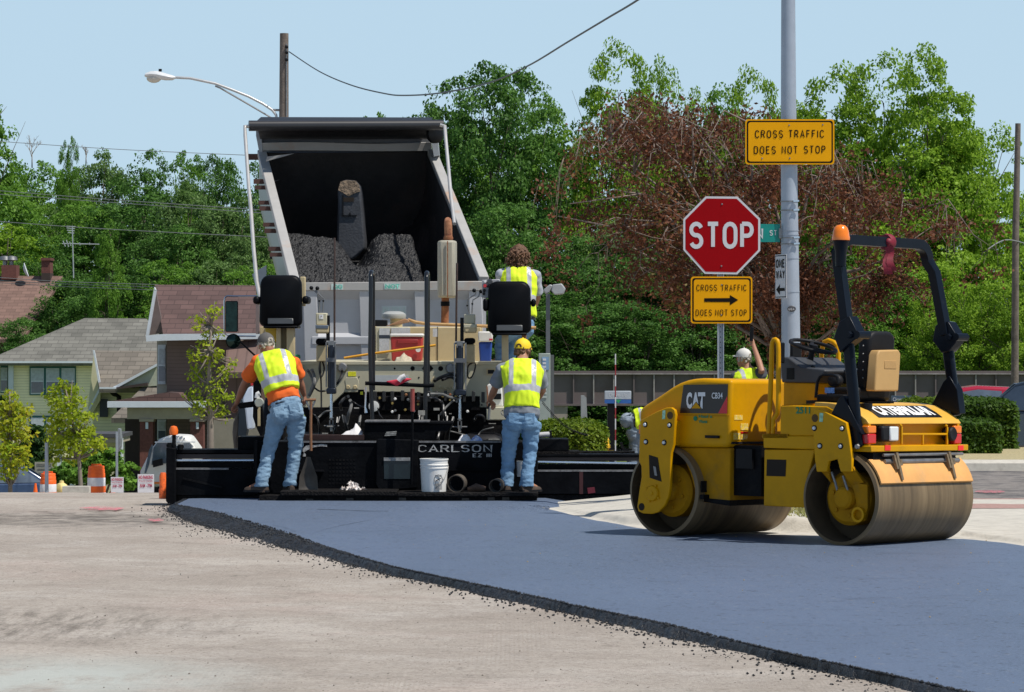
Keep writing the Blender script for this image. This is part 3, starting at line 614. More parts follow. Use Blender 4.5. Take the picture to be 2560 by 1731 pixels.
ry = L(); side(ry, [(600, 905), (640, 893), (690, 905), (930, 1030), (960, 1180), (990, 1380), (985, 1523), (880, 1523), (845, 1395), (760, 1418), (740, 1523), (640, 1523), (620, 1400), (605, 1210), (600, 1080)], kB, -.055, -.02)
ryo = ry.part('rear_yoke', YEL, roller, bevel=.006)
bolts([(615, 1085), (893, 1088), (672, 1264), (880, 1266)], kB, -.055, ryo)
mb = L(); side(mb, [(640, 1280), (900, 1280), (920, 1030), (640, 930)], kB, -.025, .08); mb.part('yoke_spacer', YEL, ryo)
mb = L(); c = RP(kB(618, 985), -.0562); mb.lathe([(.0001, .001), (.034, .001), (.034, 0)], c, (0, 1, 0), 20); mb.part('lifting_eye', MATS['eye_shadow'], ryo)
decal('sticker', [(664, 932), (700, 935), (696, 1022), (662, 1022)], kB, -.058, STKG, ryo)
ar = L()
def strip(p0, p1, p2, p3, th=.03):
    ar.prism([p0, p1, p2, p3], (0, -th, 0))
a = [RP(kC(100, 350), -.045), RP(kC(245, 350), -.045), RP(kC(290, 560), .07), RP(kC(215, 470), .07)]; ar.prism(a, (0, -.03, 0))
a = [RP(kC(395, 350), -.045), RP(kC(565, 350), -.045), RP(kC(720, 560), .08), RP(kC(560, 600), .08)]; ar.prism(a, (0, -.03, 0))
ar.part('yoke_arm', YELD, ryo)
ar = L(); side(ar, [(560, 560), (770, 590), (775, 880), (740, 1060), (600, 1085), (520, 1050), (640, 900), (600, 700)], kC, .08, .11); ar.part('hub_plate', YELD, ryo)
ar = L(); c = RP(kC(672, 980), .078); ar.lathe([(.045, .03), (.066, .03), (.066, 0), (.045, 0), (.045, .03)], c, (0, 1, 0), 20, cap=False); ar.part('tow_ring', YEL, ryo)
ar = L()
for pts in ([(300, 420), (350, 560), (400, 740), (440, 800)], [(450, 470), (500, 620), (540, 740), (560, 790)]): ar.tube([RP(kC(*p), .03+.01*i) for i, p in enumerate(pts)], .011, 8)
ar.part('hydraulic_hose', STEEL, ryo)
# rear module body, step, rear hood
bd = L(); side(bd, [(100, 1165), (345, 1165), (640, 1165), (990, 1165), (990, 1290), (640, 1300), (105, 1285)], kB, .04, 1.36); body = bd.part('step_box', YEL, roller, bevel=.008)
bd = L(); side(bd, [(1205, 735), (1620, 735), (1560, 960), (1560, 1212), (1205, 1195)], kA, .05, 1.30); lo = bd.part('lower_body', YEL, roller, bevel=.008)
mb = L(); side(mb, [(1228, 815), (1385, 818), (1380, 955), (1225, 950)], kA, .046, .052); mb.part('side_opening', MATS['deep_recess'], lo)
bd = L(); side(bd, [(272, 1165), (272, 862), (400, 858), (735, 868), (990, 1000), (990, 1165)], kB, .055, 1.345); ub = bd.part('upper_body', YEL, roller, bevel=.008)
sidetext('2511', kB, 428, 872, 570, 940, .052, GREEN, ub, bold=.03)
st = L(); 
for i in range(26):
    p = RP(kB(105+i*9.4, 1150), .045); st.box(p.x-.012, p.x+.012, -.08, -.04, p.z-.03, p.z+.004)
p0, p1 = RP(kB(100, 1150), .045), RP(kB(347, 1150), .045); st.box(p1.x, p0.x, -.30, -.05, p0.z-.028, p0.z-.004); st.part('step_tread', YELD, roller)
s_floor = .62; fl = L(); p0 = RP(kB(275, 862), .05); p1 = RP(kB(900, 862), .05); fl.box(s_floor, p0.x, -1.33, -.07, p0.z-.05, p0.z+.006); fl.part('platform_floor', BLKM, roller)
# dash pedestal and console
dp = L(); T0, T1 = .35, 1.0; side(dp, [(300, 860), (300, 625), (625, 632), (612, 800), (606, 862)], kB, T0, T1); dp.part('dash_pedestal', YEL, roller, bevel=.01)
dn = L(); side(dn, [(282, 628), (262, 380), (300, 372), (345, 378), (470, 470), (640, 490), (712, 500), (716, 525), (628, 634)], kB, T0-.03, T1+.03); dash = dn.part('dash_console', GREYP, roller, bevel=.015)
p = RP(kB(370, 540), T0-.03); mb = L(); mb.box(p.x-.04, p.x+.04, -T0+.02, -T0+.035, p.z-.05, p.z+.05); mb.part('switch_panel', BLKP, dash)
for t_, x_, y_, r_ in ((.5, 400, 395, .05), (.66, 440, 415, .04), (.55, 480, 440, .03), (.8, 500, 440, .035), (.42, 590, 470, .02)):
    c = RP(kB(x_, y_+18), t_); mb = L(); mb.lathe([(r_, -.02), (r_, .02), (r_*.8, .028), (.0001, .028)], c, (-.45, 0, .9), 16); mb.part('gauge', BLKP if r_ < .04 else RUB, dash)
mb = L(); pc = RP(kB(595, 265), .62); pb = RP(kB(555, 460), .62); mb.tube([pb, pb.lerp(pc, .5), pc+(pc-pb)*.02], [.03, .026, .022], 12); col = mb.part('steering_column', RUB, roller)
sw = L(); ax = ((pc-pb).normalized()+Vector((-.06, .03, .12))).normalized(); a_ = ax.orthogonal().normalized(); b_ = ax.cross(a_); rw = .205
sw.tube([pc+(a_*math.cos(i*.2094)+b_*math.sin(i*.2094))*rw for i in range(31)], .0165, 10, cap=False)
for i in range(3): sw.bar(pc-ax*.012, pc+(a_*math.cos(i*2.094+.5)+b_*math.sin(i*2.094+.5))*rw, .03, .012)
sw.lathe([(.0001, .02), (.04, .015), (.045, -.03)], pc, ax, 14); sw.part('steering_wheel', RUB, roller)
# grab rails
for t_, pts in ((.1, [(155, 1140), (165, 900), (175, 560), (180, 270), (185, 225), (200, 200), (215, 197), (232, 208), (242, 240), (246, 300), (248, 560), (252, 780), (245, 940), (205, 1000), (200, 1140)]), (1.25, [(660, 740), (672, 620), (680, 350), (690, 260), (705, 222), (750, 205), (800, 225), (835, 260), (848, 330), (856, 600)])):
    mb = L(); mb.tube([RP(kB(*p), t_) for p in pts], .0215, 10); mb.part('grab_rail', YEL, roller)
mb = L(); mb.tube([RP(kB(*p), .25) for p in [(625, 780), (640, 620), (668, 570), (700, 555), (800, 555), (838, 575), (850, 640)]], .014, 8); mb.part('armrest_bar', BLKP, roller)
for t_, x_ in ((.2, 250), (.95, 420)):
    mb = L(); p = RP(kB(x_, 330), t_); mb.box(p.x-.015, p.x+.015, -t_-.07, -t_+.07, p.z-.09, p.z+.09); mb.bar(p+Vector((0, 0, -.08)), p+Vector((0, 0, -.2)), .02); mb.part('mirror', BLKP, roller, bevel=.008)
# rear hood
s_r = -.25
_, ztop = rd(kB(1300, 1010), s_r); _, zmid = rd(kB(1300, 1045), s_r); _, zfr = rl(kB(1130, 850), .35); _, zbr = rd(kB(1300, 1260), s_r)
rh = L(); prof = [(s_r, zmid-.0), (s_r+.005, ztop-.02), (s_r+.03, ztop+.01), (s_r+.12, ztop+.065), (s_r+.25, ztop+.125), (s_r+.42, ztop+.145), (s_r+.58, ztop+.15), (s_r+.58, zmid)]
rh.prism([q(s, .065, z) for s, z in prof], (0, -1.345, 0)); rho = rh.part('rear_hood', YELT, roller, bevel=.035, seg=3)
rb = L(); rb.box(s_r+.1, s_r+.58, -1.38, -.07, zbr, zmid+.004); rb.part('rear_bulkhead', YEL, roller)
rb = L(); rb.box(s_r+.001, s_r+.1, -1.385, -1.355, zbr-.0, zmid); rb.part('rear_cheek', YEL, roller); rb = L(); rb.box(s_r+.001, s_r+.1, -.09, -.06, zbr, zmid); rb.part('rear_cheek', YEL, roller)
bb = L(); bb.box(s_r-.05, s_r+.45, -1.45, -.03, zbr-.052, zbr); bumper = bb.part('rear_bumper', YEL, roller, bevel=.006)
for x in (1347, 2080):
    t_, z_ = rd(kB(x, 1283), s_r-.05); mb = L(); mb.box(s_r-.056, s_r-.04, -t_-.04, -t_+.04, z_-.022, z_+.022); mb.part('red_reflector', mat('reflector_red', (.85, .02, .015), rough=.3), bumper)
g = L()
def rbar(x0, y0, x1, y1, w_=.018): g.bar(RS(kB(x0, y0), s_r), RS(kB(x1, y1), s_r), w_, w_)
rbar(1487, 1250, 1487, 1070); rbar(1487, 1065, 1470, 1050); rbar(1944, 1250, 1944, 1075); rbar(1944, 1070, 1930, 1055); rbar(1487, 1145, 1944, 1145); rbar(1700, 1150, 1700, 1255)
g.part('lamp_guard', YEL, roller, bevel=.004)
for xa, xb in ((1143, 1226), (2010, 2082)):
    for y0, y1, m_ in ((1060, 1140, ORANGE), (1140, 1245, REDL)):
        ta, za = rd(kB(xa, y1), s_r); tb, zb = rd(kB(xb, y0), s_r); mb = L(); mb.box(s_r-.012, s_r+.06, -tb, -ta, za+.001, zb-.001); mb.part('tail_lamp', m_, roller, bevel=.01)
ta, za = rd(kB(1270, 1222), s_r); tb, zb = rd(kB(1430, 1062), s_r); mb = L(); mb.box(s_r-.03, s_r+.08, -tb, -ta, za, zb); hl_ = mb.part('headlamp', RUB, roller, bevel=.02)
ta, za = rd(kB(1335, 1215), s_r); tb, zb = rd(kB(1420, 1068), s_r); mb = L(); mb.box(s_r-.045, s_r-.02, -tb, -ta, za, zb); mb.part('headlamp_lens', LENSW, hl_, bevel=.012)
mb = L(); t_, z_ = rd(kB(1985, 1145), s_r); mb.lathe([(.0001, .02), (.05, .03), (.062, .02), (.062, -.06)], q(s_r, t_, z_), (-1, 0, 0), 20); mb.part('headlamp', RUB, roller)
# lettering plate on the sloped top
def hoodpt(uv):                                            # photo pixel on the sloped hood top
    best = None
    for i in range(200):
        s = s_r+.02+i*.0018; t_, z_ = rd(uv, s); zz = np.interp(s, [a for a, _ in prof[2:7]], [b for _, b in prof[2:7]])
        if best is None or abs(z_-zz) < best[0]: best = (abs(z_-zz), s, t_)
    return best[1], best[2]
def hz_(s): return float(np.interp(s, [a for a, _ in prof[2:7]], [b for _, b in prof[2:7]]))
def on_hood(s, t_, o=.004): return q(s, t_, hz_(s)+o)
sa, sb = s_r+.05, s_r+.24; ta, tb = .27, 1.20
mb = L(); rows = [[on_hood(sa+(sb-sa)*i/8, ta+(tb-ta)*j/2) for j in range(3)] for i in range(9)]; mb.loft(rows, False, closed=False); pl = mb.part('name_plate', DECB, rho, smooth=180)
tx = text('CATERPILLAR', (0, 0, 0), (1, 0, 0), (0, 1, 0), 1, 1, WHITE, pl, off=0, bold=.045, world=False)
for v in tx.data.vertices:
    s = sa+.022+(sb-sa-.044)*v.co.y; v.co = on_hood(s, ta+.06+(tb-ta-.12)*v.co.x, .010)
tx.data.update()
# seat, document box
s_d = rl(kB(1340, 500), .74)[0]
s_b = s_d+.10; tA, zA = rd(kB(1165, 815), s_b); tB, zB = rd(kB(1432, 118), s_b)
sp0 = L(); pl_ = [(tA+.03, zA), (tA+.0, zA+.12), (tA+.005, zB-.16)]+[(tA+.10-.10*math.cos(R(a)), zB-.10+.10*math.sin(R(a))) for a in (15, 35, 55, 75, 90)]+[(tB-.10+.10*math.cos(R(a)), zB-.10+.10*math.sin(R(a))) for a in (90, 70, 50, 30, 10)]+[(tB, zB-.16), (tB, zA+.12), (tB-.03, zA)]
sp0.prism([q(s_b+.05*(zB-z)/(zB-zA), t, z) for t, z in pl_], (.13, 0, 0)); sb_ = sp0.part('seat_back', RUB, roller, bevel=.035, seg=4)
mb = L(); p = RP(kB(1250, 810), .75); mb.box(s_b+.05, s_b+.55, -1.0, -.52, zA+.0, zA+.12); mb.part('seat_cushion', RUB, roller, bevel=.03, seg=3)
mb = L(); mb.box(s_b-.02, s_b+.45, -.95, -.57, zA-.09, zA); mb.part('seat_base', BLKM, roller)
bx = L(); pa = RS(kB(1215, 715), s_d); pb_ = RS(kB(1455, 715), s_d); pc_ = RS(kB(1475, 340), s_d); pd_ = RS(kB(1240, 350), s_d); bx.prism([pa, pb_, pc_, pc_+Vector((0, .03, .035)), pd_+Vector((0, -.03, .04)), pd_], (.10, 0, 0)); bxo = bx.part('manual_box', TANP, roller, bevel=.014, seg=3)
mb = L(); pa = RS(kB(1310, 490), s_d-.002); pb_ = RS(kB(1430, 410), s_d-.002); mb.box(s_d-.004, s_d+.01, pb_.y, pa.y, pa.z, pb_.z); mb.part('box_panel', mat('tan_plastic_dark', (.44, .26, .095), rough=.6), bxo, bevel=.003)
mb = L(); 
for i in range(5): mb = L(); mb.ball(q(s_b+.07, tA-.005, zA+.2+i*.07), .008, nu=8, nv=6); mb.part('seat_stud', STEEL, sb_)
mb = L(); p = RP(kB(1120, 850), .3); mb.lathe([(.06, 0), (.065, .06), (.0001, .065)], p+Vector((0, 0, -.05)), n=18); mb.part('tank_cap', BLKP, roller)
mb = L(); mb.bar(RP(kB(530, 825), .12), RP(kB(835, 815), .3), .03); mb.part('pedal_bar', BLKM, roller)
mb = L(); mb.box(rl(kB(870, 700), .2)[0]-.05, rl(kB(640, 760), .2)[0], -.40, -.18, RP(kB(700, 800), .2).z-.02, RP(kB(700, 745), .2).z); mb.part('arm_console', BLKM, roller, bevel=.02)
mb = L(); mb.ball(RP(kB(820, 610), .35), .075, .06, .06); mb.part('joystick_boot', RUB, roller)
mb = L(); mb.box(*sorted((RP(kB(715, 715), .3).x, RP(kB(790, 715), .3).x)), -.33, -.3, RP(kB(750, 735), .3).z, RP(kB(750, 680), .3).z); mb.part('rag', mat('blue_white_cloth', (.2, .35, .7), rough=.9, var=.4, vs=30), roller)
# roll bar
NB = mat('rollbar_black', (.005, .008, .014), rough=.3, var=.2, spec=.14, dirt=(.05, .05, .05), ds=6, da=.12)
def beam(pts, wd, hd_, name, parent=roller):
    mb = L(); n = len(pts); rings = []
    T = [(pts[min(i+1, n-1)]-pts[max(i-1, 0)]).normalized() for i in range(n)]
    for i, p in enumerate(pts):
        a = Vector((1, 0, 0)); a = (a-T[i]*a.dot(T[i])).normalized(); b = T[i].cross(a); rings.append([p+a*wd/2*x+b*hd_/2*y for x, y in ((-1, -1), (1, -1), (1, 1), (-1, 1))])
    mb.loft(rings); return mb.part(name, NB, parent, bevel=.022, seg=3)
tl = [(330, 470), (262, 150), (258, 122), (266, 102), (290, 94)]
n0 = RP(kE(322, 545), .05); topn = RP(kE(268, 160), .05); tf = RP(kE(700, 122), 1.3); f1 = RP(kE(768, 545), 1.40)
zt = RP(kE(420, 112), .4).z; st_ = topn.x
rc_ = .16; tl0, tr0 = .055, 1.36; lo0 = RP(kE(712, 260), 1.39)
def arcpt(tc_, a): return q(st_, tc_+rc_*math.cos(R(a)), zt-rc_+rc_*math.sin(R(a)))
ptsn = [n0, topn]+[arcpt(tl0+rc_, a) for a in (165, 150, 135, 120, 105, 90)]+[arcpt(tr0-rc_, a) for a in (90, 75, 60, 45, 30, 15, 5)]+[lo0, f1]
beam(ptsn, .08, .085, 'roll_bar')
def leg(piv, base, t_, gus):
    a = RP(piv, t_); b = RP(base, t_); beam([a, b], .10, .06, 'roll_bar_leg')
    mb = L(); pv, e = [RP(kB(*g_), t_-.045) for g_ in gus], (0, -.09, 0); mb.prism(pv, e); mb.part('gusset', NB, roller, bevel=.005)
leg(kB(935, 140), kB(1055, 1280), .03, [(780, 940), (860, 780), (900, 760), (1000, 960), (1090, 1150), (960, 1050)])
leg(kB(1930, 180), kB(2035, 960), 1.43, [(1780, 865), (1900, 620), (1960, 560), (2040, 700), (2070, 940)])
for k, t_, pl_ in ((kB, .03, [(800, 170), (850, 20), (950, -40), (1035, 130), (1020, 190), (930, 260), (860, 330)]), (kB, 1.43, [(1790, 210), (1815, 60), (1880, 10), (1945, 20), (2030, 160), (2020, 230), (1950, 320), (1880, 330)])):
    mb = L(); mb.prism([RP(k(*p), t_-.055) for p in pl_], (0, -.12, 0)); h_ = mb.part('hinge_plate', NB, roller, bevel=.006)
    c = RP(k(*((960, 150) if t_ < 1 else (1955, 172))), t_-.06); mb = L(); mb.lathe([(.0001, .03), (.028, .03), (.032, 0)], c, (0, 1, 0), 6); mb.lathe([(.035, -.16), (.035, .0)], c+Vector((-.07, 0, 0)), (0, 1, 0), 12); mb.part('hinge_pin', NB, h_, smooth=20)
mb = L(); c = RP(kB(1050, 1270), -.01); mb.lathe([(.0001, .02), (.02, .02), (.024, 0)], c, (0, 1, 0), 6); mb.part('bolt', STEEL, roller)
# warning lamp
c = q(st_+.0, .02, 0); pb = RP(kE(283, 140), .0); pt = RP(kE(283, 112), .0); pq = RP(kE(283, 40), .0)
mb = L(); mb.lathe([(.045, -.22), (.05, -.1), (.06, -.05), (.072, 0), (.0001, 0)], pt, n=20); be = mb.part('beacon_mount', NB, roller)
mb = L(); hh = pq.z-pt.z; mb.lathe([(.076, 0), (.078, hh*.15), (.072, hh*.3), (.068, hh*.55), (.055, hh*.8), (.035, hh*.95), (.0001, hh)], pt+Vector((0, 0, .002)), n=24); mb.part('beacon_lens', ORANGE, be)
# spray bar, scraper
sc1 = L(); z_ = [rd(kC(900, 535), -.34)[1], rd(kC(900, 345), -.3)[1]]
th = [R(180-a) for a in (18, 26, 34, 42, 52)]
rows = []
for a in th:
    rr_ = RAD+.012; rows.append([q(rr_*math.cos(a), .04, RAD+rr_*math.sin(a)), q(rr_*math.cos(a), DW-.02, RAD+rr_*math.sin(a))])
rows += [[p+Vector((-.012, 0, .012)) for p in r] for r in rows[::-1]]; n_ = len(rows); sc1.loft([[r[0] for r in rows], [r[1] for r in rows]]); sc1.part('drum_scraper', mat('dusty_orange_plate', (.66, .33, .10), rough=.7, var=.12, dirt=(.50, .30, .14), ds=4, da=.4), roller)
sr = L(); zb_ = rd(kC(1000, 200), -.28)[1]
sr.tube([q(-.3, .2+.01*i*0, zb_), q(-.3, 1.36, zb_)], .013, 8); sr.tube([q(-.3, .22, zb_-.055), q(-.3, 1.30, zb_-.055)], .02, 8)
sr.part('spray_bar', STEEL, roller)
for x in (1150, 1840):
    t_, _ = rd(kC(x, 300), -.34); mb = L(); mb.bar(q(-.335, t_, zb_+.02), q(-.40, t_, zb_-.21), .03, .02); mb.bar(q(-.33, t_-.03, zb_), q(-.37, t_-.03, zb_-.12), .024); mb.bar(q(-.33, t_+.06, zb_-.04), q(-.34, t_+.06, zb_-.09), .03); mb.part('scraper_bracket', mat('rusty_bracket', (.20, .15, .09), rough=.6, metal=.4, var=.4, vs=20), roller)
mb = L(); mb.box(-.27, .5, -1.3, -.1, zb_-.13, zbr-.06); mb.part('rear_frame', BLKM, roller)
mb = L(); mb.box(WB-.42, WB-.41, -1.36, -.03, .40, .50); mb.bar(q(WB-.43, .02, .36), q(WB-.43, 1.38, .36), .04); mb.part('drum_scraper', BLKM, roller)
# ribbon tied to the bar
RIB = mat('red_ribbon', (.19, .003, .018), rough=.6, var=.25, vs=30)
mb = MB(); M_ = rootmat(roller); c = M_ @ q(st_, .765, zt)
mb.lathe([(.07, -.035), (.078, 0), (.07, .035)], c, rR, 12); mb.ball(c+Vector((0, -.06, -.0)), .035, .03, .035)
for dx, ln_ in ((-.012, .25), (.02, .22)):
    mb.loft([[c+Vector((dx+w_*(.5+.1*i)+.012*math.sin(i*1.3), -.075+.02*math.sin(i), -.03-ln_*i/6)) for w_ in (-.035, .035)] for i in range(7)]+[], False, closed=False)
mb.single('ribbon', RIB, 'dark red ribbon tied round the top of the black roll bar', 'ribbon', smooth=60)
# ------------------------------------------------------------------ dump truck with raised bed
TWH = mat('truck_pale_paint', (.43, .435, .455), rough=.5, var=.06, vs=3, dirt=(.34, .27, .20), ds=2.5, da=.16, dsz=.5)
TDK = mat('bed_inside_steel', (.016, .013, .013), rough=.6, var=.5, vs=3, dirt=(.055, .030, .022), ds=1.3, da=.3, bump=.3, bs=20)
TARP = mat('black_tarp', (.014, .014, .016), rough=.5, var=.2, bump=.3, bs=12)
RUST = mat('rusty_steel', (.24, .085, .035), rough=.85, var=.4, vs=14, dirt=(.36, .20, .09), ds=9, da=.4, bump=.3, bs=60)
LIPM = mat('rust_stained_lip', (.38, .37, .355), rough=.5, var=.08, dirt=(.45, .22, .09), ds=1.6, da=.28)
FADEG = mat('faded_decal', (.50, .60, .58), rough=.6, var=.12, vs=8)
TEAL = mat('teal_decal', (.10, .46, .36), rough=.6, var=.3, vs=12)
MIRR = mat('mirror_glass', (.012, .032, .026), rough=.06, metal=.6, var=.6, vs=9)
def bp(mb, k, x0, y0, x1, y1, D, dep, mi=None):
    a = k(x0, y0); b = k(x1, y1); return mb.pbox(a[0], b[0], a[1], b[1], D, dep, mi)
def pp_(mb, k, pts, D, dep, mi=None): return mb.prism([P(*k(x, y), D) for x, y in pts], (0, dep, 0), mi)
def pts_(k, pts, D): return [P(*k(x, y), D) for x, y in pts]
ID = lambda x, y: (x, y)
truck = thing('dump_truck', 'pale grey dump truck with its black lined bed raised behind the paver', 'dump truck', (-1.8, 42.5, 0))
A = P(736, 705, 41.5); B = P(1207, 700, 41.9); Ct = P(660, 380, 46.2); Dt = P(1080, 382, 46.6)
Wv = (B-A); WID = Wv.length; wx = Wv.normalized(); Lv = ((Ct+Dt)-(A+B))/2; BL = Lv.length; lx = Lv.normalized(); up_ = wx.cross(lx).normalized(); lx = up_.cross(wx).normalized()
def bed(x, y, z): return A+wx*(x*WID)+lx*y+up_*z         # x 0..1 across, y along the bed floor, z from the rails
DEP = 1.35
# inside skin of the tub: rounded lower corners
prof = [(0, 0), (0, -.55), (.015, -.85), (.07, -1.12), (.17, -1.28), (.30, -DEP), (.70, -DEP), (.83, -1.28), (.93, -1.12), (.985, -.85), (1, -.55), (1, 0)]
mb = MB(); mb.loft([[bed(.03+.94*x, y, z) for x, z in prof] for y in (.0, BL*.5, BL+.04)], False, closed=False); tub = mb.part('bed_lining', TDK, truck, smooth=50)
mb = MB(); mb.loft([[bed(-.012+1.024*x, y, z*1.04-(.0 if i not in (0, len(prof)-1) else 0)) for i, (x, z) in enumerate(prof)] for y in (0, BL)], False, closed=False); outer = mb.part('bed_shell', mat('bed_side_green_reflect', (.15, .17, .145), rough=.4, var=.1, vs=2), truck, smooth=50)  # green reflected by the bed side is mixed into its grey colour
for x0 in (0, 1):                                         # top rails
    mb = MB(); a = bed(x0-.002 if x0 == 0 else x0+.002, -.05, .02); mb.bar(a, bed(x0, BL*.985, .02), .13, .10, up=up_); mb.part('bed_rail', LIPM, truck, bevel=.012)
RB = mat('rust_brown_bracket', (.085, .04, .032), rough=.8, var=.3)
for (y0, y1) in ((385, 400), (448, 460), (464, 474), (502, 512), (516, 527), (557, 567), (572, 583), (617, 628), (632, 642)):
    t = 1-(y0-385)/320; D = 41.5+4.6*t; mb = MB(); x1 = 660+(1-t)*78; w0 = 26+8*(1-t); mb.pbox(x1-w0-14, x1-4, y0, y1, D, .05); mb.part('ladder_rung', RB, truck)
# headboard, cab shield, tarp
mb = MB(); hb = [bed(-.01+1.02*x, BL-.01, z*1.03) for x, z in prof]; mb.prism(hb, lx*.06); mb.part('headboard', TDK, truck)
mb = MB(); a, b = P(654, 358, 46.0), P(1078, 358, 46.5); c, d = P(656, 377, 46.05), P(1079, 378, 46.55); rows = []
for i in range(13):
    t = i/12; s_ = .02*math.sin(t*7); rows.append([a.lerp(b, t)+Vector((0, 0, s_*.6)), c.lerp(d, t)+Vector((0, -.02, s_*.2)), c.lerp(d, t)+Vector((0, .1, -.005)), a.lerp(b, t)+Vector((0, .12, .02))])
mb.loft(rows); mb.part('headboard_lip', LIPM, truck)
mb = MB(); mb.prism([P(648, 345, 46.1), P(1082, 345, 46.6), P(1076, 360, 46.6), P(655, 360, 46.1)], (0, .06, 0)); mb.part('shield_strip', mat('dark_grey_steel', (.09, .095, .105), rough=.5), truck)
mb = MB(); pf = [(642, 302, 0.), (645, 310, -.05), (652, 330, .05), (656, 346, .2)]
for z0 in (0,):
    rows = []
    for t in np.linspace(0, 1, 15):
        sag = .018*math.sin(t*9)+.03*math.sin(t*math.pi)
        rows.append([P(640+t*438, 303+t*1, 45.5+.5*t)+Vector((0, .9, .12)), P(640+t*438, 304+t*0, 45.3+.5*t), P(643+t*435, 313, 45.1+.5*t)+Vector((0, 0, -sag*.4)), P(646+t*430, 330, 45.2+.5*t)+Vector((0, 0, -sag)), P(650+t*428, 348, 45.9+.5*t)])
    mb.loft(rows, False, closed=False)
mb.part('tarp', TARP, truck, smooth=80)
mb = MB(); mb.tube([P(622, 315, 45.0), P(1108, 313, 45.5)], .075, 12); mb.part('tarp_roller', mat('dark_roller', (.03, .03, .033), rough=.35), truck)
for pts in ([(640, 305), (650, 318), (655, 358), (657, 395), (650, 392), (640, 340)], [(1078, 320), (1094, 345), (1098, 388), (1085, 392), (1079, 360)]):
    mb = MB(); mb.prism([P(u, v, 46.0) for u, v in pts], (0, .5, 0)); mb.part('cab_shield_side', mat('grey_shield', (.30, .32, .34), rough=.5), truck)
mb = MB(); mb.lathe([(.0001, .02), (.10, .02), (.13, .0), (.13, -.06)], P(1090, 336, 45.7), (.6, -.8, 0), 20); mb.part('tarp_motor', BLKP, truck)
for pts in ([(635, 315), (612, 317), (613, 340), (622, 470), (627, 520), (634, 620), (642, 705), (655, 770)], [(1100, 313), (1112, 316), (1114, 345), (1121, 420), (1127, 490), (1136, 560)]):
    mb = MB(); n = len(pts); mb.tube([P(u, v, 45.0-3.0*max(0, (v-320))/400) for u, v in pts], .026, 10); mb.part('tarp_arm', mat('aluminium_arm', (.62, .60, .57), rough=.35, metal=.5, var=.1, dirt=(.4, .25, .15), ds=4, da=.2), truck)
for k_, pts in ((ID, [(735, 384), (712, 391), (664, 404), (668, 392)]), (ID, [(698, 450), (682, 455), (672, 461), (672, 456)])):
    mb = MB(); mb.prism([P(u, v, 45.3) for u, v in pts], (0, .03, 0)); mb.part('inner_brace', mat('brace_grey', (.28, .27, .26), rough=.6), truck)
# hoist housing
k2 = K(560, 280, 3.273); yh = BL-.75
mb = MB(); D = 45.2; mb.prism(pts_(k2, [(930, 650), (950, 570), (1000, 555), (1080, 562), (1110, 600), (1120, 660), (1128, 740), (1155, 1060), (1150, 1120), (1090, 1180), (1045, 1215), (1000, 1190), (920, 1110), (932, 740)], D), (0, .7, 0))
dog = mb.part('hoist_housing', mat('dusty_dark_steel', (.045, .048, .056), rough=.6, var=.25, bump=.3, bs=30), truck, bevel=.03)
mb = MB(); mb.prism(pts_(k2, [(934, 640), (952, 572), (1000, 558), (1078, 565), (1106, 600), (1114, 650), (1060, 668), (1020, 690)], D-.02), (0, .03, 0)); mb.part('dirt_crust', mat('dried_crust', (.22, .16, .11), rough=1, var=.7, vs=20, bump=1, bs=30), dog)
mb = MB(); mb.prism(pts_(k2, [(976, 700), (1062, 700), (1062, 735), (976, 735)], D-.015), (0, .02, 0)); mb.part('access_slot', MATS['deep_recess'], dog)
mb = MB(); mb.bar(*pts_(k2, [(972, 680), (972, 855)], D-.015), .02); mb.bar(*pts_(k2, [(972, 850), (1085, 850)], D-.015), .02); mb.bar(*pts_(k2, [(1030, 825), (1030, 850)], D-.015), .02); mb.part('access_panel_edge', BLKP, dog)
# tailgate
TG = 41.4; tg = MB(); tg.pbox(700, 1215, 722, 912, TG+.06, .06); tgo = tg.part('tailgate', TWH, truck)
def tgy(u): return TG+.0006*(u-700)
mb = MB(); mb.prism([P(722, 707, TG-.05), P(1216, 703, TG-.05), P(1216, 727, TG-.05), P(722, 727, TG-.05)], (0, .16, 0)); tgb = mb.part('tailgate_top_beam', LIPM, tgo, bevel=.008)
for u0, u1, v1 in ((757, 792, 906), (898, 922, 905), (1036, 1062, 905), (1172, 1204, 905)):
    mb = MB(); mb.prism([P(u0, 727, TG-.03), P(u1, 727, TG-.03), P(u1+6, 906, TG+.0), P(u0+5, 906, TG+.0)], (0, .12, 0)); mb.part('tailgate_rib', TWH, tgo, bevel=.008)
mb = MB(); a = [(790, 727), (1175, 727), (1175, 750), (790, 750)]; mb.prism([P(790, 727, TG-.04), P(1175, 727, TG-.04), P(1175, 750, TG+.062), P(790, 750, TG+.062)], (0, .02, 0)); mb.part('tailgate_slant', TWH, tgo)
mb = MB(); mb.prism([P(780, 835, TG+.058), P(1180, 835, TG+.058), P(1180, 842, TG-.02), P(1180, 862, TG-.02), P(780, 862, TG-.02), P(780, 842, TG-.02)], (0, .02, 0)) if False else mb.add([P(780, 833, TG+.06), P(1180, 833, TG+.06), P(1180, 843, TG-.02), P(780, 843, TG-.02), P(780, 861, TG-.02), P(1180, 861, TG-.02), P(780, 863, TG+.06), P(1180, 863, TG+.06)], [(0, 3, 2, 1), (3, 4, 5, 2), (4, 6, 7, 5), (0, 6, 4, 3), (1, 2, 5, 7)])
mb.part('tailgate_lower_beam', TWH, tgo, bevel=.005)
def dec_text(body, u0, v0, u1, v1, D, m, par, bold=.0):
    a = P(u0, v1, D); b = P(u1, v0, D); return text(body, a, (1, 0, 0), (0, 0, 1), b.x-a.x, b.z-a.z, m, par, off=.004, bold=bold)
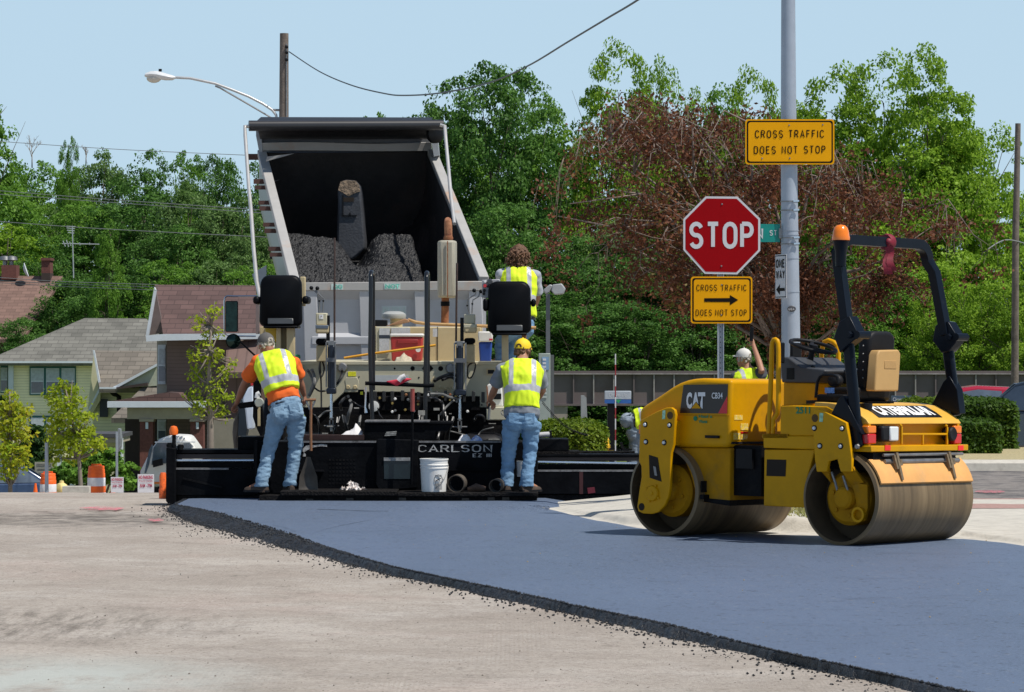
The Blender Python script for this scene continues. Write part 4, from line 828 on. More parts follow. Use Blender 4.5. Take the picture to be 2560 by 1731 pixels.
mb = MB(); mb.pbox(828, 858, 710, 725, TG-.056, .004); p_ = mb.part('decal', FADEG, tgb, smooth=0); dec_text('DO', 834, 712, 856, 723, TG-.058, TEAL, p_, .03)
mb = MB(); mb.pbox(960, 1001, 709, 724, TG-.056, .004); p_ = mb.part('decal', FADEG, tgb, smooth=0); dec_text('NOT', 963, 711, 999, 722, TG-.058, TEAL, p_, .03)
mb = MB(); mb.pbox(954, 1016, 765, 790, TG+.052, .006); p_ = mb.part('decal', mat('faded_patch', (.53, .58, .58), rough=.6), tgo, smooth=0); dec_text('PUSH', 958, 768, 1012, 787, TG+.050, FADEG, p_, .02)
# corner posts and tail lamps of the truck frame
mb = MB(); k1 = K(560, 660, 6.043); bp(mb, k1, 1060, 930, 1190, 1480, TG+.1, .2); tl_ = mb.part('lamp_post', mat('dark_steel', (.05, .05, .055), rough=.5), truck)
for y0, y1 in ((960, 1020), (1125, 1330)):
    mb = MB(); bp(mb, k1, 1072, y0, 1120, y1, TG+.07, .04); mb.part('tail_lamp', REDL, tl_, bevel=.01)
# chassis, rear wheels, fender
mb = MB(); mb.box(-2.4, -.9, 41.8, 46.5, .75, 1.15); mb.part('chassis', BLKM, truck)
mb = MB(); mb.box(-3.0, -.7, 46.4, 48.2, .9, 3.0); mb.part('cab', TWH, truck, bevel=.08)
for x in (-3.35, -1.2):
    for y in (43.2, 44.6):
        mb = MB(); mb.lathe([(.26, -.02), (.42, -.0), (.5, .03), (.52, .08), (.52, .24), (.5, .29), (.42, .32), (.26, .34)], (x, y, .52), (1, 0, 0), 32, cap=False); wh = mb.part('tyre', RUB, truck)
        mb = MB(); mb.lathe([(.0001, .06), (.1, .04), (.2, .1), (.26, .02)], (x, y, .52), (1, 0, 0), 20, cap=False); mb.part('rim', STEEL, wh)
kw = K(540, 900, 6.042)
mb = MB(); pp_(mb, kw, [(410, 570), (480, 430), (520, 395), (562, 395), (562, 1050), (470, 1050), (440, 760), (400, 620)], 40.9, .3); mb.part('fender', mat('fender_pale_blue', (.62, .70, .82), rough=.4), truck, bevel=.02)
mb = MB(); pp_(mb, kw, [(330, 600), (400, 600), (440, 760), (470, 1050), (450, 1150), (330, 1150), (345, 900)], 41.0, .35); mb.part('mud_guard', mat('blue_black_rubber', (.03, .045, .06), rough=.5), truck)
mb = MB(); pp_(mb, kw, [(270, 1350), (245, 1100), (260, 950), (300, 850), (340, 800), (345, 1000), (320, 1200), (310, 1350)], 41.2, .3); mb.part('tyre', mat('grey_tyre', (.10, .09, .08), rough=.9, var=.3), truck, bevel=.03)
mb = MB(); pp_(mb, kw, [(525, 330), (565, 300), (565, 390), (525, 390)], 40.9, .1); mb.part('marker_lamp', REDL, truck)
# mirrors
MD = 46.8
mb = MB(); bp(mb, k1, 18, 560, 208, 1030, MD, .09); mo = mb.part('mirror', BLKP, truck, bevel=.02)
mb = MB(); bp(mb, k1, 30, 572, 196, 1018, MD-.006, .01); mb.part('mirror_glass', MIRR, mo)
mb = MB(); mb.tube(pts_(k1, [(500, 487), (150, 490), (50, 485), (15, 510), (5, 560), (5, 1000), (10, 1060), (50, 1085), (120, 1090), (480, 1095)], MD), .011, 8); mb.part('mirror_arm', CHROME, truck)
mb = MB(); c = P(*k1(140, 1168), MD-.1); mb.lathe([(.0001, .03), (.07, .025), (.10, .005), (.105, -.02), (.07, -.05), (.0001, -.06)], c, (0, -1, 0), 28); mr = mb.part('round_mirror', MIRR, truck)
mb = MB(); mb.lathe([(.100, -.0), (.108, .012), (.108, -.02), (.100, -.02)], c, (0, -1, 0), 28, cap=False); mb.tube(pts_(k1, [(240, 1180), (340, 1270), (450, 1370), (520, 1430)], MD-.1), .014, 8); mb.part('round_mirror_rim', BLKP, mr)
for pts in ([(1300, 340), (1350, 350), (1352, 390), (1300, 388)],): pass
mb = MB(); pp_(mb, k1, [(425, 160), (500, 100), (640, 20), (640, 160), (560, 300), (505, 410)], 43.5, .06); mb.part('side_flap', mat('flap_grey', (.40, .45, .50), rough=.5), truck)
# the load
def load():
    mb = MB(); rows = []
    for i in range(150):
        y = .7+3.75*i/149; r = []
        for j in range(110):
            x = .035+.93*j/109
            z = -.74+.06*(y-2.2)
            z += -.07-.5*smooth01((x-.80)/.10)+.03*smooth01((.3-x)/.3)
            if y > 3.55: z -= 1.1*(y-3.55)**1.6
            z -= .42*math.exp(-((x-.50)/.075)**2)*smooth01((y-2.4)/1.2)
            z += .07*noise.noise((x*5, y*1.8, 1))+.025*noise.noise((x*14, y*6, 3))+.018*noise.noise((x*38, y*19, 6))+.016*noise.noise((x*90, y*44, 9))+.012*rng.uniform(-1, 1)
            r.append(bed(x, y, max(z, -1.33)))
        rows.append(r)
    mb.loft(rows, False, closed=False)
    me = mb.single('asphalt_load', mat('hot_asphalt_mix', (.011, .0115, .014), rough=.5, var=.7, vs=30, bump=1., bs=45, spec=.5), 'heap of black hot asphalt filling the raised truck bed', 'asphalt heap', smooth=0)
load()
# ------------------------------------------------------------------ asphalt paver
CRM = mat('cream_paint', (.50, .465, .335), rough=.5, var=.06, vs=4, dirt=(.20, .17, .12), ds=3, da=.16, dsz=.5)
CRM2 = mat('cream_paint_warm', (.52, .42, .24), rough=.5, var=.08, vs=4, dirt=(.24, .17, .10), ds=3, da=.2, dsz=.5)
SCR = mat('screed_black', (.006, .0065, .008), rough=.5, var=.4, vs=4, dirt=(.022, .021, .020), ds=5, da=.16, bump=.25, bs=25, spec=.03)
ENC = mat('encrusted_asphalt', (.011, .010, .010), rough=.7, var=.6, vs=25, dirt=(.10, .09, .08), ds=14, da=.14, spec=.10, bump=1., bs=50)
BLUE = mat('steel_blue_cylinder', (.012, .018, .032), rough=.3, metal=.3, var=.15)
CHR = mat('chrome_rod', (.62, .75, .9), rough=.18, metal=.85, var=.03)
SEATB = mat('seat_black_vinyl', (.004, .0045, .006), rough=.45, var=.15, spec=.08)
WORN = mat('worn_white_letters', (.42, .42, .42), rough=.7, var=.3, vs=30, dirt=(.02, .02, .022), ds=16, da=.42)
paver = thing('asphalt_paver', 'cream and black asphalt paver with two black seats seen from behind', 'asphalt paver', (-1.5, 36, 0))
kp4 = K(740, 740, 4.136); kp5 = K(980, 740, 4.134); kp2 = K(860, 540, 4.364); kS = K(700, 1050, 3.873); kL = K(400, 1080, 5.533); kX = K(1300, 1080, 7.14)
S0 = 35.3
def part(fn, name, m, parent=None, **kw): mb = MB(); fn(mb); return mb.part(name, m, parent or paver, **kw)
# --- screed
scr = part(lambda m: m.pbox(634, 1345, 1104, 1236, S0, .55), 'screed', SCR, bevel=.012)
part(lambda m: m.pbox(634, 1345, 1236, 1262, S0-.05, .6), 'screed_plate', ENC)
part(lambda m: bp(m, kS, 0, 690, 1135, 735, S0-.62, .6), 'walkway', ENC, bevel=.008)
part(lambda m: bp(m, kS, 1135, 706, 2500, 742, S0-.62, .6), 'walkway', ENC, bevel=.008)
part(lambda m: bp(m, kS, -200, 735, 2490, 830, S0-.55, .5), 'walkway_skirt', ENC)
for x in (250, 640, 1150, 1760, 2010, 2150):
    part(lambda m: bp(m, kS, x, 745+(x % 7)*4, x+70, 800, S0-.57, .05), 'walkway_bracket', mat('crusty_bracket', (.07, .06, .05), rough=.8, var=.5, vs=20), bevel=.004)
part(lambda m: pp_(m, kS, [(945, 185), (1345, 195), (1340, 215), (1330, 660), (960, 690), (925, 620), (935, 210)], S0-.07, .09), 'screed_centre_cover', SCR, bevel=.01)
part(lambda m: bp(m, kS, 1005, 395, 1262, 575, S0-.075, .02), 'cover_window', mat('dark_teal_panel', (.012, .022, .026), rough=.25, var=.3), bevel=.004)
part(lambda m: bp(m, kS, 1005, 366, 1260, 397, S0-.085, .03), 'worn_edge', mat('worn_steel_edge', (.28, .28, .28), rough=.5, var=.4, vs=30))
part(lambda m: bp(m, kS, 220, 205, 930, 222, S0-.012, .03), 'screed_top_edge', mat('dusty_edge', (.16, .16, .165), rough=.6, var=.4, vs=20, dirt=(.03, .03, .03), ds=9, da=.4))
part(lambda m: bp(m, kS, 1345, 205, 2140, 222, S0-.012, .03), 'screed_top_edge', MATS['dusty_edge'])
part(lambda m: bp(m, kS, 180, 490, 420, 505, S0-.16, .16), 'step_bracket', SCR); part(lambda m: bp(m, kS, 1620, 485, 2085, 492, S0-.04, .05), 'screed_shelf', SCR)
for r in range(7):                                          # perforated vent, six holes to a row
    mb = MB()
    for c in range(8):
        x = 472+c*34; y = 380+r*38; bp(mb, kS, x, y, x+20, y+18, S0-.003, .004)
    mb.part('vent_row', BLKM, scr)
mb = MB(); u0, v1 = kS(1335, 312); u1, v0 = kS(2055, 242); a = P(u0, v1, S0); b = P(u1, v0, S0); strokes(mb, 'CARLSON', a, (1, 0, 0), (0, 0, 1), b.x-a.x, b.z-a.z, sw=.13, gap=.16, off=.004, serif=.11); mb.part('lettering', WORN, scr, smooth=0)
mb = MB(); u0, v1 = kS(1865, 362); u1, v0 = kS(2050, 325); a = P(u0, v1, S0); b = P(u1, v0, S0); strokes(mb, 'EZ III', a, (1, 0, 0), (0, 0, 1), b.x-a.x, b.z-a.z, sw=.18, gap=.12, off=.004); mb.part('lettering', WORN, scr, smooth=0)
mb = MB(); cc = [kS(x, y) for x, y in ((455, 250), (400, 245), (330, 255), (260, 270), (225, 300), (220, 330), (250, 345))]; q_ = [P(u, v, S0-.004) for u, v in cc]; mb.loft([[p+Vector((0, 0, -.022*(1.3 if i in (3, 4, 5) else .55))), p+Vector((0, 0, .022*(1.3 if i in (3, 4, 5) else .55)))] for i, p in enumerate(q_)], False, closed=False); mb.part('worn_letter', WORN, scr, smooth=0)
# left extension
def ext(k, x0, x1, rows, D=S0):
    out = []
    for nm, y0, y1, d0, dep, m_ in rows: out.append(part(lambda m: bp(m, k, x0, y0, x1, y1, D+d0, dep), nm, m_, bevel=.005))
    return out
lx_ = ext(kL, 215, 1330, (('extension_top_beam', 245, 298, .05, .4, SCR), ('extension_beam', 305, 375, .08, .2, mat('dark_red_brown', (.022, .014, .014), rough=.5, var=.3)), ('extension_web', 415, 500, .12, .2, BLKM), ('extension_box', 515, 880, 0., .45, SCR), ('extension_foot', 880, 985, .03, .4, ENC)))
part(lambda m: bp(m, kL, 220, 500, 950, 524, S0-.004, .06), 'dusty_ledge', MATS['dusty_edge'])
part(lambda m: m.bar(P(*kL(320, 645), S0-.005), P(*kL(860, 768), S0-.005), .02), 'weld_strip', BLKM)
part(lambda m: m.tube(pts_(kL, [(220, 396), (1330, 394)], S0+.06), .0125, 12), 'chrome_slide_rod', CHR)
part(lambda m: bp(m, kL, 1075, 70, 1420, 250, S0+.1, .5), 'corner_box', SCR, bevel=.01)
part(lambda m: bp(m, kL, 1310, 120, 1345, 880, S0-.05, .08), 'extension_post', BLKM)
part(lambda m: pp_(m, kL, [(85, 215), (215, 230), (215, 970), (240, 985), (120, 1065), (40, 1045), (110, 990), (80, 960)], S0-.06, .7), 'end_gate', SCR, bevel=.01)
part(lambda m: (m.cyl(P(*kL(130, 240), S0+.05), P(*kL(130, 150), S0+.05), .025), m.bar(P(*kL(90, 190), S0+.05), P(*kL(220, 180), S0+.05), .03), m.cyl(P(*kL(190, 240), S0+.05), P(*kL(195, 25), S0+.05), .022), m.cyl(P(*kL(285, 250), S0+.05), P(*kL(285, 175), S0+.05), .03), m.bar(P(*kL(240, 210), S0+.05), P(*kL(330, 205), S0+.05), .03)), 'end_gate_jack', BLKM)
part(lambda m: m.lathe([(.0001, .10), (.035, .09), (.05, .05), (.045, 0), (.0001, 0)], P(*kL(190, 40), S0+.05), n=14), 'orange_marker', mat('safety_orange', (.85, .15, .01), rough=.5, var=.1))
# right extension
ext(kX, 290, 2200, (('extension_top_beam', 400, 445, .05, .4, SCR), ('extension_beam', 450, 520, .08, .2, MATS['dark_red_brown']), ('extension_web', 580, 690, .12, .2, BLKM), ('extension_box', 700, 1110, 0., .45, SCR), ('extension_foot', 1120, 1275, .03, .4, ENC)))
part(lambda m: bp(m, kX, 315, 682, 2200, 712, S0-.004, .06), 'dusty_ledge', MATS['dusty_edge'])
part(lambda m: m.tube(pts_(kX, [(270, 535), (1885, 560), (2200, 564)], S0+.06), .0125, 12), 'chrome_slide_rod', CHR)
part(lambda m: bp(m, kX, 300, 130, 870, 350, S0+.1, .5), 'corner_box', SCR, bevel=.01)
part(lambda m: bp(m, kX, 290, 350, 1060, 395, S0+.06, .5), 'extension_ledge', ENC)
part(lambda m: bp(m, kX, 880, 350, 2050, 400, S0+.4, .2), 'extension_ledge', ENC)
RP_ = mat('red_paint_patch', (.12, .008, .018), rough=.6, var=.3)
part(lambda m: pp_(m, kX, [(1200, 1000), (1330, 985), (1345, 1085), (1215, 1105)], S0-.004, .01), 'red_patch', RP_); part(lambda m: bp(m, kX, 1060, 690, 1125, 1110, S0-.003, .01), 'red_stripe', mat('dark_red_stripe', (.05, .009, .010), rough=.6))
part(lambda m: m.tube(pts_(kX, [(320, 60), (440, 50), (530, 45)], S0+.2), .03, 12), 'white_cylinder', mat('pale_grey_metal', (.5, .5, .52), rough=.4))
part(lambda m: pp_(m, kX, [(520, 0), (560, -30), (575, 110), (520, 110)], S0+.18, .12), 'cylinder_clamp', BLKP)
part(lambda m: (m.bar(P(*kX(1800, 190), S0+.3), P(*kX(1850, 330), S0+.3), .03), m.bar(P(*kX(1780, 320), S0+.3), P(*kX(2000, 315), S0+.3), .02)), 'adjusting_crank', BLKM)
# --- cream body
BD = 37.3
body = part(lambda m: pp_(m, kp4, [(20, 685), (2360, 712), (2360, 1175), (1560, 1175), (1370, 1015), (1060, 995), (960, 995), (500, 998), (330, 1160), (60, 1160), (20, 1120)], BD, .15), 'rear_body_panel', CRM, bevel=.008)
part(lambda m: bp(m, kp4, 20, 678, 2360, 715, BD-.02, 3.2), 'deck', CRM, bevel=.006)
part(lambda m: m.box(P(760, 0, BD).x, P(1290, 0, BD).x, BD+.16, 41, .45, 1.0), 'chassis', BLKM)
part(lambda m: (m.box(-2.6, -2.1, 36.2, 40.8, .08, .72)), 'crawler_track', RUB, bevel=.1); part(lambda m: (m.box(-.6, -.1, 36.2, 40.8, .08, .72)), 'crawler_track', RUB, bevel=.1)
part(lambda m: m.pbox(770, 1300, 975, 1110, BD+.05, .3), 'hydraulics_bay', BLKM)
# holes, plugs and plates on the panel
def disc(k, x, y, r, D, name, m_, par, dep=.012): part(lambda m: m.lathe([(.0001, dep), (r*.8, dep), (r, dep*.4), (r, 0)], P(*k(x, y), D), (0, -1, 0), 14), name, m_, par)
for x, y, r in ((1020, 752, .012), (655, 705, .014), (540, 873, .02), (612, 873, .016), (652, 838, .008)): disc(kp4, x, y, r, BD, 'hole', BLKM, body, .004)
for x, y, r in ((213, 750, .026), (503, 752, .03), (28, 752, .01), (278, 845, .01), (928, 1128, .01)): disc(kp5, x, y, r, BD, 'hole', BLKM, body, .004)
part(lambda m: pp_(m, kp5, [(310, 750), (330, 722), (400, 720), (428, 750), (400, 778), (330, 778)], BD-.004, .01), 'slot', BLKM, body)
for x, y in ((537, 945), (612, 945)): disc(kp4, x, y, .025, BD, 'plug', CRM2, body, .02)
for x, y in ((437, 945), (497, 945), (552, 952), (607, 950)): disc(kp5, x, y, .02, BD, 'plug', CRM2, body, .02)
part(lambda m: pp_(m, kp4, [(505, 870), (520, 845), (630, 842), (648, 880), (645, 965), (520, 968)], BD-.006, .02), 'port_plate', CRM, body, bevel=.004); part(lambda m: pp_(m, kp5, [(400, 880), (425, 840), (610, 845), (640, 900), (600, 1000), (420, 990)], BD-.006, .02), 'port_plate', CRM2, body, bevel=.004)
part(lambda m: bp(m, kp4, 538, 785, 620, 832, BD-.006, .01), 'yellow_label', mat('label_yellow', (.75, .72, .02), rough=.5, var=.15, vs=40), body); part(lambda m: bp(m, kp4, 815, 820, 1165, 890, BD-.005, .01), 'grey_plate', mat('grey_label', (.5, .52, .52), rough=.5), body)
part(lambda m: bp(m, kp4, 20, 725, 75, 795, BD-.03, .05), 'socket_box', CRM2, body); part(lambda m: bp(m, kp4, 28, 738, 66, 780, BD-.036, .02), 'socket', BLKP, body)
part(lambda m: bp(m, kp5, 975, 752, 1065, 820, BD-.03, .05), 'socket_box', CRM2, body); part(lambda m: bp(m, kp5, 990, 765, 1058, 806, BD-.036, .02), 'socket', BLKP, body)
for k, x, y in ((kp4, 482, 742), (kp5, 605, 750)): part(lambda m: (m.lathe([(.0001, .05), (.045, .05), (.06, .03), (.06, 0)], P(*k(x, y), BD), (0, -1, 0), 14), m.bar(P(*k(x-50, y), BD-.02), P(*k(x+50, y), BD-.02), .02)), 'swivel_fitting', STEEL, body)
# --- hydraulics behind the screed: manifold, valves, hoses, gauge
hy = thing; rr_ = random.Random(11)
man = part(lambda m: bp(m, kp4, 770, 1040, 1900, 1190, 36.9, .25), 'valve_manifold', BLKM, bevel=.01)
for i in range(13):
    x = 800+i*92+rr_.uniform(-12, 12); y = 975+rr_.uniform(0, 20); part(lambda m: bp(m, kp4, x, y, x+36, y+110, 36.8+rr_.random()*.1, .08), 'valve', mat('valve_black', (.022, .021, .02), rough=.4, var=.4), man, bevel=.006)
for i in range(22):
    x = 780+rr_.random()*1150; y = 1020+rr_.random()*180; part(lambda m: m.lathe([(.0001, .03), (.012, .03), (.018, .015), (.018, 0)], P(*kp4(x, y), 36.8), (0, -1, 0), 6), 'fitting', rr_.choice((STEEL, mat('brass', (.45, .32, .1), rough=.35, metal=.7), STEEL, RUST, WHITE)), man)
disc(kp4, 805, 1142, .075, 36.75, 'pressure_gauge', RUB, man, .04); disc(kp4, 805, 1142, .062, 36.705, 'gauge_face', mat('gauge_white', (.72, .72, .68), rough=.4), man, .005)
part(lambda m: bp(m, kp4, 640, 970, 700, 1080, 36.8, .1), 'junction_box', SCR, bevel=.006); part(lambda m: bp(m, kp4, 665, 990, 692, 1022, 36.79, .02), 'yellow_label', MATS['label_yellow'])
part(lambda m: bp(m, kp4, 60, 1155, 2350, 1230, 37.0, .2), 'cross_frame', BLKM); part(lambda m: bp(m, kp4, 80, 1440, 700, 1490, 35.6, .2), 'dark_red_beam', mat('dark_red_grime', (.035, .012, .010), rough=.6, var=.4))
HOSE = mat('hydraulic_hose_black', (.014, .014, .015), rough=.38, var=.2); HOSG = mat('grey_hose', (.13, .13, .125), rough=.6, var=.3, vs=20)
hoses = [(kp4, [(250, 680), (240, 760), (262, 840), (290, 760), (280, 690), (262, 670), (250, 700), (258, 900), (262, 1180)], .018, HOSE, 37.1), (kp4, [(120, 770), (160, 840), (180, 900), (160, 960), (140, 1030)], .03, HOSG, 37.1), (kp4, [(165, 765), (190, 860), (185, 930), (130, 1040)], .038, HOSG, 37.05),
 (kp4, [(475, 760), (470, 830), (430, 900), (405, 920)], .028, HOSE, 37.1), (kp4, [(190, 950), (240, 985), (310, 980), (340, 960)], .02, HOSE, 37.0), (kp4, [(540, 1040), (490, 1070), (460, 1120), (470, 1190)], .035, HOSE, 36.7), (kp4, [(560, 1080), (570, 1140), (545, 1230), (520, 1330)], .035, HOSG, 36.6), (kp4, [(575, 1085), (640, 1130), (700, 1150)], .014, HOSE, 36.6),
 (kp4, [(230, 1260), (300, 1200), (360, 1190)], .02, HOSG, 36.6), (kp4, [(160, 1220), (220, 1260), (240, 1340), (240, 1440)], .02, HOSE, 36.4), (kp4, [(845, 1160), (860, 1220), (900, 1270)], .012, HOSE, 36.5), (kp5, [(440, 880), (500, 845), (600, 810), (680, 830), (715, 900), (700, 990)], .036, HOSE, 36.9), (kp5, [(520, 870), (600, 840), (660, 870), (690, 950), (640, 1040)], .032, HOSE, 36.95),
 (kp5, [(390, 1015), (520, 1020), (600, 1050), (670, 1060)], .03, HOSG, 36.7), (kp5, [(380, 1060), (450, 1060), (520, 1110), (545, 1200), (560, 1270)], .026, HOSE, 36.6), (kp5, [(780, 790), (790, 720), (850, 690), (860, 740), (830, 830), (790, 850), (780, 800)], .016, HOSE, 37.1), (kp5, [(510, 1090), (530, 1150), (520, 1250), (490, 1400), (470, 1480)], .03, HOSE, 36.3), (kp5, [(640, 1080), (560, 1150), (500, 1230)], .022, HOSG, 36.6),
 (kp5, [(850, 1290), (880, 1240), (940, 1245), (960, 1300)], .03, HOSE, 36.4), (kp5, [(890, 1440), (940, 1390), (1050, 1360)], .014, HOSG, 36.2), (kp5, [(600, 1400), (680, 1420), (760, 1440)], .016, HOSG, 36.2), (kp5, [(240, 1430), (330, 1400), (400, 1350), (405, 1450)], .02, HOSE, 36.1), (kp5, [(1150, 1180), (1130, 1200), (1140, 1230), (1180, 1230)], .012, HOSG, 36.0)]
for k, pts, r, m_, D in hoses:
    P3 = pts_(k, pts, D); sm = []
    for i in range(len(P3)-1):                              # smooth the run of each hose
        p0, p1, p2, p3 = P3[max(i-1, 0)], P3[i], P3[i+1], P3[min(i+2, len(P3)-1)]
        for t in (0, .25, .5, .75): sm.append(.5*((2*p1)+(p2-p0)*t+(2*p0-5*p1+4*p2-p3)*t*t+(3*p1-p0-3*p2+p3)*t**3))
    sm.append(P3[-1]); part(lambda m: m.tube([p+Vector((0, .03*math.sin(i*.7), 0)) for i, p in enumerate(sm)], r*.55, 8), 'hydraulic_hose', m_)
for i in range(16):
    x = 420+rr_.random()*300 if i < 6 else 1020+rr_.random()*620; a = rr_.uniform(-60, 60); D = 36.2+rr_.random()*.4
    part(lambda m: m.tube([P(*kp4(x, 1230+rr_.random()*30), D), P(*kp4(x+a*.3, 1310), D-.05), P(*kp4(x+a, 1400), D), P(*kp4(x+a*1.2, 1490), D+.05)], rr_.choice((.008, .012, .016)), 7), 'hydraulic_hose', rr_.choice((HOSE, HOSE, HOSG)))
for k, x, y, w_, h_ in ((kp4, 600, 1155, 50, 12), (kp4, 270, 1418, 60, 12), (kp5, 430, 1160, 60, 24), (kp5, 270, 1185, 70, 50), (kp5, 1000, 1318, 75, 6), (kp5, 590, 1216, 25, 6), (kp5, 1000, 1480, 110, 14), (kp4, 265, 1480, 12, 26), (kp4, 320, 1345, 60, 10)): part(lambda m: bp(m, k, x, y, x+w_, y+h_, 36.0, .04), 'bracket', mat('worn_bracket', (.30, .29, .26), rough=.6, var=.4, vs=20))
# --- lift cylinders
for k, xc, x0, x1, yt, ym, yb, ye in ((kp4, 365, 322, 398, 480, 965, 1020, 1270), (kp5, 700, 655, 755, 485, 980, 1035, 1280)):
    cyl = part(lambda m: m.tube(pts_(k, [(xc, yt+30), (xc, ym)], 36.8), .042, 18), 'lift_cylinder', BLUE)
    for xx in (x0-10, x1+8): part(lambda m: bp(m, k, xx-6, yt, xx+6, ym-20, 36.78, .06), 'cylinder_strap', STEEL, cyl)
    part(lambda m: bp(m, k, x0-5, yt+160, x1+10, yt+205, 36.70, .06), 'cylinder_clamp', mat('clamp_grey', (.12, .125, .135), rough=.5), cyl); part(lambda m: bp(m, k, x0-8, ym-10, x1+12, ym+50, 36.68, .2), 'gland', BLUE, cyl, bevel=.01)
    part(lambda m: (m.cyl(P(*k(xc-50, yt), 36.8), P(*k(xc+50, yt), 36.8), .018, n=10), m.bar(P(*k(xc, yt-12), 36.8), P(*k(xc, yt+50), 36.8), .07)), 'top_pin', STEEL, cyl)
    part(lambda m: m.tube(pts_(k, [(xc, ym+40), (xc, ye)], 36.8), .017, 14), 'chrome_rod', CHR, cyl)
    part(lambda m: (bp(m, k, xc-22, ye, xc-10, ye+90, 36.76, .08), bp(m, k, xc+10, ye, xc+22, ye+90, 36.76, .08), bp(m, k, xc-22, ye-10, xc+22, ye+14, 36.76, .08), m.cyl(P(*k(xc-75, ye+75), 36.8), P(*k(xc+80, ye+75), 36.8), .009, n=8)), 'clevis', STEEL, cyl); part(lambda m: bp(m, k, xc-12, ye+60, xc+12, ye+130, 36.77, .05), 'clevis_lug', mat('pale_lug', (.42, .40, .36), rough=.5, var=.3), cyl)
    sx = -1 if k is kp4 else 1
# --- control consoles
def console(k, x0, x1, yt, ya, yb, yc, yd, ye, D):
    c = part(lambda m: bp(m, k, x0+4, yd, x1-4, ye, D, .3), 'console_post', CRM2, bevel=.01)
    part(lambda m: bp(m, k, x0, yt, x1, ya, D-.04, .3), 'console_head', CRM, c, bevel=.01); part(lambda m: bp(m, k, x0-4, ya, x1+16, yb, D-.1, .4), 'console_collar', CRM2, c, bevel=.02); part(lambda m: bp(m, k, x0-4, ya+2, x1+15, ya+40, D-.105, .3), 'console_band', mat('blue_grey_band', (.10, .13, .17), rough=.4) if k is kp4 else CRM, c, bevel=.006); part(lambda m: bp(m, k, x0-2, yc, x1, yd, D-.06, .3), 'console_guard', SCR, c, bevel=.03)
    part(lambda m: bp(m, k, x1-6, yt+25, x1+30, ye-170, D+.02, .06) if k is kp4 else bp(m, k, x0-40, yt+35, x0-4, ye-170, D+.02, .06), 'console_rail', BLKP, c)
    return c
c1 = console(kp4, 205, 318, 178, 300, 390, 440, 510, 680, 37.0); part(lambda m: bp(m, kp4, 240, 195, 282, 240, 36.955, .01), 'white_label', WHITE, c1)
dec_text('P', *kp4(255, 205), *kp4(268, 230), 36.953, BLKP, c1)
c2 = console(kp5, 745, 860, 190, 290, 385, 435, 500, 690, 37.0)
for k, c, lv in ((K(560, 660, 6.043), c1, ([(1440, 730), (1440, 560), (1500, 520), (1400, 440), (1350, 390), (1320, 365)], [(1490, 730), (1500, 560), (1510, 530), (1430, 450), (1390, 400), (1410, 370)])), (kp2, c2, ([(1370, 1070), (1345, 980), (1350, 910), (1430, 860), (1440, 830), (1420, 815)], [(1395, 1070), (1400, 960), (1405, 920), (1470, 880), (1480, 840), (1495, 825)]))):
    for pts in lv:
        lo = part(lambda m: m.tube(pts_(k, pts, 37.1), .007, 8), 'control_lever', STEEL, c); part(lambda m: m.ball(P(*k(*pts[-1]), 37.1), .024, nu=12), 'lever_knob', BLKP, lo)
        part(lambda m: m.ball(P(*k(*pts[1]), 37.1), .013, nu=8, nv=6), 'lever_joint', BLKP, lo)
# --- seats
def seat(k, x0, x1, y0, y1, D, arms, ped):
    def rr(m):
        a = P(*k(x0, y1), D); b = P(*k(x1, y0), D); w_ = b.x-a.x; h = b.z-a.z; rows = []
        for dz, ins in ((.0, .05), (.02, .015), (.06, 0.), (.12, .02)):
            pts = []
            for (cx_, cz_, r_, a0) in ((w_-.11, h-.11, .11, 0), (.11, h-.11, .11, 90), (.07, .07, .07, 180), (w_-.07, .07, .07, 270)):
                for q_ in range(0, 91, 15): pts.append(Vector((a.x+cx_+(r_)*math.cos(R(a0+q_)), D+dz+.06*(cz_/h), a.z+cz_+(r_)*math.sin(R(a0+q_)))))
            c_ = sum(pts, Vector())/len(pts)
            for p in pts:
                f = (p.z-a.z)/h; tp = 1-.06*max(0, f-.3); p.x = c_.x+(p.x-c_.x)*tp*(1-ins*2*.6/w_); p.z = c_.z+(p.z-c_.z)*(1-ins*2*.6/h)
            rows.append(pts)
        m.loft(rows)
    s = part(rr, 'operator_seat', SEATB, smooth=60)
    part(lambda m: m.pbox(*[k(x0+.1*(x1-x0), 0)[0], k(x1-.1*(x1-x0), 0)[0]], k(0, y1-.02*(y1-y0))[1], k(0, y1+.03*(y1-y0))[1], D-.02, .55), 'seat_cushion', SEATB, s, bevel=.03)
    a, b = k(x0+.2*(x1-x0), y1-.17*(y1-y0)), k(x1-.2*(x1-x0), y1-.05*(y1-y0)); part(lambda m: m.prism([P(a[0], a[1], D+.012), P(b[0], a[1], D+.012), P(b[0], b[1], D-.025), P(a[0], b[1], D-.025)], (0, .04, 0)), 'seat_shelf', mat('seat_shelf_grey', (.035, .04, .045), rough=.35), s, bevel=.01)
    for (u0, v0, u1, v1) in arms: part(lambda m: bp(m, k, u0, v0, u1, v1, D+.05, .5), 'armrest', SEATB, s, bevel=.03)
    for (u0, v0, u1, v1, m_, dd) in ped: part(lambda m: bp(m, k, u0, v0, u1, v1, D+dd, .2), 'seat_post', m_, s, bevel=.008)
    return s
k1 = K(560, 660, 6.043)
YELD2 = mat('faded_yellow', (.62, .42, .03), rough=.5, var=.1)
s1 = seat(k1, 525, 1180, 168, 950, 36.7, [(435, 490, 540, 610), (1180, 485, 1275, 605)], [(790, 935, 860, 1400, CRM2, .2), (945, 960, 1060, 1400, CRM2, .2), (850, 960, 955, 1330, mat('shadow_cream', (.30, .24, .13), rough=.6), .3), (625, 940, 790, 1180, YELD2, .5), (540, 950, 640, 1200, CRM2, .55)])
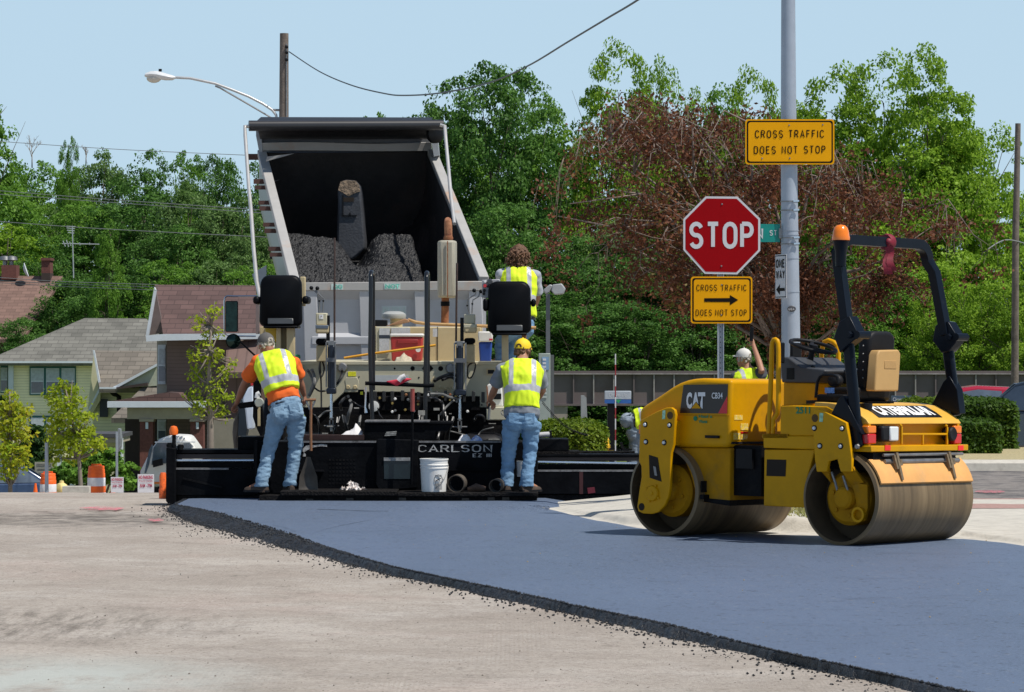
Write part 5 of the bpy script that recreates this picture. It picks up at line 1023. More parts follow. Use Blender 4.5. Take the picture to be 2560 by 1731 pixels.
part(lambda m: bp(m, k1, 480, 560, 530, 1060, 37.4, .06), 'grey_post', mat('grey_brown_post', (.20, .16, .16), rough=.6))
part(lambda m: bp(m, k1, 1150, 195, 1228, 640, 37.2, .1), 'control_panel', CRM2, bevel=.008)
part(lambda m: bp(m, k1, 1065, 1370, 1150, 1445, 37.1, .1), 'green_cap', mat('green_plastic', (.0, .28, .12), rough=.4), bevel=.02)
s2 = seat(kp2, 1565, 2045, 712, 1285, 36.7, [(2040, 905, 2095, 990), (1515, 900, 1575, 1040)], [(1720, 1280, 1795, 1600, CRM2, .2), (1940, 1260, 1990, 1350, RUST, .3)])
pn = part(lambda m: pp_(m, kp2, [(1505, 700), (1700, 690), (1700, 780), (1590, 820), (1570, 900), (1508, 890)], 36.85, .1), 'control_panel', mat('panel_grey', (.35, .35, .36), rough=.45, var=.3, vs=20), bevel=.008)
for x, y, r, m_ in ((1538, 765, .022, REDL), (1590, 720, .035, mat('knob_grey', (.05, .05, .055), rough=.3)), (1530, 815, .02, BLKP), (1525, 850, .018, BLKP), (1575, 770, .018, BLKP), (1540, 720, .014, WHITE)): disc(kp2, x, y, r, 36.85, 'knob', m_, pn, .03)
# --- engine hood, muffler, air cleaner
eng = part(lambda m: bp(m, kp2, 345, 1210, 1500, 1600, 38.3, 1.5), 'engine_hood', CRM2, bevel=.015)
part(lambda m: bp(m, kp2, 345, 1212, 720, 1600, 38.25, .06), 'radiator_panel', CRM, eng, bevel=.008)
for x0, y0, x1, y1, m_ in ((385, 1228, 500, 1300, 1), (515, 1222, 722, 1300, 1), (382, 1300, 500, 1335, 2), (385, 1340, 495, 1500, 1), (970, 1230, 1018, 1320, 1)): part(lambda m: bp(m, kp2, x0, y0, x1, y1, 38.235, .02), 'label_plate', mat('label_silver', (.50, .52, .54), rough=.45, var=.2, vs=30) if m_ == 1 else mat('label_dark', (.03, .04, .06), rough=.4), eng)
part(lambda m: bp(m, kp2, 1018, 1210, 1024, 1600, 38.29, .02), 'panel_seam', BLKM, eng)
for i in range(9): part(lambda m: bp(m, kp2, 328, 1300+i*30, 342, 1320+i*30, 38.3, .02), 'louvre', BLKM, eng)
part(lambda m: bp(m, kp2, 310, 1205, 345, 1600, 38.32, .3), 'hood_side', CRM2, eng)
ac = part(lambda m: m.lathe([(.14, 0), (.15, .03), (.145, .055), (.11, .08), (.07, .09), (.0001, .09)], P(*kp2(545, 1122), 38.9), n=28), 'air_cleaner_cap', mat('grey_plastic_cap', (.33, .34, .33), rough=.5)); part(lambda m: m.cyl(P(*kp2(570, 1225), 38.9), P(*kp2(570, 1115), 38.9), .075), 'air_cleaner_neck', CRM2, ac)
part(lambda m: bp(m, kp2, 330, 1135, 470, 1205, 38.6, .2), 'dark_bracket', BLKP, bevel=.01)
mf = part(lambda m: m.prism([P(*kp2(x, 895), 38.9)+Vector((0, dy, 0)) for x, dy in ((1020, 0), (1045, -.16), (1205, -.16), (1232, 0), (1205, .16), (1045, .16))], (0, 0, P(*kp2(0, 270), 38.9).z-P(*kp2(0, 895), 38.9).z)), 'muffler', mat('muffler_cream', (.36, .335, .265), rough=.6, var=.08, dirt=(.26, .14, .07), ds=3, da=.3, dsz=.25), bevel=.03)
part(lambda m: m.bar(P(*kp2(1130, 275), 38.72), P(*kp2(1130, 890), 38.72), .012), 'muffler_seam', RUST, mf)
part(lambda m: m.cyl(P(*kp2(1100, 1180), 38.9), P(*kp2(1105, 890), 38.9), .047), 'exhaust_pipe', RUST, mf); part(lambda m: m.cyl(P(*kp2(1104, 985), 38.9), P(*kp2(1104, 935), 38.9), .055), 'pipe_clamp', BLKM, mf)
part(lambda m: m.tube(pts_(kp2, [(1138, 280), (1138, 170), (1137, 110), (1135, 75)], 38.9)+[P(*kp2(1132, 52), 38.9)+Vector((0, .05, 0)), P(*kp2(1130, 45), 38.9)+Vector((0, .1, 0))], [.048, .048, .048, .047, .044, .038], 16), 'exhaust_outlet', mat('rust_orange_pipe', (.36, .16, .08), rough=.85, var=.35, vs=12, dirt=(.14, .04, .025), ds=7, da=.5), mf)
part(lambda m: m.lathe([(.055, .0), (.06, .02), (.05, .05)], P(*kp2(1138, 262), 38.9), n=16), 'pipe_collar', RUST, mf)
# --- hand rails, rods, rear step
for k, pts in ((kp4, [(790, 1290), (775, 900), (765, 560), (770, 300), (772, 120)]), (kp5, [(345, 1290), (345, 900), (350, 560), (358, 300), (355, 60)])):
    u, v = kp2(292, 622) if k is kp4 else kp2(900, 630); D = 36.1
    base = [P(*k(*p), D) for p in pts]; top = P(u, v+8, D); ar_ = [top+Vector((0, .0, 0)), top+Vector((0, .04, .035)), top+Vector((0, .12, .05)), top+Vector((0, .5, .05)), top+Vector((0, .58, .03)), top+Vector((0, .62, -.05)), top+Vector((0, .62, -1.3))]
    part(lambda m: m.tube(base+ar_, .0235, 12), 'hand_rail', mat('rail_black', (.008, .009, .012), rough=.3, var=.2))
part(lambda m: m.tube(pts_(kp4, [(715, 905), (780, 905), (1370, 930), (1430, 925)], 36.08), .022, 10), 'cross_bar', SCR)
step = part(lambda m: bp(m, kp4, 712, 1300, 1620, 1330, 35.7, .45), 'rear_step', SCR, bevel=.008); part(lambda m: pp_(m, kp4, [(712, 1330), (1620, 1325), (1560, 1400), (1440, 1400), (1440, 1490), (840, 1480), (700, 1490)], 35.72, .1), 'step_riser', SCR, step)
part(lambda m: bp(m, kp4, 712, 1290, 1380, 1306, 35.69, .44), 'step_edge', MATS['dusty_edge'], step)
for i in range(3): part(lambda m: m.bar(P(*kp4(915+i*8, 1445-i*16), 35.715), P(*kp4(1035+i*3, 1437-i*16), 35.715), .012), 'worn_text', mat('faded_print', (.30, .30, .29), rough=.7, var=.5, vs=40), step)
for k, x0, y0, x1, y1, D in ((kp4, 398, -600, 398, 470, 37.2), (kp2, 1232, 515, 1222, 1400, 37.2)): part(lambda m: m.tube(pts_(k, [(x0, y0), (x1, y1)], D), .012, 8), 'steel_rod', mat('rusty_rod', (.055, .03, .024), rough=.6, var=.4, vs=20))
# left side arm with round lamp, held by the worker; grey rail on right
part(lambda m: pp_(m, kw, [(300, 660), (560, 625), (560, 320), (680, 310), (680, 640), (640, 720), (560, 715), (360, 740)], 35.9, .06), 'control_arm', SCR, bevel=.008)
part(lambda m: pp_(m, kw, [(560, 715), (690, 700), (720, 1000), (690, 1200), (600, 1000), (555, 860)], 36.1, .2), 'side_arm', SCR); part(lambda m: bp(m, kw, 628, 705, 665, 1000, 35.95, .05), 'pale_post', CRM2)
disc(kw, 655, 645, .055, 35.85, 'reflector', mat('grey_reflector', (.35, .37, .33), rough=.25, var=.2), paver, .05)
part(lambda m: m.tube(pts_(kw, [(620, 580), (630, 520), (660, 505)], 35.85), .03, 8), 'white_clip', WHITE)
part(lambda m: bp(m, kp5, 975, 1150, 1240, 1285, 36.4, .4), 'control_box', CRM, bevel=.01); cb = part(lambda m: pp_(m, kp5, [(975, 930), (1010, 905), (1135, 905), (1150, 1150), (985, 1150)], 36.6, .2), 'control_box', mat('white_box', (.66, .66, .62), rough=.5), bevel=.02)
part(lambda m: bp(m, kp5, 1045, 1010, 1130, 1070, 36.58, .04), 'dark_vent', BLKP, cb); part(lambda m: pp_(m, kp5, [(975, 930), (985, 925), (1000, 1100), (985, 1110)], 36.58, .02), 'red_edge', RUST, cb)
part(lambda m: m.tube(pts_(kp5, [(985, 1170), (1000, 1130), (1020, 1115)], 36.0), .018, 10), 'lever_grip', RUB); part(lambda m: m.tube(pts_(kp5, [(1000, 1280), (1005, 1200), (1010, 1150)], 36.0), .015, 8), 'lever_rod', STEEL)
# --- loose things lying on the paver
def rag(name, k, x0, y0, x1, y1, D, dep, m, label, cat='rag', seed=0, n=26, arch=None):
    mb = MB(); a = P(*k(x0, y1), D); b = P(*k(x1, y0), D); w_ = b.x-a.x; h = b.z-a.z; rows = []
    for i in range(n+1):
        t = i/n; prof = math.sin(math.pi*min(1, max(0, t)))**.6 if arch is None else np.interp(t, *zip(*arch)); r = []
        for j in range(13):
            s = j/12; e = math.sin(math.pi*s)**.7; r.append(Vector((a.x+w_*t+.012*noise.noise((t*9, s*4, seed)), D+dep*s, a.z+h*prof*e*(1+.35*noise.noise((t*5+seed, s*3, 2))+.12*noise.noise((t*11, s*7, seed))))))
        rows.append(r)
    mb.loft(rows, False, closed=False); return mb.single(name, m, label, cat, smooth=60)
CLOTH = mat('white_cloth', (.72, .70, .70), rough=.9, var=.1, vs=20, dirt=(.35, .30, .32), ds=14, da=.25)
rag('white_rag', kp4, 430, 1340, 695, 1455, 35.75, .25, CLOTH, 'long white rag draped in an arch by the rear step', seed=3, arch=[(0, .02), (.2, .25), (.55, .75), (.7, .95), (.85, .75), (.97, .3), (1, .02)])
mb = MB()
for i in range(34):                                         # torn papers heaped in a low pile
    c = P(*kS(715+rr_.gauss(0, 75), 712), S0-.38+rr_.random()*.25); c.z += abs(rr_.gauss(0, .035))*(1.2 if abs(c.x-P(*kS(730, 0), S0).x) < .06 else .5); a_ = rr_.uniform(0, 6.28); n_ = 6; w_ = rr_.uniform(.02, .05)
    tl = Vector((rr_.gauss(0, .5), -.7, rr_.uniform(.2, 1))).normalized(); x_ = tl.orthogonal().normalized(); y_ = tl.cross(x_); mb.loft([[c+(x_*(p-2)+y_*(q-2))*w_*.5+tl*.016*rr_.gauss(0, 1) for q in range(5)] for p in range(5)], False, closed=False)
mb.single('litter', mat('soiled_paper', (.66, .61, .58), rough=.9, var=.3, vs=14, dirt=(.25, .13, .08), ds=9, da=.4), 'crumpled white and brown paper scraps on the black walkway', 'litter', smooth=0)
rag('white_rag', kS, 1720, 150, 1850, 208, S0+.05, .2, CLOTH, 'bunched white rag above the worn white lettering on the screed', seed=5); rag('blue_rag', kS, 1850, 160, 1955, 206, S0+.03, .2, mat('blue_white_rag', (.22, .30, .55), rough=.9, var=.3, vs=20, dirt=(.7, .7, .75), ds=16, da=.5), 'small blue and white rag beside the bunched white rag', seed=6)
rag('canvas_gloves', kp5, 20, 600, 215, 690, 37.5, .3, mat('canvas_cloth', (.42, .38, .29), rough=.95, var=.3, vs=20), 'crumpled pale canvas gloves in front of the red cooler', 'gloves', seed=4)
mb = MB(); a = pts_(kp4, [(925, 885), (1040, 935), (1160, 880), (1200, 860), (1130, 850)], 36.05); mb.prism(a, (0, .2, 0)); g_ = mb.single('red_glove', mat('red_cloth', (.55, .03, .06), rough=.8, var=.25, vs=20), 'red and white work glove lying on the black cross bar', 'glove', bevel=.02)
mb = MB(); mb.tube(pts_(kp4, [(1060, 880), (1090, 845), (1130, 830)], 36.02), .03, 12); cf = mb.part('cuff', CLOTH, g_)
# coolers
def cooler(name, k, x0, x1, y0, yl, y1, D, dep, m, lid, label, white_below=None):
    a = P(*k(x0, y1), D); t = thing(name, label, 'cooler', ((a.x+P(*k(x1, 0), D).x)/2, D+dep/2, a.z)); 
    mb = MB(); u0, v0 = k(x0+6, yl); u1, v1 = k(x1-6, y1); A0 = P(u0, v0, D); B0 = P(u1, v1, D); i_ = .015
    mb.add([Vector((x, y, z)) for z, q_ in ((B0.z, i_), (A0.z, 0)) for x, y in ((A0.x+q_, D+q_), (B0.x-q_, D+q_), (B0.x-q_, D+dep-q_), (A0.x+q_, D+dep-q_))], [(3, 2, 1, 0), (4, 5, 6, 7), (0, 1, 5, 4), (1, 2, 6, 5), (2, 3, 7, 6), (3, 0, 4, 7)]); b = mb.part('body', m, t, bevel=.02)
    mb = MB(); bp(mb, k, x0, y0, x1, yl, D-.01, dep+.02); mb.part('lid', lid, t, bevel=.015); return t, b
RC = mat('cooler_red', (.42, .035, .03), rough=.45, var=.1, dirt=(.30, .10, .08), ds=3, da=.2); WP = mat('cooler_white', (.72, .70, .66), rough=.5, var=.06, dirt=(.45, .4, .32), ds=3, da=.2)
t, b = cooler('red_cooler', kp2, 500, 866, 1285, 1320, 1585, 37.6, .42, RC, WP, 'red cooler with a white lid on the paver deck behind the hand rails')
mb = MB(); bp(mb, kp2, 580, 1350, 810, 1392, 37.592, .02); mb.part('handle_recess', mat('cooler_red_dark', (.32, .025, .022), rough=.5), t, bevel=.006); mb = MB(); mb.lathe([(.0001, .02), (.03, .02), (.03, 0)], P(*kp2(810, 1460), 37.59), (0, -1, 0), 14); mb.part('drain_plug', WP, t)
t, b = cooler('blue_cooler', kp2, 1462, 1622, 1262, 1375, 1598, 37.7, .36, mat('cooler_blue', (.008, .045, .26), rough=.4, var=.1), WP, 'blue cooler with tall white lid standing below the right seat')
mb = MB(); bp(mb, kp2, 1585, 1340, 1622, 1360, 37.68, .012); mb.part('red_mark', REDL, t)
# buckets
def bucket(k, x0, x1, y0, y1, D, label, hw=True):
    a = P(*k((x0+x1)/2, y1), D); r = (P(*k(x1, 0), D).x-P(*k(x0, 0), D).x)/2; h = P(*k(0, y0), D).z-a.z; t = thing('plastic_bucket', label, 'bucket', a); mb = MB()
    mb.lathe([(.0001, 0), (r*.88, 0), (r*.885, .01), (r*.96, h*.70), (r*1.0, h*.705), (r*1.0, h*.73), (r*.965, h*.74), (r*.97, h*.79), (r*1.01, h*.80), (r*1.01, h*.825), (r*.975, h*.84), (r*.98, h*.95), (r*1.02, h*.955), (r*1.02, h), (r*.96, h), (r*.95, h*.7), (r*.86, .02), (.0001, .02)], a, n=36, cap=False)
    b = mb.part('bucket_body', mat('bucket_white', (.74, .73, .70), rough=.45, var=.04, dirt=(.42, .25, .14), ds=4, da=.14, dsz=.6), t)
    mb = MB(); mb.tube([a+Vector((r*1.0*math.cos(R(q_)), -r*1.0*abs(math.sin(R(q_)))-.01, h*.78-.20*math.sin(R(q_)))) for q_ in range(0, 91, 10)] , .004, 6); mb.part('handle', STEEL, t)
    return t, a, r, h
t, a, r, h = bucket(kS, 1355, 1628, 375, 693, S0-.45, 'white plastic bucket standing on the black walkway below the white lettering')
mb = MB(); mb.tube([a+Vector((.05+.045*math.cos(i*.524), -math.sqrt(max(0, (r*.92)**2-(.05+.045*math.cos(i*.524))**2))-.004, h*.37+.055*math.sin(i*.524))) for i in range(13)], .0022, 5); mb.bar(a+Vector((.02, -r*.92-.003, h*.33)), a+Vector((.08, -r*.915-.003, h*.42)), .008)
mb.part('warning_symbol', BLKP, t)
mb = MB()
for i in range(9):
    z = h*(.08+.025*i) if i < 7 else h*(.47+.04*(i-7)); mb.bar(a+Vector((.015, -r*.925, z)), a+Vector((.09, -r*.90, z)), .006)
mb.part('warning_text', mat('grey_print', (.25, .25, .25), rough=.7), t)
bucket(kX, 0-60, 45, 520, 800, S0-.1, 'white plastic bucket half hidden by the jeans of the worker in the yellow cap', False)
bucket(kS, 2290, 2420, 385, 650, S0-.3, 'narrow white bucket standing between the legs of the yellow capped worker') if False else None
# pipes lying on the walkway
PIPE = mat('dirty_pipe', (.075, .06, .045), rough=.75, var=.4, vs=14)
for (x0, x1, y0, y1, lab) in ((1618, 1790, 520, 668, 'round brown steel collar lying beside the white bucket'), (2020, 2150, 525, 660, 'round dark steel collar lying by the feet of the yellow capped worker')):
    c = P(*kS((x0+x1)/2, (y0+y1)/2), S0-.4); r = (P(*kS(x1, 0), S0-.4).x-P(*kS(x0, 0), S0-.4).x)/2; c.z = P(*kS(0, 700), S0-.4).z+r*.98
    mb = MB(); mb.lathe([(r, 0), (r, .13), (r*.90, .13), (r*.90, 0), (r, 0)], c+Vector((0, -.12, 0)), (.22, .97, .05), 28, cap=False); mb.single('steel_collar', PIPE, lab, 'pipe')
mb = MB(); mb.tube(pts_(kS, [(1820, 680), (1900, 655), (1990, 672)], S0-.35), [.03, .045, .03], 10); mb.single('glove', mat('brown_leather', (.10, .06, .04), rough=.8, var=.4, vs=14), 'brown leather glove lying on the walkway right of the steel collar', 'glove')
# tools
WOOD = mat('wooden_handle', (.46, .27, .10), rough=.6, var=.15, vs=20, dirt=(.22, .12, .06), ds=8, da=.25); YW = mat('yellow_handle_paint', (.70, .33, .02), rough=.45, var=.1, dirt=(.3, .17, .07), ds=4, da=.25)
t = thing('asphalt_lute', 'long wooden handled rake lying across the top of the engine hood', 'rake', P(*kp2(1300, 1190), 38.1)); mb = MB(); mb.tube(pts_(kp2, [(700, 1130), (780, 1160), (900, 1178), (1300, 1195), (2095, 1222)], 38.1), [.016, .019, .019, .019, .02], 10); mb.part('handle', WOOD, t); mb = MB(); pp_(mb, kp2, [(450, 1205), (660, 1120), (700, 1130), (720, 1160), (600, 1185)], 38.05, .08); mb.part('blade', mat('rusty_wood_blade', (.30, .16, .08), rough=.8, var=.3), t, bevel=.01)
mb = MB(); mb.tube(pts_(kp2, [(0, 1552), (300, 1505), (600, 1465), (1000, 1412)], 37.3)+[], .0145, 10); mb.single('tool_handle', YW, 'long yellow painted tool handle slanting across the red cooler', 'tool handle')
t = thing('sledge_hammer', 'red gripped steel bar standing upright before the rear step', 'steel bar', P(*kp5(205, 1900), S0-.3)); mb = MB(); mb.tube(pts_(kp5, [(212, 960), (212, 1195)], S0-.2), .024, 12); mb.part('grip', mat('red_brown_grip', (.26, .05, .04), rough=.5, var=.2, vs=20), t); mb = MB(); mb.tube(pts_(kp5, [(212, 1180), (208, 1500), (200, 1950)], S0-.2), .0145, 10); mb.part('shaft', SCR, t)
mb = MB(); mb.tube(pts_(kp4, [(720, 945), (722, 1000), (715, 1150), (725, 1210)], 36.0), [.016, .009, .009, .018], 8, squash=.5); mb.single('wrench', CHROME, 'chrome spanner hanging from the left hand rail', 'spanner')
t = thing('shovel', 'wooden handled shovel standing upright right of the orange shirted worker', 'shovel', P(*kS(295, 690), S0-.3)); mb = MB(); mb.tube(pts_(kS, [(300, -180), (297, 60), (300, 300)], S0-.3), .016, 10); mb.tube(pts_(kp4, [(95, 1078), (205, 1075)], S0-.3), .015, 10); mb.part('handle', mat('dark_wood', (.22, .10, .045), rough=.5, var=.2, vs=20), t)
mb = MB()
for pts in ([(105, 1085), (150, 1190), (150, 1290)], [(200, 1080), (150, 1190)]): mb.tube(pts_(kp4, pts, S0-.3), .010, 8)
mb.part('grip_fork', STEEL, t); mb = MB(); rows = []
for y, w_, b_ in ((360, 20, 0), (480, 60, .02), (545, 85, .03), (640, 92, .03), (690, 95, .02), (712, 90, .01)):
    rows.append([P(*kS(275+w_*s, y), S0-.32)+Vector((0, b_*(1-s*s)*2+.0, 0)) for s in (-1, -.5, 0, .5, 1)])
mb.loft(rows, False, closed=False); mb.part('blade', mat('shovel_steel', (.085, .075, .065), rough=.5, metal=.4, var=.3, vs=8), t)
# ------------------------------------------------------------------ signs, poles and wires
SRED = mat('sign_red', (.30, .002, .005), rough=.5, var=.04, spec=.08); SWH = mat('sign_white', (.60, .60, .62), rough=.5, var=.03); SYE = mat('sign_yellow', (.80, .36, .004), rough=.5, var=.04, spec=.08); SBK = mat('sign_black', (.010, .008, .006), rough=.6, spec=.08)
GALV = mat('galvanized_steel', (.36, .40, .46), rough=.45, metal=.35, var=.08, vs=5); SBACK = mat('sign_aluminium', (.4, .4, .42), rough=.4, metal=.5); SGR = mat('sign_green', (.0, .24, .20), rough=.45)
kG = K(1640, 260, 2.619)
def gpts(pts, D, k=kG): return [P(*k(x, y), D) for x, y in pts]
def rrect(x0, y0, x1, y1, r, n=5):
    o = []
    for cx_, cy_, a0 in ((x1-r, y0+r, -90), (x1-r, y1-r, 0), (x0+r, y1-r, 90), (x0+r, y0+r, 180)): o += [(cx_+r*math.cos(R(a0+90*i/n)), cy_+r*math.sin(R(a0+90*i/n))) for i in range(n+1)]
    return o
def sign_letters(parent, lines, k, D, m, name='lettering', sw=.17, gap=.2):
    for (t, x0, y0, x1, y1) in lines:
        mb = MB(); a = P(*k(x0, y1), D); b = P(*k(x1, y0), D); strokes(mb, t, a, (1, 0, 0), (0, 0, 1), b.x-a.x, b.z-a.z, sw=sw, gap=gap, off=.001); mb.part(name, m, parent, smooth=0)
def boltheads(parent, pts, k, D, r=.009):
    for x, y in pts: mb = MB(); mb.lathe([(.0001, .006), (r*.7, .005), (r, .0)], P(*k(x, y), D), (0, -1, 0), 10); mb.part('bolt', STEEL, parent)
SD = 31.5
stop = thing('stop_sign', 'red octagonal stop sign on a perforated steel post with a yellow arrow plate below', 'stop sign', P(*kG(424, 2680), SD))
stop.location.z = .15
oc = [(325, 606), (534, 608), (683, 752), (683, 961), (532, 1117), (319, 1113), (179, 957), (179, 754)]; cx0 = sum(p[0] for p in oc)/8; cy0 = sum(p[1] for p in oc)/8
mb = MB(); mb.prism(gpts(oc, SD), (0, .004, 0)); pn = mb.part('octagon_panel', SWH, stop, smooth=0)
mb = MB(); mb.prism(gpts([(cx0+(x-cx0)*.945, cy0+(y-cy0)*.945) for x, y in oc], SD-.002), (0, .0015, 0)); rf = mb.part('red_field', SRED, pn, smooth=0)
sign_letters(pn, [('STOP', 218, 772, 640, 950)], kG, SD-.0035, SWH, sw=.185, gap=.13); boltheads(pn, [(432, 657), (428, 1063)], kG, SD-.003)
def plate(parent, x0, y0, x1, y1, D, lines, sw=.135, brd=13, r=20, gap=.25):
    mb = MB(); mb.prism(gpts(rrect(x0, y0, x1, y1, r), D), (0, .004, 0)); p_ = mb.part('warning_plate', SYE, parent, smooth=0)
    for i, (ins, m_) in enumerate(((brd*.75, SBK), (brd*1.5, SYE))): mb = MB(); mb.prism(gpts(rrect(x0+ins, y0+ins, x1-ins, y1-ins, r*.8), D-.0015*(i+1)), (0, .001, 0)); mb.part('border' if i == 0 else 'yellow_field', m_, p_, smooth=0)
    sign_letters(p_, lines, kG, D-.0045, SBK, sw=sw, gap=gap); return p_
p_ = plate(stop, 228, 1131, 631, 1438, SD-.002, [('CROSS', 265, 1184, 400, 1226), ('TRAFFIC', 426, 1184, 592, 1226), ('DOES', 260, 1347, 366, 1389), ('NOT', 388, 1347, 470, 1389), ('STOP', 492, 1347, 594, 1389)])
mb = MB(); mb.prism(gpts([(316, 1273), (484, 1272), (484, 1252), (538, 1284), (484, 1318), (484, 1298), (316, 1297)], SD-.0075), (0, .001, 0)); mb.part('arrow', SBK, p_, smooth=0); boltheads(p_, [(430, 1186), (428, 1383)], kG, SD-.004)
mb = MB(); a0, a1 = P(*kG(402, 620), SD+.006), P(*kG(445, 620), SD+.006)
mb.loft([[Vector((a0.x, SD+.005, z)), Vector((a0.x+.008, SD+.005, z)), Vector((a0.x+.018, SD+.035, z)), Vector((a1.x-.018, SD+.035, z)), Vector((a1.x-.008, SD+.005, z)), Vector((a1.x, SD+.005, z)), Vector((a1.x-.01, SD+.042, z)), Vector((a0.x+.01, SD+.042, z))] for z in (.1, P(0, 495, SD).z)]); po = mb.part('post', GALV, stop, smooth=0)
for i in range(32): mb = MB(); c = Vector(((a0.x+a1.x)/2, SD+.034, .4+i*.0508)); mb.lathe([(.0001, .0015), (.005, .0015), (.005, -.002)], c, (0, -1, 0), 8); mb.part('post_hole', SBK, po, smooth=0)
# tall steel pole with its signs
PD = 33.2
ub, ut = (1953+2013)/2, (1951+1990)/2; base = P(1982, 1290, PD); top = P(1969, -420, PD)
pole = thing('steel_pole', 'tall pale galvanized steel pole standing on the island behind the roller', 'pole', Vector((base.x, PD, .15)))
mb = MB(); mb.tube([Vector((base.x, PD, .15)), P(1977, 860, PD), P(1971.5, 300, PD), top], [.126, .098, .081, .062], 32); mb.part('shaft', GALV, pole)
mb = MB(); mb.lathe([(.2, 0), (.2, .03), (.14, .04), (.13, .2)], Vector((base.x, PD, .15)), n=24); mb.part('base_plate', GALV, pole)
for y, t in ((640, .006), (698, .006), (830, .004), (858, .004), (878, .006), (918, .006), (1012, .004), (1232, .003)):
    u, v = kG(870, y); c = P(1971.5+(v-300)*.0098, v, PD); r = .081+(v-300)*.00003+.003; mb = MB(); mb.lathe([(r-.002, -t), (r+t*.6, -t), (r+t*.6, t), (r-.002, t)], c, n=32, cap=False); b_ = mb.part('band', STEEL if t > .005 else GALV, pole)
    if t > .005: mb = MB(); mb.bar(c+Vector((.03, -r-.01, 0)), c+Vector((.09, -r-.0, .004)), .022, .016); mb.part('band_clip', CHROME, b_)
mb = MB(); c = P(*kG(888, 1342), PD-.1); mb.lathe([(.0001, .004), (.038, .004), (.045, 0)], c, (.05, -1, 0), 20); o = mb.part('badge', mat('dark_badge', (.05, .05, .055), rough=.4), pole); 
for v in o.data.vertices: v.co.z = (v.co.z-(c.z-.15))*.72+(c.z-.15)
mb = MB(); strokes(mb, 'USA', P(*kG(868, 1352), PD-.107), (1, 0, 0), (0, 0, 1), .06, .022, sw=.16); mb.part('badge_text', SWH, pole, smooth=0)
big = thing('warning_sign', 'large yellow warning sign bolted high on the tall steel pole', 'road sign', P(*kG(876, 397), PD-.12))
plate(big, 585, 101, 1168, 397, PD-.12, [('CROSS', 648, 173, 832, 225), ('TRAFFIC', 868, 171, 1100, 223), ('DOES', 640, 277, 785, 329), ('NOT', 823, 276, 928, 328), ('STOP', 968, 274, 1110, 326)], sw=.15)
boltheads(big, [(872, 140), (1092, 137), (695, 357), (876, 356)], kG, PD-.123)
mb = MB(); mb.pbox(*[kG(860, 0)[0], kG(900, 0)[0]], kG(0, 130)[1], kG(0, 370)[1], PD-.114, .04); mb.part('bracket', STEEL, big)
sn = thing('street_name_sign', 'green street name sign reaching out from the pole behind the stop sign', 'street sign', P(*kG(750, 908), PD-.02))
mb = MB(); mb.prism(gpts([(470, 786), (812, 788), (812, 906), (470, 904)], PD-.02), (0, .01, 0)); s_ = mb.part('blade', SGR, sn, smooth=0, bevel=.001); sign_letters(s_, [('N', 650, 812, 702, 882), ('ST', 744, 827, 792, 863)], kG, PD-.022, SWH, sw=.16)
mb = MB(); mb.pbox(*[kG(805, 0)[0], kG(835, 0)[0]], kG(0, 815)[1], kG(0, 880)[1], PD-.04, .06); mb.part('clamp', STEEL, sn)
ow = thing('one_way_sign', 'narrow white one way sign turned edgewise on the left of the pole', 'road sign', P(*kG(808, 1275), PD-.13))
n_ = Vector((-.95, -.31, 0)).normalized(); tx_ = Vector((-n_.y, n_.x, 0)); wS, hS = .30, .455; a = P(*kG(780, 1275), PD+.02); 
def owp(x, y, o=0): return a+tx_*(wS*x)+Vector((0, 0, hS*y))+n_*o
mb = MB(); mb.prism([owp(0, 0), owp(1, 0), owp(1, 1), owp(0, 1)], -n_*.004); p_ = mb.part('panel', SWH, ow, smooth=0)
for i, (q_, m_) in enumerate(((.03, SBK), (.06, SWH))): mb = MB(); mb.prism([owp(q_, q_*.7, .001+i*.001), owp(1-q_, q_*.7, .001+i*.001), owp(1-q_, 1-q_*.7, .001+i*.001), owp(q_, 1-q_*.7, .001+i*.001)], -n_*.0005); mb.part('border', m_, p_, smooth=0)
for t, y0, y1 in (('ONE', .69, .89), ('WAY', .44, .64)): mb = MB(); strokes(mb, t, owp(.12, y0, .003), tx_, (0, 0, 1), wS*.76, hS*(y1-y0), sw=.2, gap=.2); mb.part('lettering', SBK, p_, smooth=0)
mb = MB(); mb.prism([owp(x, y, .0045) for x, y in ((.12, .2), (.45, .32), (.45, .235), (.88, .235), (.88, .165), (.45, .165), (.45, .08))], -n_*.0005); mb.part('arrow', SBK, p_, smooth=0)
# utility pole with street lamp
WPOLE = mat('weathered_pole', (.16, .13, .11), rough=.9, var=.3, vs=6, dirt=(.05, .045, .04), ds=3, da=.35, dsz=.1, bump=.5, bs=30)
UD = 85.0; kU = K(0, 50, 2.4167); bs = P(709, 0, UD)
up = thing('utility_pole', 'tall weathered wooden utility pole rising behind the raised truck bed', 'utility pole', Vector((bs.x, UD, gz(bs.x, UD))))
mb = MB(); mb.tube([Vector((bs.x-.12, UD, gz(bs.x, UD))), P(709, 500, UD), P(710.5, 84, UD)], [.17, .14, .115], 16); mb.part('shaft', WPOLE, up)
mb = MB(); mb.tube([P(716, 290, UD-.13), P(716, 110, UD-.12)], .018, 6); mb.part('conduit', STEEL, up)
for v in (118, 132, 150): mb = MB(); mb.ball(P(717, v, UD-.15), .045, nu=8, nv=6); mb.part('insulator', BLKP, up)
ls = thing('street_lamp', 'white cobra head street lamp on a curved arm from the wooden pole', 'street lamp', P(*kU(1680, 590), UD))
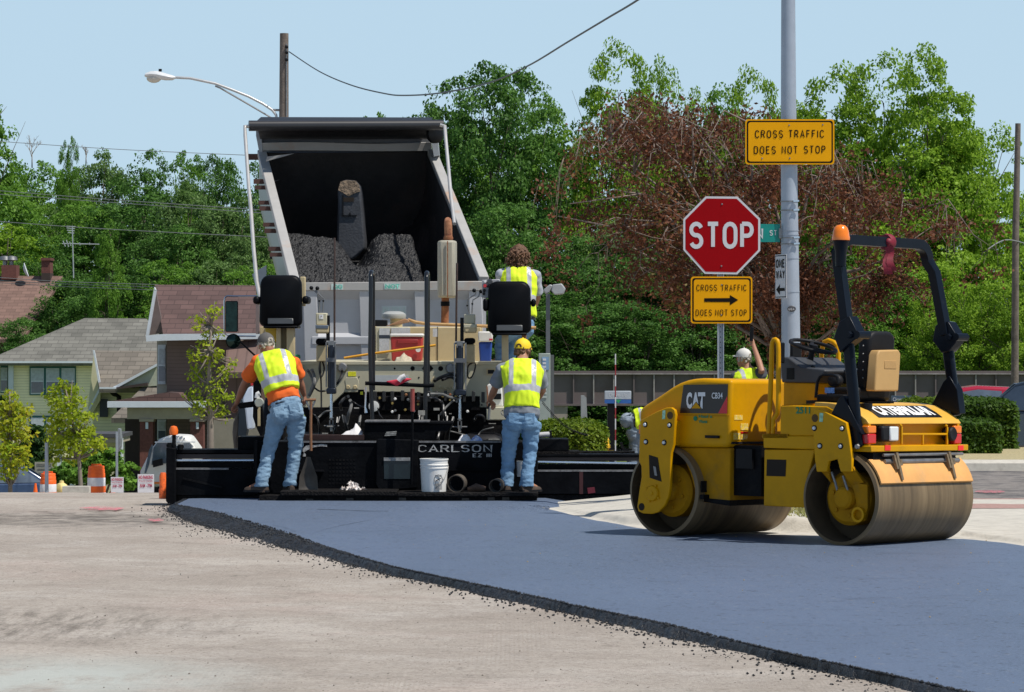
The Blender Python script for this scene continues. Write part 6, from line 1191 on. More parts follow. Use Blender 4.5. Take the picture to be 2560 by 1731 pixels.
mb = MB(); mb.tube(pts_(kU, [(1060, 348), (1150, 353), (1300, 385), (1400, 422), (1500, 462), (1590, 508), (1645, 545), (1668, 575), (1674, 620)], UD), .035, 10); mb.part('arm', mat('pale_arm', (.5, .5, .5), rough=.4, metal=.4), ls); mb = MB(); mb.tube(pts_(kU, [(1300, 400), (1330, 412), (1500, 510), (1650, 598)], UD), .022, 8); mb.part('brace', STEEL, ls); mb = MB(); mb.tube(pts_(kU, [(1640, 545), (1700, 546)], UD), .03, 8); mb.part('bracket', STEEL, ls)
lh = MB(); rows = []
for x, yt, yb in ((874, 336, 342), (880, 322, 346), (910, 310, 350), (950, 308, 358), (1000, 322, 366), (1040, 334, 366), (1060, 342, 356)):
    c = P(*kU(x, (yt+yb)/2), UD); h = (yb-yt)/2.4167*mpp(UD)/2; w_ = min(.17, h*2.2+.02); rows.append([c+Vector((0, w_*math.cos(i*.5236), h*math.sin(i*.5236))) for i in range(12)])
lh.loft(rows); hd_ = lh.part('lamp_head', mat('lamp_white', (.62, .64, .66), rough=.4), ls); mb = MB(); c = P(*kU(930, 352), UD); mb.ball(c, .2, .15, .13, nu=16); mb.part('lens', mat('lamp_lens', (.55, .52, .46), rough=.2), hd_); mb = MB(); mb.cyl(P(*kU(968, 312), UD), P(*kU(968, 297), UD), .045); mb.part('photocell', BLKP, hd_)
def wire(name, pts, r, m, label, group=None, n=12):
    P3 = [P(*p) for p in pts]; sm = []
    for i in range(len(P3)-1):
        p0, p1, p2, p3 = P3[max(i-1, 0)], P3[i], P3[i+1], P3[min(i+2, len(P3)-1)]
        for j in range(n): t = j/n; sm.append(.5*((2*p1)+(p2-p0)*t+(2*p0-5*p1+4*p2-p3)*t*t+(3*p1-p0-3*p2+p3)*t**3))
    sm.append(P3[-1]); mb = MB(); mb.tube(sm, r, 6); return mb.single(name, m, label, 'cable', group)
WIRE = mat('cable_black', (.03, .03, .035), rough=.5); WIREG = mat('wire_grey', (.22, .23, .23), rough=.5)
wire('overhead_cable', [(723, 130, 85), (800, 180, 81), (880, 214, 77), (960, 234, 73), (1010, 239, 70), (1100, 233, 65), (1220, 208, 59.5), (1320, 165, 55), (1420, 105, 50), (1520, 45, 46), (1595, 0, 43), (1760, -110, 38)], .016, WIRE, 'sagging black overhead cable curving up from the wooden pole')
for i, (pts, lab) in enumerate((([(-30, 352, 95), (300, 374, 90), (700, 392, 85)], 'thin overhead wire against the sky left of the raised bed'), ([(-30, 475, 95), (300, 501, 90), (700, 528, 85)], None), ([(-30, 484, 95), (300, 508, 90), (700, 536, 85)], None), ([(-30, 552, 95), (250, 572, 91), (700, 595, 85)], 'lone overhead wire crossing the green wood above the houses'), ([(-30, 692, 105), (150, 704, 103), (395, 712, 100)], None), ([(-30, 700, 105), (150, 710, 103), (395, 718, 100)], None), ([(-30, 706, 105), (150, 716, 103), (395, 726, 100)], None))):
    wire('overhead_wire', pts, .0085, WIREG, lab or ('one of a pair of parallel wires across the left wood' if i < 3 else 'one of three close wires in front of the brown roof'), 'overhead wires on the left' if lab is None and i < 3 else ('service wires above the roofs' if lab is None else None))
# signs and posts behind the paver on the right
kM = K(1200, 880, 3.571)
PY = 55.0; py_ = thing('pylon_sign', 'tall narrow grey green pylon sign behind the worker in the yellow cap', 'sign', P(1367, 1200, PY)); py_.location.z = -.5
mb = MB(); a = P(1347, 884, PY); b = P(1376, 884, PY); mb.box(a.x, b.x, PY, PY+.35, -.6, a.z); f_ = mb.part('panel', mat('pylon_grey_green', (.28, .33, .30), rough=.5), py_, bevel=.01); mb = MB(); mb.box(b.x+.002, P(1385, 0, PY).x, PY+.02, PY+.33, -.6, P(0, 888, PY).z); mb.part('edge', mat('pylon_edge', (.10, .11, .11), rough=.5), py_)
mb = MB(); mb.pbox(1355, 1372, 893, 925, PY-.01, .012); g_ = mb.part('blue_panel', mat('blue_sign', (.20, .33, .48), rough=.5), py_, smooth=0)
for i, (v, w_, m_) in enumerate([(897+i*9, 8, SWH) for i in range(4)]+[(945+i*9, 13, mat('faint_letters', (.40, .45, .42), rough=.6)) for i in range(6)]):
    mb = MB(); mb.pbox(1361-w_/2, 1361+w_/2, v, v+5, PY-.016, .008); mb.part('letter_block', m_, py_, smooth=0)
DU = 60.0; du = thing('drive_up_sign', 'pale grey drive up sign on a black column before the girder bridge', 'sign', P(1527, 1230, DU)); du.location.z = -.75
mb = MB(); mb.pbox(1512, 1578, 978, 999, DU, .2); a_ = mb.part('panel', mat('pale_sign', (.36, .40, .44), rough=.5), du, bevel=.01); mb = MB(); mb.pbox(1512, 1578, 999.5, 1009, DU, .2); mb.part('blue_band', mat('band_blue', (.02, .10, .33), rough=.5), du); mb = MB(); mb.prism([P(1538, 1000, DU-.01), P(1553, 1000, DU-.01), P(1546, 1009, DU-.01)], (0, .02, 0)); mb.part('green_mark', mat('mark_green', (.02, .3, .10), rough=.5), du)
dec_text('Drive-Up', 1523, 983, 1568, 994, DU-.002, mat('pale_letters', (.52, .54, .56), rough=.5), a_); mb = MB(); a = P(1519, 0, DU); b = P(1536, 0, DU); mb.box(a.x, b.x, DU+.02, DU+.18, -.9, P(0, 1009, DU).z); mb.part('column', BLKP, du)
st_ = thing('striped_pole', 'thin red and white striped pole behind the right end of the screed', 'marker pole', P(1539, 1150, 50)); st_.location.z = -.4
for i in range(9):
    z0 = P(0, 885+i*27, 50).z; mb = MB(); mb.cyl(P(1538.5, 885+i*27, 50), P(1538.5, 885+(i+1)*27, 50), .0095, n=8); mb.part('red_band' if i % 2 else 'white_band', mat('dull_red', (.28, .02, .03), rough=.7) if i % 2 else SWH, st_)
mb = MB(); a = P(1538.5, 1128, 50); mb.cyl(a, (a.x, 50, -.4), .014, n=8); mb.part('lower_pole', GALV, st_)
mb = MB(); a = P(1453, 990, 52); b = P(1461, 0, 52); mb.box(a.x, b.x, 52, 52.3, -.5, a.z); mb.prism([P(1461, 989, 52), P(1466, 995, 52), P(1469, 1066, 52), P(1461, 1066, 52)], (0, .25, 0)); mb.single('edgewise_sign', mat('grey_sign_edge', (.24, .26, .26), rough=.5, var=.2), 'narrow grey sign seen edge on above the round hedge', 'sign')
LD = 70.0; a = P(1370, 0, LD); ll = thing('lot_lamp', 'grey box headed floodlight on a slim post right of the curly haired worker', 'floodlight', Vector((a.x, LD, gz(a.x, LD))))
mb = MB(); mb.box(a.x-.045, a.x+.045, LD-.045, LD+.045, gz(a.x, LD), P(0, 735, LD).z); mb.part('post', mat('lamp_post_grey', (.10, .11, .12), rough=.5), ll)
mb = MB(); c = P(1396, 724, LD); mb.prism([P(1381, 712, LD-.2), P(1404, 709, LD-.2), P(1413, 722, LD-.2), P(1408, 735, LD-.2), P(1386, 737, LD-.2), P(1378, 727, LD-.2)], (.02, .4, 0)); h_ = mb.part('lamp_head', mat('lamp_head_grey', (.32, .33, .34), rough=.4), ll, bevel=.02)
mb = MB(); mb.prism([P(1358, 725, LD), P(1375, 711, LD), P(1382, 714, LD), P(1374, 732, LD), P(1364, 735, LD)], (.0, .35, 0)); mb.part('lamp_head', MATS['lamp_head_grey'], ll, bevel=.02)
hyd = thing('fire_hydrant', 'yellow fire hydrant beside the black column of the drive up sign', 'hydrant', P(1507, 1190, 44)); c0 = P(1509, 1128, 44); hyd.location = (c0.x, 44, 0.0)
YH_ = mat('hydrant_yellow', (.70, .42, .02), rough=.5, var=.1, dirt=(.5, .25, .03), ds=6, da=.2); rr = .075
mb = MB(); mb.lathe([(.12, 0), (.12, .03), (.075, .05), (.075, .30), (.10, .31), (.10, .35), (.085, .36), (.08, .42), (.05, .48), (.03, .50), (.03, .54), (.0001, .55)], (c0.x, 44, 0), n=20); mb.part('barrel', YH_, hyd)
for s in (-1, 1): mb = MB(); mb.cyl((c0.x+s*.06, 44, .24), (c0.x+s*.14, 44, .24), .04, n=10); mb.part('nozzle_cap', YH_, hyd)
CD = 66.0; cl = thing('clearance_sign', 'dark clearance height sign board between the roller seat and the hedge', 'sign', P(2270, 1100, CD)); cl.location.z = gz(cl.location.x, CD)
mb = MB(); mb.pbox(2230, 2301, 990, 1010, CD, .15); a_ = mb.part('board', mat('clearance_board', (.05, .085, .12), rough=.5), cl); dec_text('Clearance 9\'-10"', 2232, 994, 2297, 1003, CD-.002, SWH, a_); mb = MB(); a = P(2240, 0, CD); b = P(2295, 0, CD)
for x in (a.x, b.x): mb = MB(); mb.cyl((x, CD+.08, cl.location.z), (x, CD+.08, P(0, 1008, CD).z), .05, n=8); mb.part('post', GALV, cl)
pr = P(2543, 0, 110); mb = MB(); mb.tube([Vector((pr.x-.1, 110, gz(pr.x, 110))), P(2539, 600, 110), P(2545, 309, 110)], [.14, .12, .095], 12); mb.single('utility_pole', WPOLE, 'wooden utility pole at the right edge among bright green trees', 'utility pole')
wire('overhead_wire', [(2470, 623, 108), (2520, 600, 109), (2600, 622, 112)], .02, WIREG, 'grey wire dipping past the utility pole at the right edge')
# ------------------------------------------------------------------ houses
kH = K(0, 650, 2.4167)
def hp(pts, D): return [P(*kH(x, y), D) for x, y in pts]
def shingle(name, col, rows=26):
    m, n, l, b, tc = nodes_of(name); br = n.new('ShaderNodeTexBrick'); br.inputs['Scale'].default_value = 1; br.inputs['Brick Width'].default_value = .5; br.inputs['Row Height'].default_value = .17; br.inputs['Mortar Size'].default_value = .012
    mp = n.new('ShaderNodeMapping'); mp.inputs['Rotation'].default_value = (R(90), 0, 0); l.new(tc.outputs['Object'], mp.inputs[0]); l.new(mp.outputs[0], br.inputs[0])
    c = tuple(x*1.18 for x in col); d = tuple(x*.82 for x in col); br.inputs['Color1'].default_value = (*c, 1); br.inputs['Color2'].default_value = (*d, 1); br.inputs['Mortar'].default_value = (*(x*.55 for x in col), 1)
    z = nnoise(n, l, tc, .8, det=5); l.new(nmix(n, l, nramp(n, l, z, .3, .7, .75, 1.15), (0., 0., 0.), br.outputs['Color']), b.inputs['Base Color']); b.inputs['Roughness'].default_value = .95; MATS[name] = m; return m
def siding(name, col, pitch=.13, vert=False):
    m, n, l, b, tc = nodes_of(name); wv = n.new('ShaderNodeTexWave'); wv.bands_direction = 'X' if vert else 'Z'; wv.wave_profile = 'SAW'; wv.inputs['Scale'].default_value = 1/pitch/6.283*2*1.57/ 1.57; l.new(tc.outputs['Object'], wv.inputs[0])
    z = nnoise(n, l, tc, 1.2, det=4); c = nmix(n, l, nramp(n, l, wv.outputs['Fac'], .0, .22, .55, 1.), (0., 0., 0.), col); c = nmix(n, l, nramp(n, l, z, .3, .7, .86, 1.08), (0., 0., 0.), c); l.new(c, b.inputs['Base Color']); b.inputs['Roughness'].default_value = .8; MATS[name] = m; return m
RG = shingle('grey_shingles', (.165, .16, .14)); RT = shingle('tan_shingles', (.165, .145, .12)); RR = shingle('red_brown_shingles', (.112, .066, .060)); RP2 = shingle('pinkish_shingles', (.19, .115, .092))
YW_ = siding('yellow_siding', (.95, .85, .55)); BRW = siding('brown_siding', (.17, .12, .10)); GRW = siding('pale_green_siding', (.62, .60, .40)); CORR = siding('corrugated_brown', (.16, .10, .085), .35, True)
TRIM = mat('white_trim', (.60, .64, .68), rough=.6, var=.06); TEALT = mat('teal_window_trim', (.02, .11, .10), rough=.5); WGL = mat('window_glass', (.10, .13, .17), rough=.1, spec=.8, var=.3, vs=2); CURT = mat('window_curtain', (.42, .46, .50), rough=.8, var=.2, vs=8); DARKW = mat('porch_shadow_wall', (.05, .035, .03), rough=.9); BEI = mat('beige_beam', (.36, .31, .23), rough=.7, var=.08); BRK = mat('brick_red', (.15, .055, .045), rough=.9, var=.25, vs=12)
def hbox(par, name, m, x0, y0, x1, y1, D, dep, to_ground=False, bevel=0):
    mb = MB(); a = P(*kH(x0, y0), D); b = P(*kH(x1, y1), D); z0 = gz((a.x+b.x)/2, D)-.3 if to_ground else b.z; mb.box(a.x, b.x, D, D+dep, z0, a.z); return mb.part(name, m, par, smooth=0, bevel=bevel)
def hpoly(par, name, m, pts, D, dep): mb = MB(); mb.prism(hp(pts, D), (0, dep, 0)); return mb.part(name, m, par, smooth=0)
def hface(par, name, m, pts, th=.2): mb = MB(); a = [P(*kH(x, y), D) for x, y, D in pts]; mb.prism(a, (0, .02, -th)); return mb.part(name, m, par, smooth=0)
def window(par, x0, y0, x1, y1, D, trim, lights=1, split=True):
    f = hbox(par, 'window', trim, x0, y0, x1, y1, D-.08, .1); w_ = (x1-x0)
    for i in range(lights):
        a = x0+w_*(i+.08)/lights; b = x0+w_*(i+.92)/lights; hbox(f, 'sash', TRIM, a, y0+(y1-y0)*.07, b, y1-(y1-y0)*.04, D-.11, .05)
        hbox(f, 'curtain', CURT, a+w_*.025/lights*1.2, y0+(y1-y0)*.10, b-w_*.03/lights, y0+(y1-y0)*.50, D-.125, .03); hbox(f, 'pane', WGL, a+w_*.03/lights, y0+(y1-y0)*.54, b-w_*.03/lights, y1-(y1-y0)*.08, D-.125, .03)
    return f
def house(name, label, x, D): p = P(*kH(x, 1000), D); return thing(name, label, 'house', Vector((p.x, D, gz(p.x, D))))
yh_ = house('yellow_house', 'pale yellow clapboard house with grey hip roof and teal trimmed windows', 350, 150)
w_ = hbox(yh_, 'wall', YW_, 75, 606, 760, 1290, 150, 9, True); hbox(yh_, 'porch_wall', YW_, -60, 640, 50, 1290, 150.6, 3, True); hbox(yh_, 'corner_post', TRIM, 50, 618, 80, 1000, 149.8, .3)
hface(yh_, 'roof', RG, [(-95, 612, 149.3), (1100, 616, 149.3), (885, 355, 155), (510, 352, 155)]); hface(yh_, 'roof_side', RG, [(-95, 612, 149.3), (510, 352, 155), (-60, 612, 161)]); hface(yh_, 'roof_side', RG, [(1100, 616, 149.3), (885, 355, 155), (1060, 616, 161)])
hbox(yh_, 'gutter', TRIM, -95, 612, 1000, 624, 149.2, .15); window(yh_, 178, 643, 458, 818, 150, TEALT, 3); window(yh_, 178, 942, 458, 1110, 150, TEALT, 3); window(yh_, 2, 640, 48, 805, 150.6, TEALT, 1)
gh = house('gabled_house', 'small pale green house with tan shingled gables and a black downspout', 720, 128)
hbox(gh, 'wall', GRW, 560, 775, 960, 1290, 128, 7, True); hpoly(gh, 'gable_wall', mat('gable_cream', (.58, .54, .34), rough=.7, var=.06), [(566, 560), (610, 760), (605, 850), (560, 925), (528, 925)], 127.6, .3)
hface(gh, 'roof', RT, [(563, 547, 130.5), (965, 551, 130.5), (1000, 775, 126.8), (600, 772, 126.8)]); hpoly(gh, 'bargeboard', TRIM, [(560, 545), (570, 547), (612, 775), (534, 922), (526, 918), (598, 772)], 127.3, .15)
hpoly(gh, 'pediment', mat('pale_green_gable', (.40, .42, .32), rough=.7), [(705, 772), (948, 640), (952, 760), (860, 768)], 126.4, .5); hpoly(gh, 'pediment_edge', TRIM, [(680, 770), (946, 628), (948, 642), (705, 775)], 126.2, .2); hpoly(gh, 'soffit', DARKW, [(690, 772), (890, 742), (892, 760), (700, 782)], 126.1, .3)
hface(gh, 'lower_roof', RT, [(940, 690, 127.2), (1010, 700, 127.2), (1010, 955, 124.5), (672, 955, 124.5)]); mb = MB(); mb.tube(pts_(kH, [(672, 776), (674, 795), (690, 812), (718, 826), (722, 950)], 127.6), .1, 8); mb.part('downspout', BLKP, gh); hbox(gh, 'dark_shutter', mat('blue_black_shutter', (.02, .025, .035), rough=.6), 602, 842, 650, 950, 127.7, .2); hbox(gh, 'trim_board', TRIM, 600, 770, 700, 780, 126.0, .2)
cp = house('carport', 'low flat roofed porch with thin posts behind the young yellow green tree', 480, 105)
hbox(cp, 'roof', mat('dark_flat_roof', (.06, .06, .065), rough=.7), 250, 1052, 735, 1075, 104, 3); hbox(cp, 'fascia', BEI, 262, 1076, 728, 1105, 104.1, 2.6); hbox(cp, 'back_wall', GRW, 560, 1078, 740, 1290, 106, .3, True)
for x in (262, 345, 560, 715): hbox(cp, 'post', TRIM if x > 300 else BEI, x, 1078, x+24, 1290, 104.2, .25, True)
bh = house('brown_house', 'two storey brown house with red brown roof and white fascia', 1150, 112)
hbox(bh, 'wall', BRW, 1008, 480, 1420, 1000, 112, 7, True); hbox(bh, 'side_wall', mat('side_cream', (.42, .38, .30), rough=.7), 948, 480, 1009, 830, 112.5, 6); window(bh, 953, 513, 1001, 752, 112.5, TRIM, 1)
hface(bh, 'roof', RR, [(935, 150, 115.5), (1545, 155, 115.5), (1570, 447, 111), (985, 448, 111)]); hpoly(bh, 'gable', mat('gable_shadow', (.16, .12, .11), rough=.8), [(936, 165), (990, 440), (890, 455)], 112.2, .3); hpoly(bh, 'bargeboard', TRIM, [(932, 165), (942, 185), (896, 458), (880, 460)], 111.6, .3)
hpoly(bh, 'fascia', TRIM, [(880, 458), (990, 448), (1570, 444), (1570, 478), (992, 488), (884, 494)], 110.9, .25); hpoly(bh, 'porch_roof', RR, [(645, 858), (1010, 800), (1080, 805), (1130, 858)], 109.8, 1.5); hbox(bh, 'porch_fascia', TRIM, 648, 856, 1245, 892, 109, .3); hbox(bh, 'porch_ceiling', BEI, 700, 858, 1245, 880, 109.3, 4)
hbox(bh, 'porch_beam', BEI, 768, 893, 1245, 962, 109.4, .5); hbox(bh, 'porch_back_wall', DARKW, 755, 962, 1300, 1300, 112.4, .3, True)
for x in (845, 1150): c_ = hbox(bh, 'porch_column', BRK, x, 975, x+78, 1290, 109.4, .6, True); hbox(c_, 'capital', BEI, x-4, 963, x+82, 978, 109.3, .75); hbox(c_, 'white_mark', TRIM, x+34, 982, x+50, 1022, 109.35, .05)
window(bh, 950, 965, 1005, 1090, 112.3, TRIM, 1); hface(bh, 'wing_roof', CORR, [(1370, 500, 111.5), (1640, 470, 111.5), (1640, 678, 109.5), (1360, 680, 109.5)]); hbox(bh, 'wing_wall', CORR, 1360, 682, 1640, 1000, 110.5, 3, True); hbox(bh, 'grey_wall', mat('grey_tan_wall', (.24, .21, .17), rough=.9, var=.1), 1290, 962, 1640, 1300, 108.6, .4, True); hface(bh, 'far_roof', RP2, [(1440, 365, 118), (1640, 330, 118), (1640, 465, 115.6), (1430, 455, 115.6)]); hbox(bh, 'roof_vent', TRIM, 1440, 345, 1548, 368, 115.3, .3)
rh_ = house('red_roofed_house', 'house with broad pinkish roof and brick chimneys at the left edge', 60, 172)
hface(rh_, 'roof', RP2, [(-220, 95, 180), (380, 98, 180), (140, 480, 172), (-260, 480, 172)]); hbox(rh_, 'wall', BRK, -250, 475, 60, 900, 172.5, 8, True)
for x0, x1, y0, y1, m_ in ((250, 302, -10, 132, BRK), (8, 98, 32, 98, BRK)):
    ch = hbox(rh_, 'chimney', m_, x0, y0, x1, y1+20, 179.2, 1.2)
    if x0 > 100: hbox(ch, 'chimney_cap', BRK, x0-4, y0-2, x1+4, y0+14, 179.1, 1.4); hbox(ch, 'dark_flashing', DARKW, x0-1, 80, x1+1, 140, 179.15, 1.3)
    else:
        for q_ in (30, 70): mb = MB(); mb.lathe([(.12, 0), (.12, .25), (.35, .3), (.28, .5), (.0001, .55)], P(*kH(q_, 34), 179.8), n=12); mb.part('chimney_pot', STEEL, ch)
mb = MB(); mb.lathe([(.0001, 0), (.25, .05), (.42, .16), (.40, .18), (.22, .07), (.0001, .03)], P(*kH(142, 66), 178.8), (.96, .1, .3), 20); mb.single('satellite_dish', TRIM, 'white satellite dish on the pinkish roof beside the chimney', 'satellite dish')
an = thing('antenna', 'spindly rooftop television antenna in front of the dark wood', 'antenna', P(181, 690, 160)); ALU = mat('antenna_metal', (.45, .47, .48), rough=.4, metal=.5)
kU = K(0, 50, 2.4167); mb = MB(); mb.tube(pts_(kU, [(445, 1560), (437, 1245)], 160), .03, 6); mb.part('mast', ALU, an)
for x0, y0, x1, y1 in ((400, 1248, 455, 1250), (402, 1258, 452, 1262), (405, 1272, 450, 1275), (410, 1285, 448, 1290), (375, 1352, 600, 1356), (380, 1335, 395, 1370), (400, 1330, 415, 1372), (420, 1340, 428, 1366), (480, 1346, 484, 1362), (540, 1347, 543, 1361)): mb = MB(); mb.tube(pts_(kU, [(x0, y0), (x1, y1)], 160), .025, 6); mb.part('element', ALU, an)
# ------------------------------------------------------------------ railway girder bridge
BRG = mat('bridge_paint', (.135, .105, .105), rough=.7, var=.12, vs=.8, dirt=(.09, .06, .05), ds=.6, da=.25); BRL = mat('bridge_edge', (.30, .27, .26), rough=.8, var=.3, vs=3)
br = thing('girder_bridge', 'long grey brown riveted steel railway girder bridge crossing behind the hedges', 'bridge', P(1700, 1300, 150)); br.location.z = -6.5
mb = MB(); mb.pbox(1384, 3100, 936, 1012, 150, .06); web = mb.part('girder_web', BRG, br, smooth=0)
for v0, v1, m_, d in ((928, 934, BRG, -.18), (934, 936.5, BRL, -.22), (1010, 1015, BRG, -.2)): mb = MB(); mb.pbox(1384, 3100, v0, v1, 150+d, .5); mb.part('flange', m_, web, smooth=0)
for i in range(34): u = 1434+i*50.3; mb = MB(); mb.pbox(u-1.6, u+1.6, 937, 1010, 149.84, .16); mb.part('stiffener', BRL if i % 3 else BRG, web, smooth=0)
mb = MB(); a = P(1384, 940, 150); b = P(3100, 940, 150); mb.box(a.x, b.x, 150.1, 155.5, a.z-.1, a.z+.05); mb.part('deck', BRG, br)
for u in (1400, 2140, 2900): a = P(u, 1012, 150); mb = MB(); mb.box(a.x-.35, a.x+.35, 149.9, 155, -7, a.z); mb.part('pier', mat('pier_concrete', (.30, .25, .22), rough=.9, var=.2), br)
# ------------------------------------------------------------------ vehicles
def car(name, label, loc, rz, m, H=1.45, Lc=4.5, Wc=1.78, hood=True):
    t = thing(name, label, 'car', loc, rz); s = H/1.45
    body = [(-2.2, .35), (-2.25, .6), (-2.2, .82), (-1.75, .90), (-1.45, .93), (1.0, .95), (1.6, .90), (2.1, .78), (2.25, .6), (2.2, .3)]
    roof = [(-1.65, .9), (-1.05, 1.32), (-.7, 1.41), (.2, 1.45), (.55, 1.40), (1.25, .93)]; k = Lc/4.5
    def shell(pts, w0, w1, z0, z1): return [[Vector((x*k, sgn*(w0+(w1-w0)*max(0, (z-z0)/(z1-z0))), z*s)) for x, z in pts] for sgn in (-1, 1)]
    mb = MB(False); a, b = shell(body, Wc/2, Wc/2-.06, .3, .95); mb.loft([a, [p*1+Vector((0, .12, .0)) for p in a], [p+Vector((0, -.12, 0)) for p in b], b]); bo = mb.part('body', m, t, bevel=.05, seg=3)
    mb = MB(False); a, b = shell(roof, Wc/2-.08, Wc/2-.27, .9, 1.45); mb.loft([a, b]); cb = mb.part('cabin', m, t, bevel=.05, seg=3)
    for sgn in (-1, 1):
        for pts in ([(-1.45, .95), (-1.0, 1.26), (-.62, 1.34), (-.35, 1.35), (-.35, .95)], [(-.27, .95), (-.27, 1.35), (.18, 1.38), (.5, 1.33), (1.02, .96)]):
            mb = MB(False); q_ = [Vector((x*k, sgn*(Wc/2-.065-.19*(z-.9)/.55), z*s)) for x, z in pts]; mb.prism(q_, (0, sgn*.012, 0)); mb.part('side_window', WGL, cb)
    for xa, za, xb, zb in ((-1.58, .96, -1.08, 1.31), (1.16, .98, .62, 1.36)):
        mb = MB(False); o_ = Vector((math.copysign(.02, xa), 0, .02)); q_ = [Vector((x*k, sg*(w_), z*s))+o_ for x, z, w_, sg in ((xa, za, .68, -1), (xb, zb, .60, -1), (xb, zb, .60, 1), (xa, za, .68, 1))]; mb.prism(q_, o_*.6); mb.part('windscreen', WGL, cb)
    for x in (-1.35, 1.4):
        for sgn in (-1, 1):
            mb = MB(False); mb.lathe([(.2, -.1), (.31, -.1), (.325, -.07), (.325, .07), (.31, .1), (.2, .1)], (x*k, sgn*(Wc/2-.1), .325), (0, 1, 0), 24, cap=False); wh = mb.part('wheel', RUB, t); mb = MB(False); mb.lathe([(.0001, .09), (.12, .06), (.2, .1)], (x*k, sgn*(Wc/2-.1), .325), (0, sgn, 0), 16, cap=False); mb.part('rim', CHROME, wh)
    for sgn in (-1, 1):
        mb = MB(False); mb.box(2.15*k, 2.24*k, sgn*.62-.18, sgn*.62+.18, .58*s, .70*s); mb.part('headlight', LENSW, t, bevel=.02); mb = MB(False); mb.box(-2.25*k, -2.17*k, sgn*.66-.16, sgn*.66+.16, .62*s, .78*s); mb.part('tail_light', REDL, t, bevel=.02)
    return t
def carat(u, v_roof, D, H): p = P(u, v_roof, D); return Vector((p.x, D, p.z-H))
car('red_car', 'dark red car parked behind the hedges beyond the crossing road', carat(2462, 964, 62, 1.42), R(176), mat('car_red', (.36, .012, .035), rough=.25, var=.05, coat=.6), 1.42)
car('black_car', 'black car cut by the right edge behind the taller hedge', carat(2668, 950, 53, 1.45), R(120), mat('car_black', (.012, .013, .016), rough=.2, var=.05, coat=.8), 1.45)
car('blue_car', 'dark blue car at the left edge below the orange leaved young tree', Vector((P(15, 0, 92).x, 92, gz(-14, 92)-.35)), R(10), mat('car_blue', (.03, .06, .13), rough=.3, coat=.5), 1.4)
car('red_hatchback', 'small red car beside the orange barrels at far left', Vector((P(48, 0, 98).x, 98, gz(-14, 98)-.25)), R(95), mat('car_bright_red', (.45, .02, .03), rough=.3, coat=.5), 1.38)
VD = 98.0; vp = P(430, 0, VD); vz = gz(vp.x, VD); van = thing('white_truck', 'white cab over truck parked left behind the end of the screed', 'truck', Vector((vp.x, VD, vz)))
VW = mat('van_white', (.72, .71, .68), rough=.4, var=.04)
mb = MB(); zt_ = P(*kH(0, 1060), VD).z; x0 = P(*kH(870, 0), VD).x; x1 = P(*kH(1210, 0), VD).x
mb.prism([Vector((x, VD-1, z)) for x, z in ((x0-.05, vz+.5), (x0, vz+1.0), (x0+.35, zt_-.35), (x0+.6, zt_-.05), (x0+1.0, zt_+.02), (x1-.3, zt_), (x1-.02, zt_-.4), (x1, zt_-.9), (x1, vz+.5))], (0, 1.9, 0)); vb = mb.part('cab', VW, van, bevel=.12, seg=3)
hpoly(vb, 'side_window', WGL, [(915, 1240), (928, 1135), (950, 1105), (1050, 1105), (1050, 1225)], VD-1.03, .05); hpoly(vb, 'side_window', WGL, [(1110, 1110), (1155, 1110), (1160, 1160), (1112, 1160)], VD-1.03, .05); hpoly(vb, 'windscreen', WGL, [(872, 1290), (900, 1150), (918, 1115), (922, 1130), (900, 1240), (882, 1290)], VD-1.02, .05); hpoly(vb, 'indicator', ORANGE, [(930, 1342), (962, 1342), (962, 1354), (930, 1354)], VD-1.04, .05); hpoly(van, 'mirror', BLKP, [(920, 1215), (980, 1200), (985, 1240), (925, 1255)], VD-1.3, .1); hpoly(vb, 'roof_edge', TRIM, [(935, 1098), (1180, 1098), (1180, 1104), (935, 1106)], VD-1.03, .05)
for x in (x0+.9, x1-.5): mb = MB(); mb.lathe([(.2, -.12), (.4, -.1), (.4, .1), (.2, .12)], (x, VD-.85, vz+.4), (0, 1, 0), 20, cap=False); mb.part('wheel', RUB, van)
# ------------------------------------------------------------------ barrels, cones, small signs on the left
ORB = mat('barrel_orange', (.85, .13, .01), rough=.55, var=.06); WHB = mat('barrel_white', (.72, .72, .74), rough=.5)
def barrel(x0, x1, y0, D, label, lean=0):
    a = P(*kH((x0+x1)/2, y0), D); r = (P(*kH(x1, 0), D).x-P(*kH(x0, 0), D).x)/2; h = r*3.4; z0 = a.z-h; t = thing('traffic_barrel', label, 'traffic barrel', Vector((a.x, D, z0)), 0, 'orange and white barrels along the road edge'); f = [(.95, 0), (1, .02)]
    zs = [0, .08, .18, .38, .64, .78, .90, 1]; rs = [1.08, 1.0, .98, .95, .92, .88, .84, .80]
    for i in range(7):
        mb = MB(); mb.lathe([(rs[i]*r, zs[i]*h+.001), (rs[i]*r, zs[i+1]*h-.015), (rs[i+1]*r, zs[i+1]*h)]+([(.0001, h)] if i == 6 else []), (a.x, D, z0), n=24, cap=False); mb.part('stripe', WHB if i in (3, 5) and i != 5 or i == 1 else ORB, t)
    mb = MB(); mb.bar((a.x-r*.5, D, z0+h+.04), (a.x+r*.5, D, z0+h+.04), .05, .03); mb.bar((a.x-r*.45, D, z0+h), (a.x-r*.45, D, z0+h+.05), .04); mb.bar((a.x+r*.45, D, z0+h), (a.x+r*.45, D, z0+h+.05), .04); mb.part('handle', ORB, t)
barrel(525, 640, 1245, 88, 'orange and white barrel standing by the no parking signs'); barrel(238, 344, 1290, 89, 'front orange and white barrel of the overlapping pair at left'); barrel(214, 300, 1306, 97, 'orange barrel half hidden behind the other barrel at left')
